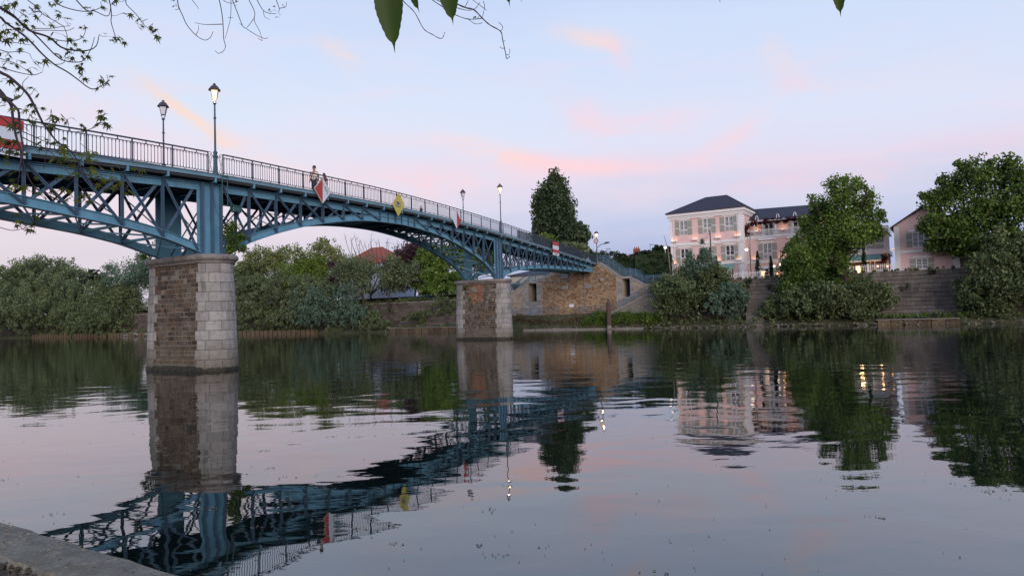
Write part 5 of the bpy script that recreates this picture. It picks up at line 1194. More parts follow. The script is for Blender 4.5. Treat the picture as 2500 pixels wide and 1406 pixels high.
# garden fences, lamps and small things on the quay
def picket(label, x0, x1, y, s=84.6):
    ta, _ = Wt(s, x0, y); tb, _ = Wt(s, x1, y); lo, hi = min(ta, tb), max(ta, tb); F = lambda t, d, z: G(s, t, z)-NN*d
    r = thing('picket_fence', G(s, 0.5*(lo+hi), 7.05), label, 'fence', 'white garden fences on the quay wall')
    b_ = MB(); b_.box(F, lo, hi, -0.03, 0.0, 7.35, 7.42); b_.box(F, lo, hi, -0.03, 0.0, 7.95, 8.02); b_.build('rails', M['white_trim'], r)
    st = MB(); t = lo
    while t < hi: st.box(F, t-0.035, t+0.035, 0.0, 0.03, 7.12, 8.25); t += 0.24
    tag(st.build('pickets', M['white_trim'], r), kind='stuff')
    n = max(1, int((hi-lo)/2.6))
    for k in range(n+1): t = lo+(hi-lo)*k/n; MB().box(F, t-0.08, t+0.08, -0.05, 0.06, 7.0, 8.35).build('fence_post', M['white_trim'], r)
picket('white picket fence along the quay in front of the pink house', 1690, 1858, 690); picket('white picket fence between the big tree and the gabled house', 2062, 2180, 675)
def pole_lamp(label, s, x, yb, yt, globe=True, rad=0.07, m='white_trim', lean=0.0, group=None, e=25):
    a = Wp(s, x, yb); b_ = Wp(s, x, yt)+E*lean; a.z = 7.0 if a.z > 6 else a.z
    r = thing('globe_lamp', a, label, 'lamp post', group)
    MB().tube([a, a.lerp(b_, .5), b_], [rad*1.3, rad, rad*0.8], 8).build('post', M[m], r)
    MB().lathe(b_, [(0.03, -0.26), (0.18, -0.2), (0.25, -0.02), (0.2, 0.16), (0.04, 0.25)], 12).build('globe', M['white_globe'], r, smooth=True)
    MB().lathe(b_, [(0.28, 0.16), (0.2, 0.26), (0.03, 0.32)], 12).build('cap', M['lamp_roof'], r)
    return r
pole_lamp('glowing globe lamp on a white post at the right corner of the pink house', 88, 1822.5, 690, 609)
pole_lamp('glowing globe lamp on a thin post left of the pink house', 88, 1624, 668, 604)
r = thing('thin_pole', Wp(87, 1636, 668), 'tall thin leaning pole at the left corner of the pink house', 'pole'); MB().tube([Wp(87, 1637, 672), Wp(87, 1631, 610), Wp(87, 1621, 574)], [0.10, 0.07, 0.03], 6).build('pole', M['concrete'], r); MB().lathe(Wp(87, 1637, 672), [(0.2, -0.4), (0.2, 0.1), (0.12, 0.15)], 8).build('foot', M['concrete'], r)
r = thing('utility_pole', Wp(86, 1736, 680), 'dark utility pole with hooked bracket in front of the pink house', 'pole'); MB().tube([Wp(86, 1739, 690), Wp(86, 1736, 620), Wp(86, 1733, 564)], [0.14, 0.11, 0.09], 7).build('pole', M['wood_post'], r)
m_ = MB(); a = Wp(86, 1733, 572); m_.tube(smooth_line([a, a+E*0.3+Vector((0, 0, .1)), a+E*0.5+Vector((0, 0, -.3)), a+E*0.4+Vector((0, 0, -.6)), a+E*0.9+Vector((0, 0, -.55)), a+E*1.4+Vector((0, 0, -.6))], 3), 0.03, 4); m_.lathe(a+Vector((0, 0, -.1)), [(0.1, 0), (0.1, 0.2)], 6); m_.build('bracket', M['ink'], r)
r = thing('street_light', Wp(87, 1832, 690), 'slender grey street light with flat head in front of the pink wing', 'street light')
MB().tube([Wp(87, 1834, 694), Wp(87, 1831, 600), Wp(87, 1831, 536)], [0.09, 0.07, 0.03], 6).build('pole', M['concrete'], r); MB().tube([Wp(87, 1832, 640), Wp(87, 1824, 570)], 0.03, 5).build('stay', M['concrete'], r)
c_ = Wp(87, 1832, 574); MB().hexa([c_+E*.05-NN*.1, c_-E*.6-NN*.1, c_-E*.6+NN*.15, c_+E*.05+NN*.15, c_+E*.0-NN*.1+Vector((0, 0, .32)), c_-E*.3-NN*.1+Vector((0, 0, .32)), c_-E*.3+NN*.15+Vector((0, 0, .32)), c_+NN*.15+Vector((0, 0, .32))]).build('head', M['concrete'], r)
r = thing('street_light', Wp(90, 1453, 640), 'curved street light leaning right above the hedge, unlit', 'street light')
pts = [Wp(90, x, y) for x, y in [(1452, 690), (1453, 640), (1454, 618), (1458, 606), (1466, 598), (1477, 594)]]; MB().tube(smooth_line(pts, 4), 0.07, 6).build('pole', M['concrete'], r)
a = Wp(90, 1475, 595); b_ = Wp(90, 1489, 592); MB().tube([a, a.lerp(b_, .4)+Vector((0, 0, .1)), b_], [0.10, 0.20, 0.06], 6).build('head', M['lamp'], r)
r = thing('street_light', Wp(86, 212, 745), 'thin pale lamp post standing among the far left trees', 'street light')
MB().tube([Wp(79.5, 211, 760), Wp(79.5, 212, 722), Wp(79.5, 220, 706)], [0.12, 0.09, 0.07], 6).build('pole', M['concrete'], r); MB().tube([Wp(79.5, 217, 718), Wp(79.5, 226, 715)], [0.2, 0.15], 6).build('head', M['white'], r)
# glowing planter
c_ = Wp(85.2, 1862.5, 679); r = thing('planter', c_, 'glowing white planter on the quay wall in front of the pink wing', 'planter'); c_.z = 7.15
r.location = c_
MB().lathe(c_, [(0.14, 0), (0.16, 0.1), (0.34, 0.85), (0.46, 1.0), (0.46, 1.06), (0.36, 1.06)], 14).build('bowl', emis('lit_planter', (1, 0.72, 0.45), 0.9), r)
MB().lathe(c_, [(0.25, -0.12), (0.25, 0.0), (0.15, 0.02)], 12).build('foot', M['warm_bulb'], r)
# warm lights of the restaurant terrace
for i, (x, y, s, em, rad) in enumerate([(1890, 650, 90.5, 1, .16), (1906, 646, 90.5, 1, .22), (1914, 643.5, 90.5, 1, .2), (1926, 644, 90.5, 1, .22), (1944, 643, 90.5, 1, .2), (1905, 659, 90, 0, .12), (1914, 662, 90, 0, .12), (1921, 669, 90, 1, .16), (1929, 655, 90, 0, .1), (1937, 659, 90, 0, .12), (1951, 665, 90, 1, .14), (1676, 675, 88, 1, .14), (2102, 666, 90, 1, .16), (2143, 650, 91, 0, .12), (2167, 650, 91, 0, .12), (1898, 668, 90, 0, .1), (1960, 650, 90.5, 1, .14), (2006, 545, 91.5, 1, .12)]):
    c_ = Wp(s, x, y); o = MB().lathe(c_, [(rad*.5, -rad), (rad, -rad*.3), (rad, rad*.3), (rad*.4, rad)], 8).build('terrace_light', M['white_globe'] if em and i < 8 else M['warm_bulb']); tag(o, {11: 'small orange light low behind the bushes before the pink house', 12: 'orange light beside the large square lantern', 13: 'small orange light under the pale green awning', 14: 'small orange light at the right end of the pale green awning', 17: 'warm light glimpsed high inside the large tree'}.get(i, ['white bulb nearest the right-hand cypress', 'larger white bulb second in the terrace string', 'white bulb third in the terrace string', 'large white bulb fourth in the terrace string', 'white bulb fifth, deepest in the leaves of the young tree'][i] if i < 5 else 'small warm table light low on the restaurant terrace beside the cypresses'), 'light', None if i in (11, 12, 13, 14, 17) else 'terrace bulbs')
    if i % 3 == 1:
        ld = bpy.data.lights.new('terrace_glow', 'POINT'); ld.energy = 30; ld.color = (1, 0.5, 0.2); ld.shadow_soft_size = 0.2
        lo = bpy.data.objects.new('terrace_glow', ld); COL.objects.link(lo); lo.location = c_+Vector((0, 0, 0.0))-NN*0.5
c_ = Wp(89.5, 2095, 655); r = thing('lantern', c_, 'large glowing square lantern on the restaurant terrace right of the big tree', 'lantern')
MB().lathe(c_, [(0.30, -0.7), (0.34, -0.65), (0.34, 0.25), (0.30, 0.3)], 4, 0.5).build('shade', emis('lantern_glow', (1, 0.66, 0.28), 2.4), r); MB().lathe(c_, [(0.36, 0.3), (0.30, 0.36), (0.1, 0.4)], 4, 0.5).build('lid', M['lamp_roof'], r)
ld = bpy.data.lights.new('lantern_light', 'POINT'); ld.energy = 90; ld.color = (1, 0.55, 0.22); ld.shadow_soft_size = 0.3
lo = bpy.data.objects.new('lantern_light', ld); COL.objects.link(lo); lo.location = c_-NN*0.8
# blue fence above the left embankment
ta, _ = Wt(84.4, 985, 725); tb, _ = Wt(84.4, 1062, 728)
railing('garden_fence', 'low blue fence on top of the brown embankment left of the farther pier', [(ta, 5.8), (tb, 5.8)], 1.3, M['steel_rail'], F=lambda t, d, z: G(84.4, t, z), pick=0.25, group='fences on the embankment')

# ================================================================== VEGETATION
def leafmesh(name, m, blobs, n, size, seed, droop=0.0, asp=0.6, clump=45, spread=0.16, tall=1.0, shell=0.42, parent=None):
    """many small leaf faces gathered in clumps through the crown's volume; blobs = [(centre, (rE, rN, rZ)), ...]"""
    rg = np.random.default_rng(seed)
    root = Vector((0, 0, 0)); p = parent
    while p is not None: root = root+p.location; p = p.parent
    ex = np.array(E); nx = np.array(NN); zx = np.array([0, 0, 1.0])
    wts = np.array([(b_[1][0]*b_[1][2]+0.5*b_[1][0]*b_[1][1]) for b_ in blobs]); wts = wts/wts.sum()
    out = []
    for (c, r), w_ in zip(blobs, wts):
        k = max(3, int(n*w_/clump)); per_ = clump
        d = rg.normal(size=(k, 3)); d /= np.linalg.norm(d, axis=1)[:, None]
        rad = rg.random(k)**shell*(0.86+0.26*rg.random(k))
        cc = d*rad[:, None]*np.array([r[0], r[1], r[2]])
        sg = spread*min(r[0], r[2])*(0.6+0.8*rg.random(k)) + size*0.5
        l = np.clip(rg.normal(size=(k, per_, 3)), -1.5, 1.5)*sg[:, None, None]
        l[:, :, 2] *= tall
        if droop > 0:
            dd = rg.random((k, per_))**1.3*droop*(0.5+rg.random((k, 1))); l[:, :, 0] *= 0.45; l[:, :, 1] *= 0.45; l[:, :, 2] = l[:, :, 2]*0.3-dd
        pts = (cc[:, None, :]+l).reshape(-1, 3)
        P_ = np.array(c)+pts[:, :1]*ex+pts[:, 1:2]*nx+pts[:, 2:3]*zx
        out.append(P_)
    C_ = np.concatenate(out); m_ = len(C_)
    C_ = C_[C_[:, 2] > 0.08]; m_ = len(C_)
    a = rg.normal(size=(m_, 3)); a[:, 2] -= droop*0.9; a /= np.linalg.norm(a, axis=1)[:, None]
    b_ = rg.normal(size=(m_, 3)); b_ = np.cross(a, b_); b_ /= np.linalg.norm(b_, axis=1)[:, None]
    s_ = size*(0.6+0.8*rg.random((m_, 1)))
    V = np.empty((m_, 4, 3)); V[:, 0] = C_-a*s_; V[:, 1] = C_+b_*s_*asp; V[:, 2] = C_+a*s_; V[:, 3] = C_-b_*s_*asp
    V = V.reshape(-1, 3)-np.array(root)
    me = bpy.data.meshes.new(name); me.vertices.add(m_*4); me.loops.add(m_*4); me.polygons.add(m_)
    me.vertices.foreach_set('co', V.ravel()); me.loops.foreach_set('vertex_index', np.arange(m_*4)); me.polygons.foreach_set('loop_start', np.arange(0, m_*4, 4)); me.polygons.foreach_set('loop_total', np.full(m_, 4))
    me.update(calc_edges=True); me.materials.append(m)
    o = bpy.data.objects.new(name, me); COL.objects.link(o)
    if parent is not None: o.parent = parent
    return o
def lumps(c, r, k, seed, up=0.35, f=(0.34, 0.52)):
    """a main body plus smaller overlapping masses that break its outline"""
    rg = random.Random(seed); out = [(tuple(c), tuple(x*0.74 for x in r))]
    for _ in range(k):
        th = rg.uniform(0, 2*math.pi); ph = rg.uniform(-0.75+up, 1.0); ch = math.sqrt(max(0, 1-ph*ph))
        q_ = rg.uniform(*f); o_ = rg.uniform(0.60, 0.92)
        cc = Vector(c)+E*(r[0]*ch*math.cos(th)*o_)+NN*(r[1]*ch*math.sin(th)*o_)+Vector((0, 0, r[2]*ph*o_))
        out.append((tuple(cc), (r[0]*q_, r[1]*q_, r[2]*q_*rg.uniform(0.8, 1.2))))
    return out
def limbs(mb, base, tip, r0, n, reach, seed, k=4):
    rg = random.Random(seed); base = Vector(base); tip = Vector(tip)
    mid = base.lerp(tip, 0.5)+Vector((rg.uniform(-.3, .3), rg.uniform(-.3, .3), 0))
    mb.tube(smooth_line([base-Vector((0, 0, .4)), base.lerp(mid, .5), mid, tip], 3), [r0*(1-0.75*i/9) for i in range(10)], 7)
    for i in range(n):
        f = rg.uniform(0.25, 0.9); p = base.lerp(mid, f*2) if f < .5 else mid.lerp(tip, f*2-1)
        th = rg.uniform(0, 2*math.pi); L_ = reach*rg.uniform(0.5, 1.0)*(1.1-f*0.5)
        q_ = p+E*(L_*math.cos(th))+NN*(L_*math.sin(th)*0.7)+Vector((0, 0, L_*rg.uniform(0.3, 0.9)))
        m_ = p.lerp(q_, .5)+Vector((0, 0, L_*0.12)); r_ = r0*0.42*(1-f*0.5)
        mb.tube(smooth_line([p, m_, q_], 2), [r_, r_*.8, r_*.6, r_*.4, r_*.2], 5)
        for j in range(k):
            g_ = rg.uniform(0.4, 0.95); a = p.lerp(q_, g_)+Vector((0, 0, L_*0.06)); d = Vector((rg.uniform(-1, 1), rg.uniform(-1, 1), rg.uniform(-0.1, 1)))*L_*0.35
            mb.tube([a, a+d*.5+Vector((0, 0, .05)), a+d], [r_*.4, r_*.28, r_*.1], 4)
NTREE = [0]
def tree(name, label, cat, s, x, yt, yb, hw_px, m, n, size, seed, k=9, depth=0.8, ybase=None, trunk=0.0, droop=0.0, group=None, clump=45, spread=0.16, up=0.35, shell=0.42, f=(0.34, 0.52), nl=7, base_x=None, reach=None, tall=1.0, asp=0.6):
    """crown box given in the photograph's pixels, put on the upright plane at s and given its own depth"""
    t, zt = Wt(s, x, yt); _, zb_ = Wt(s, x, yb); tl, _ = Wt(s, x-hw_px, 0.5*(yt+yb)); tr_, _ = Wt(s, x+hw_px, 0.5*(yt+yb))
    rE = abs(tl-tr_)/2; rZ = (zt-zb_)/2; c = G(s, t, (zt+zb_)/2)
    bx, bz = Wt(s, base_x if base_x is not None else x, ybase) if ybase else (t, max(0.3, zb_-0.5))
    base = G(s, bx, bz)
    root = thing(name, base, label, cat, group)
    leafmesh('crown' if cat == 'tree' else 'foliage', m, lumps(c, (rE, rE*depth, rZ), k, seed, up, f), n, size, seed, droop=droop, clump=clump, spread=spread, shell=shell, parent=root, tall=tall, asp=asp)
    if trunk > 0:
        mb = MB(); limbs(mb, base, c+Vector((0, 0, rZ*0.55)), trunk, nl, reach or rE*0.8, seed); mb.build('trunk', M['bark'], root)
    else:
        mb = MB(); rg = random.Random(seed)
        for j in range(7):
            th = rg.uniform(0, 6.28); mb.tube([base, base.lerp(c, .6)+E*(rE*.4*math.cos(th))+NN*(rE*.3*math.sin(th)), c+E*(rE*.75*math.cos(th))+NN*(rE*.6*math.sin(th))+Vector((0, 0, rZ*rg.uniform(0, .6)))], [0.07, 0.05, 0.02], 4)
        mb.build('stems', M['bark'], root)
    return root
def blobtree(name, label, s, blobs, m, n, size, seed, base, trunk, depth=0.9, **kw):
    bl = []; rg = random.Random(seed)
    for (x, y, rx, ry) in blobs:
        so = s+rg.uniform(-2.0, 2.0)*depth; t, z = Wt(so, x, y); t2, _ = Wt(so, x-rx, y); _, z2 = Wt(so, x, y-ry); a = abs(t2-t); bl.append((tuple(G(so, t, z)), (a, a*0.9, abs(z2-z))))
    bx, bz = Wt(s, *base); root = thing(name, G(s, bx, bz), label, 'tree')
    leafmesh('crown', m, bl, n, size, seed, parent=root, **kw)
    mb = MB(); B0 = G(s, bx, bz); ks = sorted(bl, key=lambda b_: -b_[1][0])
    c = Vector(bl[0][0]); mid_ = B0.lerp(c, .5)
    mb.tube(smooth_line([B0-Vector((0, 0, .5)), B0.lerp(mid_, .5), mid_, c], 3), [trunk*(1-.07*i) for i in range(10)], 8)
    for (c_, r_) in bl[1:]:
        c_ = Vector(c_); p = B0.lerp(mid_, rg.uniform(.5, 1.0)) if c_.z < mid_.z+1 else mid_.lerp(c, rg.uniform(0, .5))
        mb.tube(smooth_line([p, p.lerp(c_, .5)+Vector((0, 0, -.2)), c_], 3), [trunk*x_ for x_ in (.34, .30, .25, .2, .16, .12, .06)], 5)
        for j in range(5): d = Vector((rg.uniform(-1, 1), rg.uniform(-1, 1), rg.uniform(-.4, 1)))*r_[0]*.75; mb.tube([c_.lerp(p, .3), c_+d*.5, c_+d], [trunk*.13, trunk*.09, trunk*.03], 4)
    mb.build('trunk', M['bark'], root); return root
TR, SH = 'tree', 'bush'
# behind the right bank
tree('spreading_tree', 'dark lower tree leaning right at the foot of the poplar', TR, 118, 1396, 536, 650, 36, L['poplar'], 7000, 0.34, 102, k=9, trunk=0.3, ybase=660)
tree('young_tree', 'small bright green tree in front of the poplar', TR, 112, 1338, 566, 640, 26, L['bright'], 3000, 0.30, 103, k=6, trunk=0.15, ybase=655)
tree('young_tree', 'olive green small tree behind the bridge end right of the board', TR, 110, 1395, 585, 650, 40, L['bush'], 4500, 0.30, 104, k=7, trunk=0.15, ybase=660)
# clipped hedges
def hedge(label, s, x0, x1, y0a, y0b, y1, depth, seed, n):
    a = Wt(s, x0, y0a); b_ = Wt(s, x1, y0b); bl = []
    t0, t1 = max(a[0], b_[0]), min(a[0], b_[0]); root = thing('clipped_hedge', G(s, 0.5*(t0+t1), 7), label, 'hedge')
    k = 14
    for i in range(k):
        f_ = (i+.5)/k; t = a[0]+(b_[0]-a[0])*f_; zt = a[1]+(b_[1]-a[1])*f_; zz = 7.0
        while zz < zt: h = min(1.6, zt-zz+0.1); bl.append((tuple(G(s+depth*.5, t, zt-(zz-7.0)-h*.5)), (abs(t0-t1)/k*.75, depth*.5, h*.55))); zz += 1.3
    leafmesh('foliage', L['hedge'], bl, n, 0.17, seed, spread=0.28, shell=0.25, parent=root)
    cb = MB(); zt = min(a[1], b_[1])-0.35; cb.box(lambda t, d, z: G(s, t, z)+NN*d, t1+.3, t0-.3, 0.35, depth-.35, 6.9, zt); cb.build('inner_branches', L['hedge'], root)
    return root
hedge('long lower clipped hedge behind the right-hand stair', 88, 1436, 1548, 611, 622, 690, 2.5, 5, 15000)
hedge('tall dark clipped hedge beside the pink house', 86.5, 1544, 1630, 613, 611, 690, 3.0, 6, 19000)
tree('dark_conifer', 'dark bushy treetop peeking above the hedge left of the pink house', TR, 110, 1614, 599, 625, 17, L['hedge'], 1600, 0.25, 105, k=5, trunk=0.1, ybase=640)
# bushes in front of the pink house
tree('birch_like_tree', 'airy grey-green young tree in front of the pink house', TR, 81.5, 1703, 612, 730, 48, L['blue'], 8200, 0.15, 110, k=13, trunk=0.12, ybase=780, f=(0.22, 0.4), spread=0.20, clump=24, shell=0.6)
tree('birch_like_tree', 'slender leafy treetop rising highest before the pink house facade', TR, 81.2, 1715, 586, 660, 13, L['blue'], 900, 0.15, 111, k=5, trunk=0.06, ybase=700, clump=18)
tree('olive_bush', 'dark olive bush low before the green awning', SH, 81.0, 1735, 655, 720, 45, L['bush'], 6500, 0.16, 112, k=9)
tree('wide_bush', 'wide grey-green bush at the waterline right of the ramp', SH, 79.6, 1672, 668, 797, 88, L['bush'], 22000, 0.17, 113, k=16)
tree('wide_bush', 'feathery shrub above the ramp left of the pink house', SH, 81, 1625, 665, 760, 32, L['blue'], 5200, 0.15, 114, k=9, f=(0.25, 0.4))
tree('blue_green_bush', 'rounded blue-green bush at the waterline left of the river steps', SH, 79.4, 1778, 700, 796, 54, L['blue'], 13000, 0.16, 115, k=12, droop=0.35)
tree('low_bush', 'low green bush behind the blue-green one below the white picket fence', SH, 81.5, 1775, 690, 760, 52, L['bush'], 6500, 0.16, 116, k=9)
# big trees on the right bank
blobtree('poplar_tree', 'tall dark poplar behind the far end of the bridge', 120, [(1350, 520, 40, 60), (1352, 444, 16, 22), (1334, 474, 20, 30), (1368, 474, 20, 32), (1326, 515, 22, 36), (1378, 515, 24, 40), (1320, 560, 20, 42), (1388, 560, 22, 44), (1350, 470, 22, 34), (1350, 580, 38, 50), (1326, 600, 20, 36), (1380, 605, 24, 40), (1345, 435, 8, 12), (1310, 500, 9, 20), (1390, 500, 8, 20), (1307, 545, 9, 22)], L['poplar'], 21000, 0.34, 101, (1350, 665), 0.55, tall=1.7, spread=0.18, clump=30, shell=0.5)
blobtree('lime_tree', 'large dark green tree with rounded top on the quay before the pink wing', 82.5, [(2062, 545, 62, 70), (2060, 470, 40, 38), (2018, 510, 38, 42), (2108, 505, 38, 44), (2138, 548, 26, 34), (1996, 556, 34, 46), (2106, 572, 42, 30), (2046, 606, 46, 40), (2003, 622, 36, 44), (2058, 640, 26, 26), (2030, 452, 20, 20), (2092, 452, 20, 20), (2060, 442, 14, 14), (2154, 526, 12, 18), (2128, 478, 14, 16), (1985, 492, 13, 18), (1962, 534, 12, 20), (2118, 460, 8, 10), (2152, 572, 14, 12)], L['lime'], 20000, 0.18, 120, (2066, 775), 0.42, clump=26, shell=0.55, spread=0.20)
blobtree('lime_tree', 'dark tree joined to the left side of the large rounded tree', 83.2, [(1990, 610, 32, 60), (1972, 560, 20, 36), (1978, 655, 34, 44), (2010, 680, 40, 36), (2040, 690, 44, 34), (1995, 520, 14, 24)], L['maple'], 13000, 0.19, 121, (1990, 780), 0.22, clump=26, shell=0.5, spread=0.2)
blobtree('young_maple', 'leafy blue-green young tree overlapping the right edge of the pink wing', 81.0, [(1962, 680, 46, 50), (1938, 592, 14, 24), (1950, 628, 30, 34), (1924, 648, 22, 24), (1918, 612, 9, 12), (1932, 702, 30, 36), (1976, 736, 50, 46), (1936, 752, 40, 36), (1908, 655, 8, 8), (1985, 640, 24, 34), (1912, 700, 10, 16)], L['maple'], 20000, 0.18, 122, (1960, 792), 0.18, clump=26, shell=0.55, spread=0.22)
blobtree('maple_tree', 'largest dark maple tree at the right edge of the view', 83.5, [(2400, 520, 80, 66), (2392, 428, 44, 40), (2450, 424, 40, 36), (2332, 454, 42, 42), (2292, 486, 40, 32), (2276, 548, 36, 34), (2330, 560, 54, 42), (2482, 490, 62, 70), (2545, 470, 60, 80), (2300, 596, 42, 20), (2376, 598, 58, 30), (2450, 590, 56, 42), (2545, 600, 60, 60), (2352, 404, 22, 18), (2262, 480, 20, 12), (2256, 562, 18, 14), (2420, 396, 16, 14), (2468, 396, 18, 16), (2340, 616, 26, 12), (2300, 440, 14, 14), (2490, 430, 24, 30)], L['maple'], 29000, 0.21, 130, (2430, 770), 0.5, clump=28, shell=0.55, spread=0.20)
tree('wide_bush', 'broad green bush at the waterline below the large rounded tree', SH, 79.8, 2010, 690, 797, 92, L['bush'], 17000, 0.17, 123, k=15)
tree('wide_bush', 'round olive bush beside the grey stepped quay wall', SH, 79.6, 2103, 680, 796, 62, L['bush'], 13000, 0.17, 124, k=12)
tree('leafy_shrub', 'light green shrub just right of the river steps', SH, 79.8, 1902, 716, 793, 44, L['bush'], 7500, 0.17, 125, k=9)
tree('willow_bush', 'tall light olive willow bush leaning on the maple at the right edge', TR, 79.5, 2440, 556, 793, 66, L['bush'], 17000, 0.18, 131, k=16, trunk=0.15, ybase=790, f=(0.25, 0.42))
tree('willow_bush', 'broad willow bush overhanging the water at the right edge', SH, 79.3, 2412, 628, 796, 86, L['bush'], 21000, 0.18, 132, k=16)
tree('willow_bush', 'bushy willow beyond the right edge of the view', SH, 79.6, 2560, 560, 800, 90, L['bush'], 9000, 0.24, 133, k=10)
# palm-like trunk plant and cypresses
def cypress(label, s, x, yt, yb, seed, rad=0.32):
    a = Wp(s, x, yb); b_ = Wp(s, x, yt); a.z = 7.0; r = thing('cypress', a, label, 'tree', 'slim cypresses on the quay'); h = b_.z-a.z
    bl = [(tuple(a+Vector((0, 0, 0.5+h*k/9))), (rad*math.sin(math.pi*(0.25+0.72*k/8)), rad*math.sin(math.pi*(0.25+0.72*k/8)), h/12)) for k in range(9)]
    leafmesh('foliage', L['hedge'], bl, 1500, 0.09, seed, spread=0.3, tall=2.0, parent=r); MB().tube([a, a+Vector((0, 0, h*.8))], [0.06, 0.02], 5).build('trunk', M['bark'], r)
cypress('slim cypress in front of the green awning', 85.5, 1751, 629, 690, 1); cypress('slim cypress directly left of the glowing planter', 85.5, 1852, 618, 690, 2); cypress('slim cypress directly right of the glowing planter', 85.5, 1884, 632, 690, 3); cypress('slim cypress before the pale green awning right of the big tree', 85.5, 2112, 603, 690, 4, 0.24)
# vines on the pergola
vr = thing('pergola_vine', FW(34, -1, 16.6), 'purple leaved vine trained over the white terrace pergola', 'vine')
bl = []
rg = random.Random(4)
for k in range(23): u = 24.2+k*0.58; bl.append((tuple(FW(u, rg.uniform(-1.6, 0.1), 16.62+rg.uniform(-.25, .2))), (0.42, 0.5, rg.uniform(.14, .34))))
for z in (14.6, 15.3, 16.0): bl.append((tuple(FW(24.1, 0.1, z)), (0.35, 0.3, 0.5)))
leafmesh('foliage', M['vine'], bl, 5200, 0.13, 7, spread=0.35, parent=vr); MB().tube([FW(24, 0.15, 14.1), FW(24.1, 0.1, 15.4), FW(24.2, 0.1, 16.6)], 0.05, 5).build('stem', M['bark'], vr)
vr = thing('wall_vine', FW(43.5, 0.5, 9), 'reddish climbing plant at the corner between awning and gabled house', 'vine'); leafmesh('foliage', M['vine'], [(tuple(FW(43.6, 0.4, 9.2)), (0.5, 0.3, 0.9))], 400, 0.12, 8, parent=vr); MB().tube([FW(43.7, 0.3, 7.0), FW(43.6, 0.4, 9.6)], 0.04, 5).build('stem', M['bark'], vr)
# left of the farther pier
tree('acacia_tree', 'bright green acacia seen through the bridge lattice left of the farther pier', TR, 92, 1088, 590, 690, 50, L['lime'], 11000, 0.27, 140, k=13, trunk=0.25, ybase=735)
tree('acacia_tree', 'mid green spreading tree directly left of the farther pier', TR, 88, 1078, 655, 740, 58, L['lime'], 11000, 0.24, 141, k=12, trunk=0.2, ybase=745)
tree('acacia_tree', 'fresh green treetop behind the lattice of the farther pier', TR, 100, 1165, 585, 680, 48, L['bright'], 7000, 0.28, 142, k=10, trunk=0.2, ybase=700)
tree('purple_plum', 'dark purple leaved tree left of the farther pier', TR, 94, 1012, 596, 735, 56, L['purple'], 17000, 0.25, 143, k=14, trunk=0.25, ybase=745)
tree('grey_willow', 'airy grey-green willow right of the white house', TR, 82, 958, 612, 742, 44, L['willow'], 6500, 0.19, 144, k=12, trunk=0.22, ybase=800, base_x=945, clump=24, shell=0.6, nl=12, f=(0.24, 0.42))
tree('grey_willow', 'leaning grey-green willow left of the white house', TR, 82, 868, 618, 742, 50, L['willow'], 8500, 0.19, 145, k=14, trunk=0.3, ybase=802, base_x=897, clump=26, shell=0.55, nl=12, f=(0.24, 0.42))
tree('small_bush', 'lone spindly bush on the brown stone embankment', SH, 80.5, 1027, 752, 800, 22, L['bush'], 1500, 0.17, 146, k=6)
tree('ivy_bush', 'ivy hanging over the brown embankment beside the farther pier', SH, 82.8, 1090, 730, 765, 28, L['bush'], 1900, 0.16, 147, k=6)
tree('purple_bush', 'small purple bush among the green trees left of the white house', SH, 86, 822, 642, 705, 22, L['purple'], 3200, 0.22, 148, k=6)
tree('weeping_willow', 'large blue-green weeping willow drooping to the water in mid view', TR, 80.5, 808, 688, 806, 92, L['blue'], 32000, 0.17, 150, k=18, trunk=0.3, ybase=806, droop=1.1, f=(0.26, 0.42))
tree('weeping_willow', 'lighter willow left part of the drooping willow mass', TR, 81.5, 762, 665, 800, 66, L['willow'], 20000, 0.18, 151, k=14, trunk=0.3, ybase=806, base_x=690, droop=0.8, f=(0.26, 0.42))
tree('tall_maple', 'loose pale spring treetop highest under the middle span', TR, 92, 778, 582, 700, 50, L['pale'], 7500, 0.24, 152, k=15, trunk=0.2, ybase=770, clump=20, shell=0.6, nl=14, f=(0.22, 0.36))
tree('tall_maple', 'pale loose treetop right of the near pier', TR, 92, 668, 592, 700, 56, L['pale'], 8500, 0.24, 153, k=15, trunk=0.2, ybase=770, clump=20, shell=0.6, nl=14, f=(0.22, 0.36))
tree('green_tree', 'dense vivid green tree behind the drooping willow', TR, 88, 752, 632, 745, 58, L['bright'], 17000, 0.23, 154, k=13, trunk=0.25, ybase=770)
tree('green_tree', 'dark green mass behind the bare-branched tree', TR, 88, 702, 660, 770, 60, L['lime'], 16000, 0.23, 155, k=13, trunk=0.25, ybase=790)
tree('olive_tree', 'olive grey tree directly right of the near pier', TR, 82, 622, 668, 806, 62, L['willow'], 25000, 0.19, 156, k=16, trunk=0.25, ybase=812, droop=0.5)
tree('olive_tree', 'yellow-green round tree behind the near pier', TR, 90, 612, 640, 740, 46, L['bush'], 12000, 0.22, 157, k=12, trunk=0.2, ybase=770)
tree('olive_tree', 'twiggy grey-brown tree with visible branches in the group right of the near pier', TR, 80.5, 683, 650, 770, 34, L['willow'], 3800, 0.17, 158, k=10, trunk=0.22, ybase=806, clump=18, shell=0.8, nl=22, reach=4)
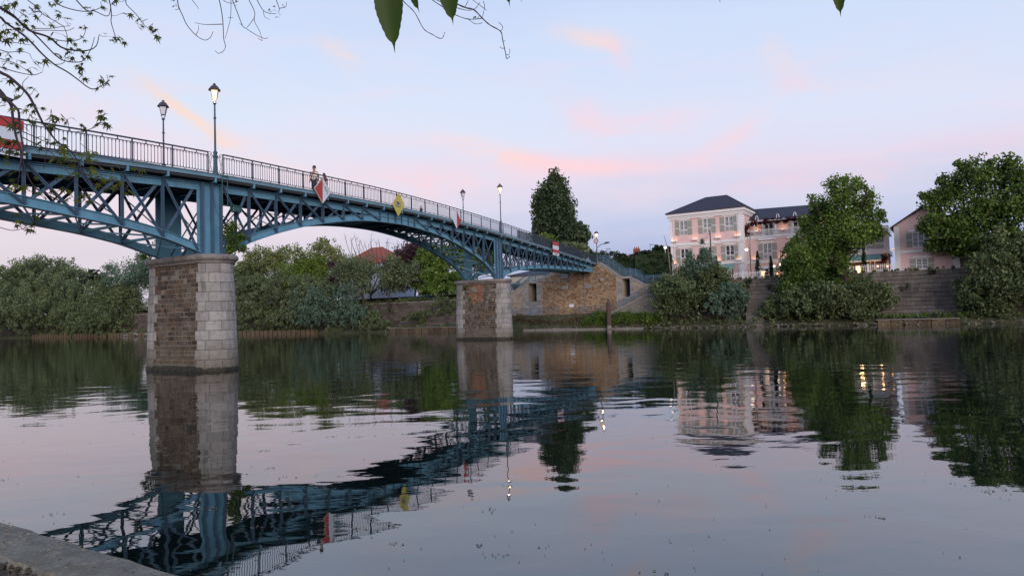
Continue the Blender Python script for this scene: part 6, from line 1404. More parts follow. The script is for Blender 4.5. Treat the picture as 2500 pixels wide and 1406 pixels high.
for i, (x, yt, yb, hw_, mt, lb) in enumerate([(606, 735, 816, 40, 'willow', 'olive shrub at the waterline touching the near pier on the right'), (655, 742, 815, 40, 'bush', 'low green shrub over the rusty piles right of the near pier'), (722, 738, 813, 46, 'willow', 'pale drooping shrub under the left part of the willow mass'), (790, 742, 813, 50, 'blue', 'blue-green skirt of leaves touching the water in mid view'), (858, 728, 812, 48, 'blue', 'blue-green drooping shrub below the leaning grey-green willow'), (915, 762, 812, 30, 'willow', 'small dark shrub at the foot of the airy willow'),
        (22, 740, 832, 52, 'willow', 'overhanging shrub at the waterline by the left edge'), (92, 752, 830, 48, 'willow', 'drooping shrub under the far left willow mass'), (158, 744, 828, 44, 'bush', 'green shrub at the waterline right of the far left willow'), (228, 756, 826, 44, 'willow', 'shrub hanging over the row of rusty piles'), (282, 760, 825, 34, 'bush', 'small shrub beside the pale rubble heap')]):
    tree('shore_shrub', lb, SH, 79.0, x, yt, yb, hw_, L[mt], int(hw_*(150 if x > 500 else 110)), 0.17 if x > 500 else 0.27, 300+i, k=8, droop=0.5, group='drooping shrubs along the left shore')
# bare branches above the red roof
r = thing('bare_tree', Wp(95, 905, 700), 'bare leafless branches rising over the red tiled roof', 'tree'); mb = MB(); rg = random.Random(8)
for k in range(24):
    x = rg.uniform(845, 990); yt = rg.uniform(566, 598) if x < 960 else rg.uniform(585, 605); lean = rg.uniform(-22, 6)
    a = Wp(95, x+12, 660); b_ = Wp(95, x+lean*.4, (yt+660)/2-5); c_ = Wp(95, x+lean, yt)
    mb.tube(smooth_line([a, b_, c_], 3), [.09, .08, .07, .055, .045, .035, .02], 4)
    for j in range(3): f_ = rg.uniform(.3, .9); p = b_.lerp(c_, f_); mb.tube([p, p+Vector((rg.uniform(-.9, .9), rg.uniform(-.5, .5), rg.uniform(.5, 1.6)))], [.03, .012], 3)
for k in range(6): x = 850+k*26; mb.tube([Wp(95, x, 662), Wp(95, 905, 720), Wp(95, 905, 760)], [.1, .2, .3], 5)
mb.build('branches', M['bark'], r)
# left of the near pier
tree('ash_tree', 'airy pale tree directly left of the near pier', TR, 86, 320, 618, 735, 52, L['blue'], 11500, 0.25, 160, k=15, trunk=0.25, ybase=790, clump=24, shell=0.6, f=(0.24, 0.40), nl=12)
tree('round_bush_tree', 'dense bright bushy tree at the water left of the near pier', TR, 81, 240, 702, 820, 60, L['bush'], 19000, 0.24, 161, k=13, trunk=0.2, ybase=822)
tree('round_bush_tree', 'dark green tree behind the bushy one left of the near pier', TR, 84, 305, 700, 822, 46, L['willow'], 13000, 0.24, 162, k=12, trunk=0.2, ybase=822)
tree('stone_pine', 'black flat-topped pine between the willows', TR, 120, 228, 664, 705, 38, L['pine'], 7500, 0.34, 163, k=9, trunk=0.4, ybase=745, tall=0.5)
tree('weeping_willow', 'big grey-green willow mass on the far left shore', TR, 82, 128, 664, 826, 70, L['willow'], 34000, 0.27, 164, k=20, trunk=0.4, ybase=826, droop=1.3, f=(0.26, 0.42))
tree('weeping_willow', 'willow drooping over the water at the left edge', TR, 82, 28, 690, 830, 66, L['willow'], 20000, 0.30, 165, k=14, trunk=0.4, ybase=828, droop=1.4)
tree('tall_ash', 'tall loose tree rising behind the left willows', TR, 100, 118, 634, 720, 46, L['willow'], 12000, 0.33, 166, k=14, trunk=0.35, ybase=780, clump=24)
tree('tall_ash', 'dark round tree at the left edge behind the willow', TR, 95, 42, 655, 760, 50, L['bush'], 12000, 0.33, 167, k=12, trunk=0.35, ybase=790)
tree('tall_ash', 'yellow-green tree at the left edge of the view', TR, 100, -10, 650, 780, 40, L['bright'], 7000, 0.36, 168, k=9, trunk=0.3, ybase=790)
tree('green_tree', 'mid green tree behind the lamp post in the left tree group', TR, 92, 208, 690, 790, 42, L['lime'], 9000, 0.28, 169, k=10, trunk=0.25, ybase=800)
tree('tree_beyond', 'trees continuing past the left edge of the view', TR, 84, -150, 640, 830, 120, L['willow'], 12000, 0.5, 170, k=14, trunk=0.4, ybase=830)
# ground cover along the banks and hanging on walls
def cover(label, s, items, m, n, size, seed, droop=0.0):
    r = leafmesh('ground_cover', m, items, n, size, seed, spread=0.3, shell=0.6, droop=droop); tag(r, label, 'ground cover', kind='stuff')
rg = random.Random(12)
it = [(tuple(G(78.2+rg.uniform(-.5, .4), t, rg.uniform(0.9, 2.2))), (1.1, .5, .65)) for t in [-11.5+i*0.75 for i in range(17)]]
cover('leafy weeds on the low bank at the foot of the ramp', 78, it, L['lime'], 15000, 0.12, 1)
it = [(tuple(G(78.5+rg.uniform(-.3, .3), t, rg.uniform(0.7, 1.8))), (1.0, .5, .5)) for t in [1.5+i*0.9 for i in range(5)]]+[(tuple(G(78.5, t, rg.uniform(1.0, 2.1))), (1.0, .5, .6)) for t in (10.5, 11.5, 12.5, 13.5, 14.5)]
cover('dry brown-green ivy covering the low bank below the path railing', 78, it+[(tuple(G(78.35+rg.uniform(-.2, .2), t, rg.uniform(0.8, 2.0))), (.8, .35, .5)) for t in [.5+i*.5 for i in range(22)]], L['dry'], 13000, 0.10, 2)
it = [(tuple(G(78.6+rg.uniform(-.6, 1.2), -12-i*0.9, rg.uniform(0.5, 1.2))), (1.0, .8, .35)) for i in range(80)]
cover('low greenery along the right shore', 78, it, L['bush'], 11000, 0.15, 3)
it = [(tuple(G(79.2+rg.uniform(-.9, 1.6), 16+i*1.7, rg.uniform(0.5, 1.1))), (1.4, .8, .3)) for i in range(100)]
cover('low greenery along the left shore', 78, it, L['bush'], 14000, 0.20, 4)
it = []
for i in range(120):
    t = 20+i*1.5+rg.uniform(-.6, .6)
    if 22 < t < 40 and rg.random() < .6: continue
    h = rg.uniform(.5, 2.0)*(1.0 if t > 40 else .5); it.append((tuple(G(78.2+rg.uniform(-.5, 1.8), t, h*.7)), (rg.uniform(.7, 1.6), .8, h)))
cover('tangled low shrubs and reeds along the left shoreline', 78, it, L['willow'], 26000, 0.19, 14, droop=0.3)
it = [(tuple(G(81.5+rg.uniform(-.5, 1.5), t, 2.2+rg.uniform(-.8, 2.6))), (rg.uniform(.5, 1.6), .5, rg.uniform(.3, .9))) for t in [26+i*1.6+rg.uniform(-.5, .5) for i in range(60)]]
cover('ivy and weeds creeping over the brown embankment', 81, it, L['bush'], 11000, 0.16, 15)
it = [(tuple(G(83.45, t, rg.uniform(3.0, 6.8))-NN*.12), (rg.uniform(.3, 1.2), .12, rg.uniform(.2, .7))) for t in [-13-rg.random()*45 for _ in range(26)]]
cover('patches of moss and ivy on the grey quay wall', 83, it, L['hedge'], 3600, 0.09, 16)
it = [(tuple(G(79.0+rg.uniform(-.6, 1.0), t, rg.uniform(.6, 1.2))), (.9, .5, .45)) for t in [-40-i*.8 for i in range(16)]]
cover('grass along the foot of the grey quay wall above the sheet piling', 79, it, L['lime'], 3600, 0.10, 17)
it = [(tuple(G(83.4, -13-i*1.3, 7.25)), (0.8, .3, .12)) for i in range(34)]
cover('grass tufts on top of the grey quay wall', 83, it, L['bush'], 3200, 0.09, 5)
it = [(tuple(G(83.6+rg.uniform(0, .6), 17+i*2.0, 6.0+rg.uniform(-.3, .4))), (1.3, .5, .5)) for i in range(60)]
cover('undergrowth along the top of the left embankment', 83, it, L['bush'], 12000, 0.18, 6)
it = [(tuple(FA(t, -2.9, 7.4+rg.uniform(0, 1.2))), (1.2, .6, .9)) for t in (-8, -9.5, -11, 9, 12, 15, 17)]
cover('shrubs behind the abutment stairs', 83, it, L['hedge'], 6000, 0.14, 9)
# climbers growing on the near pier
def climber(label, c, bl, m, n, size, seed):
    r = thing('climbing_shrub', c, label, 'plant'); leafmesh('foliage', m, bl, n, size, seed, spread=0.30, clump=16, shell=0.7, parent=r)
    mb = MB(); rg = random.Random(seed)
    for b_ in bl: mb.tube([Vector(c), Vector(c).lerp(Vector(b_[0]), .6)+Vector((0, 0, .1)), Vector(b_[0])], [.03, .02, .01], 4)
    mb.build('stems', M['bark'], r)
c0 = T(1.0, -0.3, 6.72)
climber('green shrub growing on the near pier against the bridge column', c0, [(tuple(T(1.15, -0.35, 7.1)), (.35, .3, .35)), (tuple(T(1.5, -0.35, 7.5)), (.40, .3, .35)), (tuple(T(1.1, -0.3, 7.9)), (.35, .3, .4)), (tuple(T(1.9, -0.4, 7.9)), (.45, .3, .22)), (tuple(T(2.2, -0.35, 7.2)), (.35, .25, .25)), (tuple(T(1.4, -0.3, 8.5)), (.28, .25, .3)), (tuple(T(0.9, -0.4, 8.3)), (.25, .25, .2))], L['maple'], 1700, 0.075, 41)
climber('small plant sprouting on the left end of the near pier', T(-1.0, 4.9, 6.6), [(tuple(T(-1.0, 4.8, 7.0)), (.3, .3, .35)), (tuple(T(-1.2, 5.2, 6.9)), (.3, .3, .25)), (tuple(T(-0.8, 4.4, 7.6)), (.2, .2, .4))], L['lime'], 420, 0.06, 42)
climber('tuft of green weeds on the rubble face of the farther pier', T(40.35, 4.3, 6.0), [(tuple(T(40.4, 4.2, 6.0)), (.25, .12, .35)), (tuple(T(40.4, 3.4, 4.6)), (.2, .1, .3)), (tuple(T(40.4, 1.2, 4.6)), (.16, .1, .2))], L['lime'], 420, 0.05, 43)
climber('leafy plant growing through the far railing near the unlit lamp', T(37.5, DF-.2, zdeck(37.5)), [(tuple(T(37.5, DF-.3, zdeck(37.5)+.45)), (.4, .25, .35)), (tuple(T(38.2, DF-.3, zdeck(38)+.55)), (.35, .25, .3))], L['bush'], 320, 0.06, 44)

# ================================================================== PEOPLE ON THE BRIDGE
def skin_body(name, joints, edges, m, parent, sub=1):
    """joints {key: (x, y, z, r)} in the figure's own frame; one continuous skinned surface"""
    keys = list(joints); me = bpy.data.meshes.new(name)
    me.from_pydata([joints[k][:3] for k in keys], [(keys.index(a), keys.index(b_)) for a, b_ in edges], [])
    o = bpy.data.objects.new(name, me); COL.objects.link(o); o.parent = parent
    me.materials.append(m)
    sk = o.modifiers.new('skin', 'SKIN'); sk.use_smooth_shade = True
    for i, k in enumerate(keys): me.skin_vertices[0].data[i].radius = (joints[k][3], joints[k][3]*(joints[k][4] if len(joints[k]) > 4 else 1))
    me.skin_vertices[0].data[0].use_root = True
    sb_ = o.modifiers.new('sub', 'SUBSURF'); sb_.levels = sub; sb_.render_levels = sub
    return o
def person(loc, rz, h, label, top, legs, long_hair=False, walk=True, skirt=False):
    """x = forward, y = left; height h"""
    r = thing('person', loc, label, 'person', rz=rz); k = h/1.75; r.scale = (k, k, k)
    st = 0.24 if walk else 0.05
    J = {'pel': (0, 0, .95, .115, 1.25), 'bel': (0, 0, 1.10, .11, 1.2), 'che': (0.01, 0, 1.30, .125, 1.35), 'nek': (0.01, 0, 1.47, .055), 'hd0': (0.03, 0, 1.56, .075), 'hd1': (0.03, 0, 1.66, .088), 'hd2': (0.02, 0, 1.73, .05),
         'hpl': (0, .09, .90, .095), 'knl': (st*.75, .09, .50, .06), 'anl': (st*.9, .09, .09, .042), 'fol': (st*.9+.14, .09, .04, .038), 'hpr': (0, -.09, .90, .095), 'knr': (-st*.1, -.09, .50, .06), 'anr': (-st*1.1, -.09, .12, .042), 'for': (-st*1.1+.13, -.09, .05, .036),
         'shl': (0, .185, 1.40, .058), 'ell': (-.10, .225, 1.13, .040), 'wrl': (.06, .22, .93, .028), 'hal': (.11, .21, .87, .032), 'shr': (0, -.185, 1.40, .058), 'elr': (-.02, -.225, 1.12, .040), 'wrr': (.10, -.22, .92, .028), 'har': (.15, -.21, .87, .032)}
    for sd, sy in (('l', 1), ('r', -1)):
        hx = J['ha'+sd]
        for i in range(4): J['f%d%s' % (i, sd)] = (hx[0]+.03, hx[1]-sy*(.025-.016*i), hx[2]-.075-.008*(i in (1, 2)), .009)
        J['th'+sd] = (hx[0]+.05, hx[1]-sy*.01, hx[2]-.02, .010)
    Ed = [('pel', 'bel'), ('bel', 'che'), ('che', 'nek'), ('nek', 'hd0'), ('hd0', 'hd1'), ('hd1', 'hd2'), ('pel', 'hpl'), ('hpl', 'knl'), ('knl', 'anl'), ('anl', 'fol'), ('pel', 'hpr'), ('hpr', 'knr'), ('knr', 'anr'), ('anr', 'for'), ('che', 'shl'), ('shl', 'ell'), ('ell', 'wrl'), ('wrl', 'hal'), ('che', 'shr'), ('shr', 'elr'), ('elr', 'wrr'), ('wrr', 'har')]
    for sd in 'lr': Ed += [('ha'+sd, 'f%d%s' % (i, sd)) for i in range(4)]+[('ha'+sd, 'th'+sd)]
    skin_body('body', J, Ed, M['skin'], r)
    g = 0.018; I2 = lambda ks, ed, nm, m, ex=g: skin_body(nm, {q_: (J[q_][0], J[q_][1], J[q_][2]+(0.0), J[q_][3]+ex, *(J[q_][4:])) for q_ in ks}, ed, m, r)
    mid = lambda a, b_, f_: tuple(J[a][i]+(J[b_][i]-J[a][i])*f_ for i in range(4))
    J['sll'] = mid('shl', 'ell', .75); J['slr'] = mid('shr', 'elr', .75)
    I2(['bel', 'pel', 'che', 'shl', 'shr', 'sll', 'slr'], [('bel', 'pel'), ('bel', 'che'), ('che', 'shl'), ('che', 'shr'), ('shl', 'sll'), ('shr', 'slr')], 'shirt', top, 0.022)
    I2(['pel', 'hpl', 'knl', 'anl', 'hpr', 'knr', 'anr'], [('pel', 'hpl'), ('hpl', 'knl'), ('knl', 'anl'), ('pel', 'hpr'), ('hpr', 'knr'), ('knr', 'anr')], 'trousers', legs, 0.02)
    for a in ('l', 'r'):
        fx = J['fo'+a]; ax = J['an'+a]; MB().tube([(ax[0]-.06, ax[1], ax[2]-.05), (ax[0]+.05, ax[1], ax[2]-.045), (fx[0]+.03, fx[1], fx[2]-.01), (fx[0]+.07, fx[1], fx[2]-.015)], [.045, .05, .045, .02], 8).build('shoe', M['ink'], r)
    for o in [c for c in r.children if c.name.startswith('shoe')]: o.data.transform(Matrix.Translation(r.location)) 
    hm = MB(); hm.lathe((0.0, 0, 0), [(0.02, 1.80), (0.07, 1.785), (0.098, 1.74), (0.103, 1.68), (0.09, 1.62), (0.05, 1.60)][::-1], 10)
    if long_hair: hm.lathe((-0.05, 0, 0), [(0.05, 1.28), (0.10, 1.34), (0.115, 1.50), (0.10, 1.66), (0.04, 1.74)], 9)
    ho = hm.build('hair', M['hair'], None, smooth=True); ho.parent = r
    fc = MB(); fc.tube([(0.105, 0, 1.665), (0.135, 0, 1.635), (0.11, 0, 1.625)], [.008, .014, .008], 5); 
    for sy in (-1, 1): fc.tube([(0.02, sy*.088, 1.67), (0.02, sy*.098, 1.65), (0.025, sy*.09, 1.625)], [.012, .018, .01], 5)
    fo = fc.build('nose_and_ears', M['skin'], None, smooth=True); fo.parent = r
    ey = MB()
    for sy in (-1, 1): ey.lathe((0.102, sy*.035, 1.672), [(.004, -.008), (.011, 0), (.004, .008)], 6)
    ey.tube([(0.104, -.025, 1.598), (0.112, 0, 1.596), (0.104, .025, 1.598)], .006, 4)
    eo = ey.build('eyes_and_mouth', M['ink'], None); eo.parent = r
    return r
hd = math.atan2(-D.y, -D.x)
s_m, z_m = Bs(1.2, 767, 407); s_w, z_w = Bs(1.0, 791, 425)
person(G(s_m, 1.2, zdeck(s_m)+0.02), hd+0.15, z_m-zdeck(s_m), 'man in a pale short-sleeved shirt walking left on the bridge', M['shirt'], M['trouser'])
person(G(s_w, 1.0, zdeck(s_w)+0.02), hd-0.1, z_w-zdeck(s_w), 'woman with long dark hair walking behind the diamond board', M['black_top'], M['trouser'], long_hair=True)
s_c, z_c = Bs(1.0, 1028, 503.5)
person(G(s_c, 1.0, zdeck(s_c)+0.02), hd, z_c-zdeck(s_c), 'small child in dark clothes walking behind the railing right of the yellow board', M['black_top'], M['trouser'])

# ================================================================== OVERHANGING BRANCHES ON THE NEAR BANK
def PD(x, y, d): return EYEP+ray(x, y)*d
def rhombus_leaf(outline, name, m, fold=0.15):
    """leaf blade from a half outline [(along, across)], slightly folded at the midrib"""
    n = len(outline); vs = []; fs = []
    for (a, w_) in outline: vs += [(a, -w_, w_*fold), (a, 0, 0), (a, w_, w_*fold)]
    for i in range(n-1): fs += [(3*i, 3*i+3, 3*i+4, 3*i+1), (3*i+1, 3*i+4, 3*i+5, 3*i+2)]
    me = bpy.data.meshes.new(name); me.from_pydata(vs, [], fs); me.materials.append(m); me.update(); return me
def maple_mesh(seed):
    rg = random.Random(seed); vs = [(0, 0, 0)]; out = []
    lob = [(-2.2, .42), (-1.75, .22), (-1.25, .72), (-0.95, .30), (-0.62, .86), (-0.36, .36), (0, 1.0), (0.36, .36), (0.62, .86), (0.95, .30), (1.25, .72), (1.75, .22), (2.2, .42)]
    for a, r_ in lob: r_ *= rg.uniform(.88, 1.08); out.append((0.15+r_*math.cos(a), r_*math.sin(a), -0.22*r_*r_+rg.uniform(-.04, .04)))
    vs = [(0.0, 0, 0.0)]+out; fs = [(0, i, i+1) for i in range(1, len(out))]
    me = bpy.data.meshes.new('leaf'); me.from_pydata(vs, [], fs); me.materials.append(L['near']); me.update(); return me
MAP = [maple_mesh(i) for i in range(5)]
def place_leaf(me, loc, size, rng, parent, droop=0.7, face=None):
    yaw = rng.uniform(0, 2*math.pi)
    pitch = rng.uniform(0.1, 1.1)*droop+0.15; roll = rng.uniform(-.6, .6)
    o = inst(me, 'leaf', loc, parent, rot=(roll, pitch, yaw), scale=(size,)*3); return o
rgb = random.Random(77)
ot = thing('overhanging_maple', (-7.6, 3.2, 1.1), 'maple branches with fresh green leaves hanging in from the upper left', 'tree')
tb = MB(); limb0 = Vector((-7.6, 3.2, 1.0)); top0 = Vector((-7.2, 4.0, 5.2)); tb.tube(smooth_line([limb0, (-7.7, 3.4, 2.6), (-7.4, 3.8, 4.2), top0, (-6.9, 4.4, 7.5)], 4), [.24-.009*i for i in range(17)], 10); tb.build('trunk', M['bark'], ot)
SA_, SB_ = 1/4.686, 1/2.8125
A = lambda pts: [(x*SA_, y*SA_) for x, y in pts]
B_ = lambda pts: [(x*SB_, 200+y*SB_) for x, y in pts]
C_ = lambda pts: [(400+x/2.841, y/2.841) for x, y in pts]
br = []  # (pixel pts, depth start, depth end, radius px at start, at end)
def bb(pts, d0, d1, r0, r1): br.append((pts, d0, d1, r0, r1))
bb([(-60, -20)]+A([(0, 90), (160, 190), (330, 350), (560, 430), (700, 545), (860, 580), (1000, 580), (1100, 530), (1135, 400)]), 5.2, 6.0, 4.0, 0.8)
bb([(-50, 20)]+A([(0, 200), (60, 260), (220, 370), (350, 480), (480, 620), (620, 740), (760, 820), (880, 905), (1020, 1010), (1100, 1015), (1200, 960), (1240, 930)]), 4.9, 5.6, 3.2, 0.8)
bb([(-60, 140)]+A([(0, 830), (100, 880), (240, 1000), (330, 1100), (400, 1230), (470, 1370)])+B_([(300, 290), (390, 410), (490, 480), (560, 600), (610, 700)]), 4.6, 4.8, 4.4, 1.2)
bb([(-50, 170)]+A([(0, 1040), (70, 1130), (130, 1220), (150, 1400)])+[(41, 340), (50, 368), (52, 392)], 4.4, 4.5, 4.5, 2.0)
bb([(15, 241)]+A([(180, 1230), (215, 1290), (220, 1406)])+[(52, 335), (56, 365), (50, 400), (48, 420)], 4.4, 4.4, 3.4, 1.5)
bb([(52, 372), (38, 350), (28, 365)], 4.4, 4.4, 2.0, 1.2); 
bb(A([(820, -60), (940, 80), (1010, 130), (1080, 130), (1200, 185), (1250, 170), (1265, 90)]), 5.5, 5.5, 1.6, 0.8)
bb(A([(560, -80), (640, 30), (720, 80), (860, 120), (980, 135), (1060, 125), (1190, 80)]), 5.6, 5.5, 1.6, 0.8)
bb(A([(1230, -60), (1262, 60), (1275, 180), (1270, 250), (1300, 360), (1330, 450)]), 5.5, 5.5, 1.4, 0.8)
bb(A([(1430, -60), (1440, 0), (1450, 60), (1560, 170), (1640, 280), (1720, 350)]), 5.5, 5.5, 1.2, 0.7)
bb(A([(-80, 60), (0, 100), (200, 230), (400, 400), (520, 520), (640, 640), (740, 700), (900, 715), (980, 670), (1050, 540), (1080, 430)]), 5.4, 5.9, 2.4, 0.7)
bb(A([(-80, 740), (0, 770), (200, 830), (380, 860), (480, 830)]), 5.0, 5.2, 1.6, 0.7)
bb(A([(-60, 470), (0, 475), (160, 490), (350, 520)]), 5.0, 5.2, 1.4, 0.6)
bb(A([(280, -60), (310, 0), (430, 90), (480, 160), (620, 240), (700, 290), (730, 310), (770, 420), (765, 530)]), 5.6, 5.6, 1.3, 0.7)
bb(A([(930, 735), (940, 850), (900, 900)]), 5.3, 5.3, 0.9, 0.6); bb(A([(140, 1150), (220, 1120), (270, 1050), (260, 950), (330, 880)]), 4.6, 4.8, 1.3, 0.6)
bb(A([(-40, 560), (100, 600), (240, 590), (340, 620)]), 5.2, 5.3, 1.2, 0.6); bb(A([(-40, 660), (90, 700), (200, 740), (380, 860)]), 5.2, 5.3, 1.2, 0.6)
bb(A([(330, 350), (420, 330), (560, 330), (700, 310), (800, 300)]), 5.4, 5.5, 1.0, 0.6); bb(A([(380, 355), (560, 350), (760, 355), (850, 320)]), 5.4, 5.5, 1.0, 0.6)
bb(A([(590, 440), (700, 470), (840, 470), (930, 440), (975, 370), (965, 290)]), 5.6, 5.8, 1.1, 0.6); bb(A([(620, 740), (700, 735), (740, 700), (750, 600)]), 5.5, 5.6, 1.0, 0.6)
bb(B_([(300, 290), (420, 330), (520, 345), (620, 325), (680, 290), (720, 220)]), 4.7, 4.9, 1.3, 0.6)
bb(B_([(470, 500), (560, 570), (600, 610), (700, 640), (760, 650)]), 4.7, 4.8, 1.2, 0.6); bb(B_([(350, 520), (500, 570), (600, 640), (700, 690), (800, 750)]), 4.6, 4.8, 1.2, 0.6)
bb(B_([(560, 600), (640, 700), (700, 720), (860, 740)]), 4.7, 4.8, 1.0, 0.6); bb(B_([(150, 500), (180, 620), (240, 720), (360, 770), (430, 720)]), 4.5, 4.6, 1.4, 0.6); bb(B_([(-60, 990), (0, 1000), (80, 1020), (150, 1010), (220, 990)]), 4.6, 4.6, 1.1, 0.7)
bb(B_([(-60, 200), (0, 240), (110, 320), (220, 370), (330, 420), (430, 450)]), 4.5, 4.7, 1.8, 0.7); bb(B_([(150, 380), (250, 430), (330, 470), (400, 540), (500, 660), (600, 780)]), 4.5, 4.6, 1.4, 0.6)
bb(B_([(300, 600), (330, 400), (350, 190)]), 4.7, 4.7, .8, .5); bb(B_([(460, 420), (470, 330), (465, 260)]), 4.7, 4.7, .8, .5); bb(B_([(550, 420), (560, 350), (555, 300)]), 4.7, 4.7, .8, .5)
bpx = []
for pts, d0, d1, r0, r1 in br:
    n = len(pts); w3 = [PD(x, y, d0+(d1-d0)*i/(n-1)) for i, (x, y) in enumerate(pts)]; sl = smooth_line(w3, 3); m_ = len(sl)
    MB().tube(sl, [(r0+(r1-r0)*i/(m_-1))*(d0+(d1-d0)*i/(m_-1))/FPX*1.0 for i in range(m_)], 5).build('branch', M['twig'], ot)
    bpx.append((pts, d0, d1))
mb = MB()
for pts, d0, d1, r0, r1 in br:
    x, y = pts[0]
    if x < 60 and y < 300:
        a = PD(x, y, d0); mb.tube(smooth_line([a, a.lerp(top0, .4)+Vector((0, 0, .2)), top0+Vector((0, 0, -0.4*rgb.random()))], 3), [.011, .016, .022, .028, .034, .042, .05], 5)
    elif y < 20:
        a = PD(x, y, d0); mb.tube(smooth_line([a, a+Vector((-.1, 0, .6)), Vector((-6.9, 4.6, 7.2))], 3), [.006, .009, .012, .018, .024, .03, .038], 5)
mb.build('upper_limbs', M['twig'], ot)
leaves = A([(160, 50), (330, 170), (440, 200), (510, 150), (700, 200), (760, 260), (960, 290), (920, 400), (720, 400), (800, 470), (620, 450), (590, 270), (300, 290), (340, 340), (210, 420), (60, 440), (100, 680), (190, 690), (240, 590), (380, 690), (500, 750), (340, 780), (750, 560), (820, 620), (900, 580), (930, 650), (850, 690), (940, 720), (670, 620), (930, 820), (960, 880), (1150, 870), (1220, 860), (1210, 940), (1110, 990), (980, 100), (1050, 120), (1150, 30), (1300, 40), (1350, 20), (1380, 160), (1220, 420), (1290, 430), (1340, 460), (1410, 450), (1570, 270), (1640, 250), (1750, 270), (1740, 330), (1800, 350), (600, 20), (680, 10), (180, 1080), (30, 1150), (150, 1200), (290, 1270), (400, 1250), (320, 1000), (400, 1010), (360, 1340), (590, 1370), (760, 1370), (1150, 1350), (1200, 1290), (30, 380), (80, 330), (20, 300), (60, 640), (20, 700), (160, 730), (60, 100), (20, 60), (280, 130), (350, 100), (470, 90), (150, 30), (300, 220), (250, 260), (20, 620), (120, 450), (270, 390), (30, 900)])
leaves2 = B_([(30, 150), (110, 300), (215, 160), (370, 260), (460, 260), (550, 295), (700, 240), (730, 290), (200, 240), (300, 380), (350, 330), (430, 450), (260, 420), (400, 540), (440, 530), (560, 520), (520, 560), (640, 480), (680, 580), (770, 580), (940, 590), (970, 600), (600, 620), (450, 660), (520, 650), (700, 660), (690, 690), (780, 690), (780, 650), (860, 740), (740, 740), (170, 700), (120, 710), (250, 770), (380, 770), (430, 720), (500, 790), (560, 800), (600, 770), (130, 940), (250, 950), (170, 1000), (220, 990), (60, 440), (30, 400), (100, 430), (130, 500), (10, 420), (120, 290), (150, 320), (330, 300), (400, 420), (460, 480), (540, 480), (620, 590), (820, 700), (60, 520), (350, 420), (160, 620)])
stubs = MB()
for lst, d0, sz in ((leaves, 5.4, .054), (leaves2, 4.65, .050)):
    for (x, y) in lst:
        # attach to the nearest branch point
        best = None
        for pts, da, db in bpx:
            for i, (bx, by) in enumerate(pts):
                q_ = (bx-x)**2+(by-y)**2
                if best is None or q_ < best[0]: best = (q_, bx, by, da+(db-da)*i/(len(pts)-1))
        d = best[3]; p0 = PD(best[1], best[2], d); p1 = PD(x, y, d)
        stubs.tube([p0, p0.lerp(p1, .5)+Vector((0, 0, -.01)), p1], [.0022, .0018, .0014], 3)
        for j in range(2 if lst is leaves else 3):
            pj = p1+Vector((rgb.gauss(0, .022), rgb.gauss(0, .03), rgb.gauss(0, .018))); place_leaf(MAP[rgb.randrange(5)], pj, sz*rgb.uniform(.6, 1.25), rgb, ot); stubs.tube([p1, pj], .0011, 3)
tag(stubs.build('leaf_stalks', M['twig'], ot), kind='stuff')

# bare hanging twigs at the top centre
hg = thing('hanging_twigs', PD(560, -120, 6.0), 'bare thin twigs with curled tips hanging from the top edge left of centre', 'branch')
T2 = [([(90, -60), (100, 40), (130, 110), (160, 175), (220, 245), (280, 280), (320, 265), (343, 220)], 1.1), ([(222, 245), (240, 210), (240, 178)], .7), ([(360, -60), (383, 0), (400, 80), (410, 165), (415, 270), (427, 320), (415, 355), (380, 372), (355, 353)], 1.1), ([(410, 170), (350, 172), (280, 172), (215, 160)], .9), ([(455, -60), (465, 0), (463, 120), (445, 200), (425, 270)], .8), ([(460, -60), (475, 0), (510, 90), (545, 180), (570, 200), (640, 245), (700, 270), (722, 262)], 1.0), ([(570, -60), (590, 0), (632, 100), (600, 165), (575, 195)], 1.0), ([(628, 115), (630, 155), (665, 220), (683, 285)], .8), ([(610, -60), (645, 0), (685, 70), (730, 95), (780, 97)], 1.0), ([(690, 80), (700, 120), (733, 138)], .7), ([(760, -50), (778, 0), (800, 60), (795, 90)], 1.0), ([(800, 60), (845, 50), (852, 15)], .8), ([(170, -50), (195, 0), (230, 45), (240, 65)], .8), ([(400, -20), (420, 10), (470, 25), (520, 10)], .8), ([(545, 180), (525, 165)], .6), ([(683, 285), (650, 268)], .6), ([(445, 125), (480, 124)], .6), ([(80, 70), (105, 65)], .7)]
for pts, r_ in T2:
    sl = smooth_line([PD(x, y, 6.0) for x, y in C_(pts)], 4); m_ = len(sl); MB().tube(sl, [(r_*(1.15-0.6*i/m_))*6.0/FPX for i in range(m_)], 5).build('twig', M['twig'], hg)
for (x, y) in C_([(90, 20), (110, 40), (75, 15), (520, 10), (740, 65), (770, 65), (790, 105), (795, 120), (840, 40)]):
    for j in range(2): place_leaf(MAP[rgb.randrange(5)], PD(x, y, 6.0)+Vector((rgb.gauss(0, .015), rgb.gauss(0, .02), rgb.gauss(0, .012))), .03*rgb.uniform(.5, 1), rgb, hg)
mb = MB(); 
for k, x in enumerate((430, 540, 600, 670)): a = PD(x, -30, 6.0); mb.tube(smooth_line([a, a+Vector((-.3, 0, .5)), Vector((-6.5, 4.8, 7.4))], 3), [.005, .008, .011, .015, .02, .025, .03], 5)
mb.build('upper_limb', M['twig'], hg)
h2 = thing('hanging_branch', PD(1150, -60, 5.0), 'knotty bare branch with a few tiny leaves hanging right of the big leaf', 'branch')
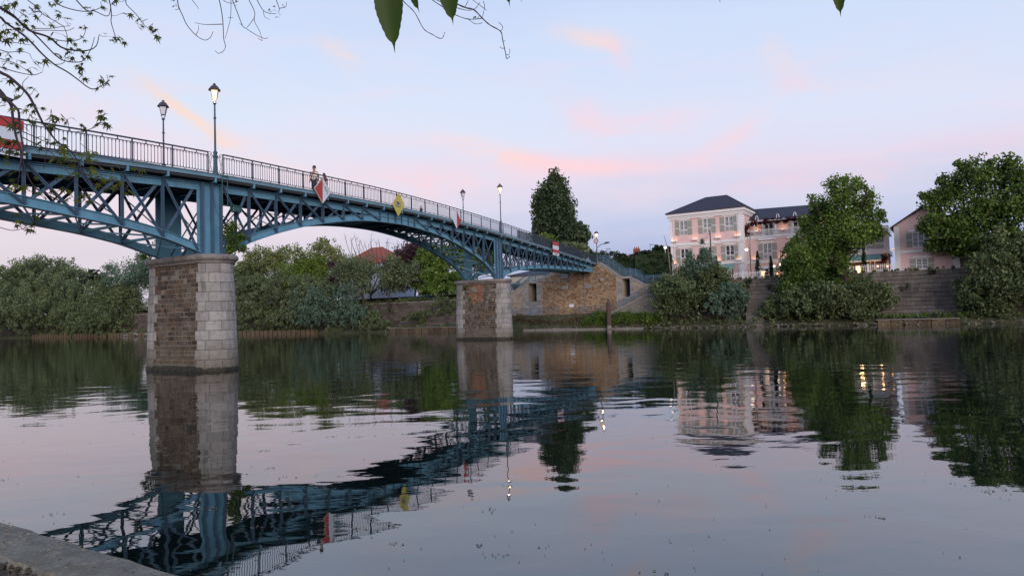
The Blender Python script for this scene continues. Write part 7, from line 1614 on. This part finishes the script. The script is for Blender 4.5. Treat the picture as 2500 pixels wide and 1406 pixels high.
T3 = [([(1960, -40), (2020, 20), (2090, 55), (2150, 70), (2210, 130), (2260, 175), (2335, 220), (2350, 280), (2370, 370), (2378, 410), (2400, 392)], 2.0, .8), ([(1800, -60), (1860, 0), (1950, 60), (2010, 100), (2110, 135), (2210, 130)], 1.2, .9), ([(1820, -40), (1930, 20), (2090, 72), (2160, 60), (2190, 20)], 1., .7), ([(2215, 10), (2225, 50), (2210, 120)], .8, .6), ([(2110, -30), (2140, 0), (2240, 75)], .9, .6), ([(1600, -60), (1670, 20), (1740, 90), (1800, 200), (1860, 240), (1925, 270), (1950, 225)], 1.2, .8), ([(2335, 220), (2350, 200), (2345, 180), (2320, 155)], .9, .6), ([(2352, 290), (2368, 285)], .8, .6), ([(2362, 335), (2345, 338), (2330, 325)], .8, .6), ([(2370, 375), (2390, 385), (2400, 365), (2398, 340)], .8, .6), ([(2105, 130), (2160, 168), (2212, 160)], .8, .6), ([(2085, 55), (2105, 20), (2115, -20)], .9, .7)]
for pts, a, b_ in T3:
    sl = smooth_line([PD(x, y, 5.0) for x, y in C_(pts)], 4); m_ = len(sl); MB().tube(sl, [(a+(b_-a)*i/m_)*(1+0.18*math.sin(i*2.1))*5.0/FPX for i in range(m_)], 5).build('twig', M['twig'], h2)
for (x, y) in C_([(2160, 115), (2190, 112), (2175, 125), (2150, 118)]): place_leaf(MAP[rgb.randrange(5)], PD(x, y, 5.0), .022, rgb, h2)
a = PD(1085, -20, 5.0); MB().tube(smooth_line([a, a+Vector((0.2, 0, .6)), Vector((2.5, 4.0, 6.5))], 3), [.008, .01, .013, .016, .02, .024, .03], 5).build('upper_limb', M['twig'], h2)
# large close leaves
def bigleaf(seed):
    rg = random.Random(seed); prof = []
    for i in range(23):
        a = i/22; w_ = 0.34*math.sin(math.pi*min(1, a**0.72))**0.9*(1-a*0.35) if a < 1 else 0
        if a > 0.86: w_ = 0.34*(1-a)*0.55+0.002
        prof.append((a, w_+(0.012 if i % 2 else 0)*(a < .9)))
    vs = []; fs = []
    for (a, w_) in prof: b_ = -0.10*a*a; vs += [(a, -w_, b_+w_*.22), (a, -w_*.5, b_+w_*.06), (a, 0, b_), (a, w_*.5, b_+w_*.06), (a, w_, b_+w_*.22)]
    for i in range(22):
        for j in range(4): fs.append((5*i+j, 5*i+j+1, 5*i+j+6, 5*i+j+5))
    me = bpy.data.meshes.new('leaf'); me.from_pydata(vs, [], fs); me.polygons.foreach_set('use_smooth', [True]*len(fs)); me.materials.append(L['big']); me.update(); return me
BL = bigleaf(1)
lt = thing('leafy_twig', PD(1050, -90, 1.25), 'large serrated heart-shaped leaves hanging close to the camera at the top', 'branch')
tw = MB(); tw.tube(smooth_line([PD(860, -75, 1.25), PD(960, -85, 1.25), PD(1060, -80, 1.25), PD(1250, -95, 1.27), PD(1500, -100, 1.3)], 3), .0022, 6); tw.build('twig', M['twig'], lt)
def hang(tip, base, wd, d, turn=0.0):
    a = PD(*base, d); b_ = PD(*tip, d); x = (b_-a); Ln = x.length; x.normalize(); yv = _r.copy(); yv = (yv-x*yv.dot(x)).normalized(); yv = Matrix.Rotation(turn, 3, x) @ yv; z = x.cross(yv)
    sc_y = (wd/FPX*d)/0.62; R3 = Matrix((x*Ln, yv*sc_y, z*Ln)).transposed().to_4x4(); R3.translation = a-lt.location
    o = bpy.data.objects.new('leaf', BL); COL.objects.link(o); o.parent = lt; o.matrix_local = R3
    MB().tube([a, a+Vector((0, 0, .02))-x*.01, PD(base[0]+20, -80, d)], .0011, 5).build('leaf_stalk', M['twig'], lt)
hang((958.8, 125), (948, -52), 74, 1.25, 0.15); hang((1016, 33), (1003, -70), 46, 1.3, 0.9); hang((1102, 58), (1094, -66), 58, 1.25, 0.3); hang((1240.5, 16), (1236, -75), 30, 1.3, 0.5); hang((1268, 5), (1262, -75), 30, 1.3, 0.8)
l2_ = thing('leafy_twig', PD(2050, -90, 1.25), 'single dark leaf tip hanging from the top edge far right', 'branch')
MB().tube(smooth_line([PD(1700, -85, 1.25), PD(1900, -80, 1.25), PD(2060, -78, 1.25), PD(2300, -100, 1.25)], 3), .002, 6).build('twig', M['twig'], l2_)
lt = l2_; hang((2051, 40), (2046, -66), 38, 1.25, 0.6); hang((1757, 6), (1752, -75), 26, 1.28, 0.4)

# ================================================================== FLOATING AND FALLEN DEBRIS
rg = random.Random(55); fl = MB()
def scrap(mb, c, a, b_, yaw, zz):
    cx, sx_ = math.cos(yaw), math.sin(yaw); pts = []
    n = 6
    for k in range(n): an = 2*math.pi*k/n; r_ = rg.uniform(.65, 1.1); x = a*r_*math.cos(an); y = b_*r_*math.sin(an); pts.append(Vector((c[0]+x*cx-y*sx_, c[1]+x*sx_+y*cx, zz+rg.uniform(0, .004))))
    mb.prism(pts, (0, 0, 0.004))
for k in range(210):
    x = rg.uniform(0, 2500); y = rg.uniform(0, 1)**0.75*590+815
    v = ray(x, y)
    if v.z > -0.02: continue
    p = EYEP+v*(-EYE/v.z)
    if (p-P1-D*77).dot(NN) > -1: continue
    if rg.random() < 0.14:
        for j in range(rg.randint(3, 9)): q_ = p+Vector((rg.gauss(0, .07), rg.gauss(0, .05), 0)); scrap(fl, q_, rg.uniform(.008, .03), rg.uniform(.004, .012), rg.uniform(0, 3.1), 0.004)
    else: scrap(fl, p, rg.uniform(.008, .030)*min(1, 0.35+p.y/40), rg.uniform(.004, .010), rg.uniform(0, 3.1), 0.004)
tag(fl.build('floating_debris', mat('floating_leaf_litter', (0.16, 0.13, 0.10), 0.8, island=0.7)), 'bits of leaf and blossom floating on the river', 'debris', kind='stuff')
sm_ = MB()
for k in range(700):
    p = G(rg.uniform(20, 74), rg.uniform(-60, 60), 0); scrap(sm_, p, rg.uniform(.03, .09), rg.uniform(.02, .04), rg.uniform(0, 3.1), 0.004)
tag(sm_.build('floating_blossom', mat('floating_blossom', (0.40, 0.38, 0.35), 0.8)), 'pale specks of blossom floating in mid river', 'debris', kind='stuff')
gd = MB()
for k in range(420):
    u = rg.uniform(-3.5, 3.5); d = rg.uniform(0.03, 0.44) if k < 200 else rg.uniform(0.42, 1.6); p = NB(u, d, 0); scrap(gd, p, rg.uniform(.006, .022), rg.uniform(.002, .007), rg.uniform(0, 3.1), ZL+(0.006 if d < .43 else -.004))
tag(gd.build('leaf_litter', mat('leaf_litter', (0.22, 0.17, 0.11), 0.9, island=0.75)), 'dry leaf scraps and twigs lying on the concrete ledge', 'litter', kind='stuff')
gc = MB()
for k in range(900):
    u = rg.uniform(-3.5, 3.5); d = abs(rg.gauss(0, .10))+0.44+0.05*math.sin(u*5); a = rg.uniform(.008, .028); gc.lathe(NB(u, d, ZL-0.035), [(a*.6, -a*.3), (a, a*.2), (a*.5, a*.8)], 5, rg.uniform(0, 3))
tag(gc.build('soil_crumbs', M['dirt']), 'dark earth crumbs and moss along the inner edge of the ledge', 'soil', kind='stuff')
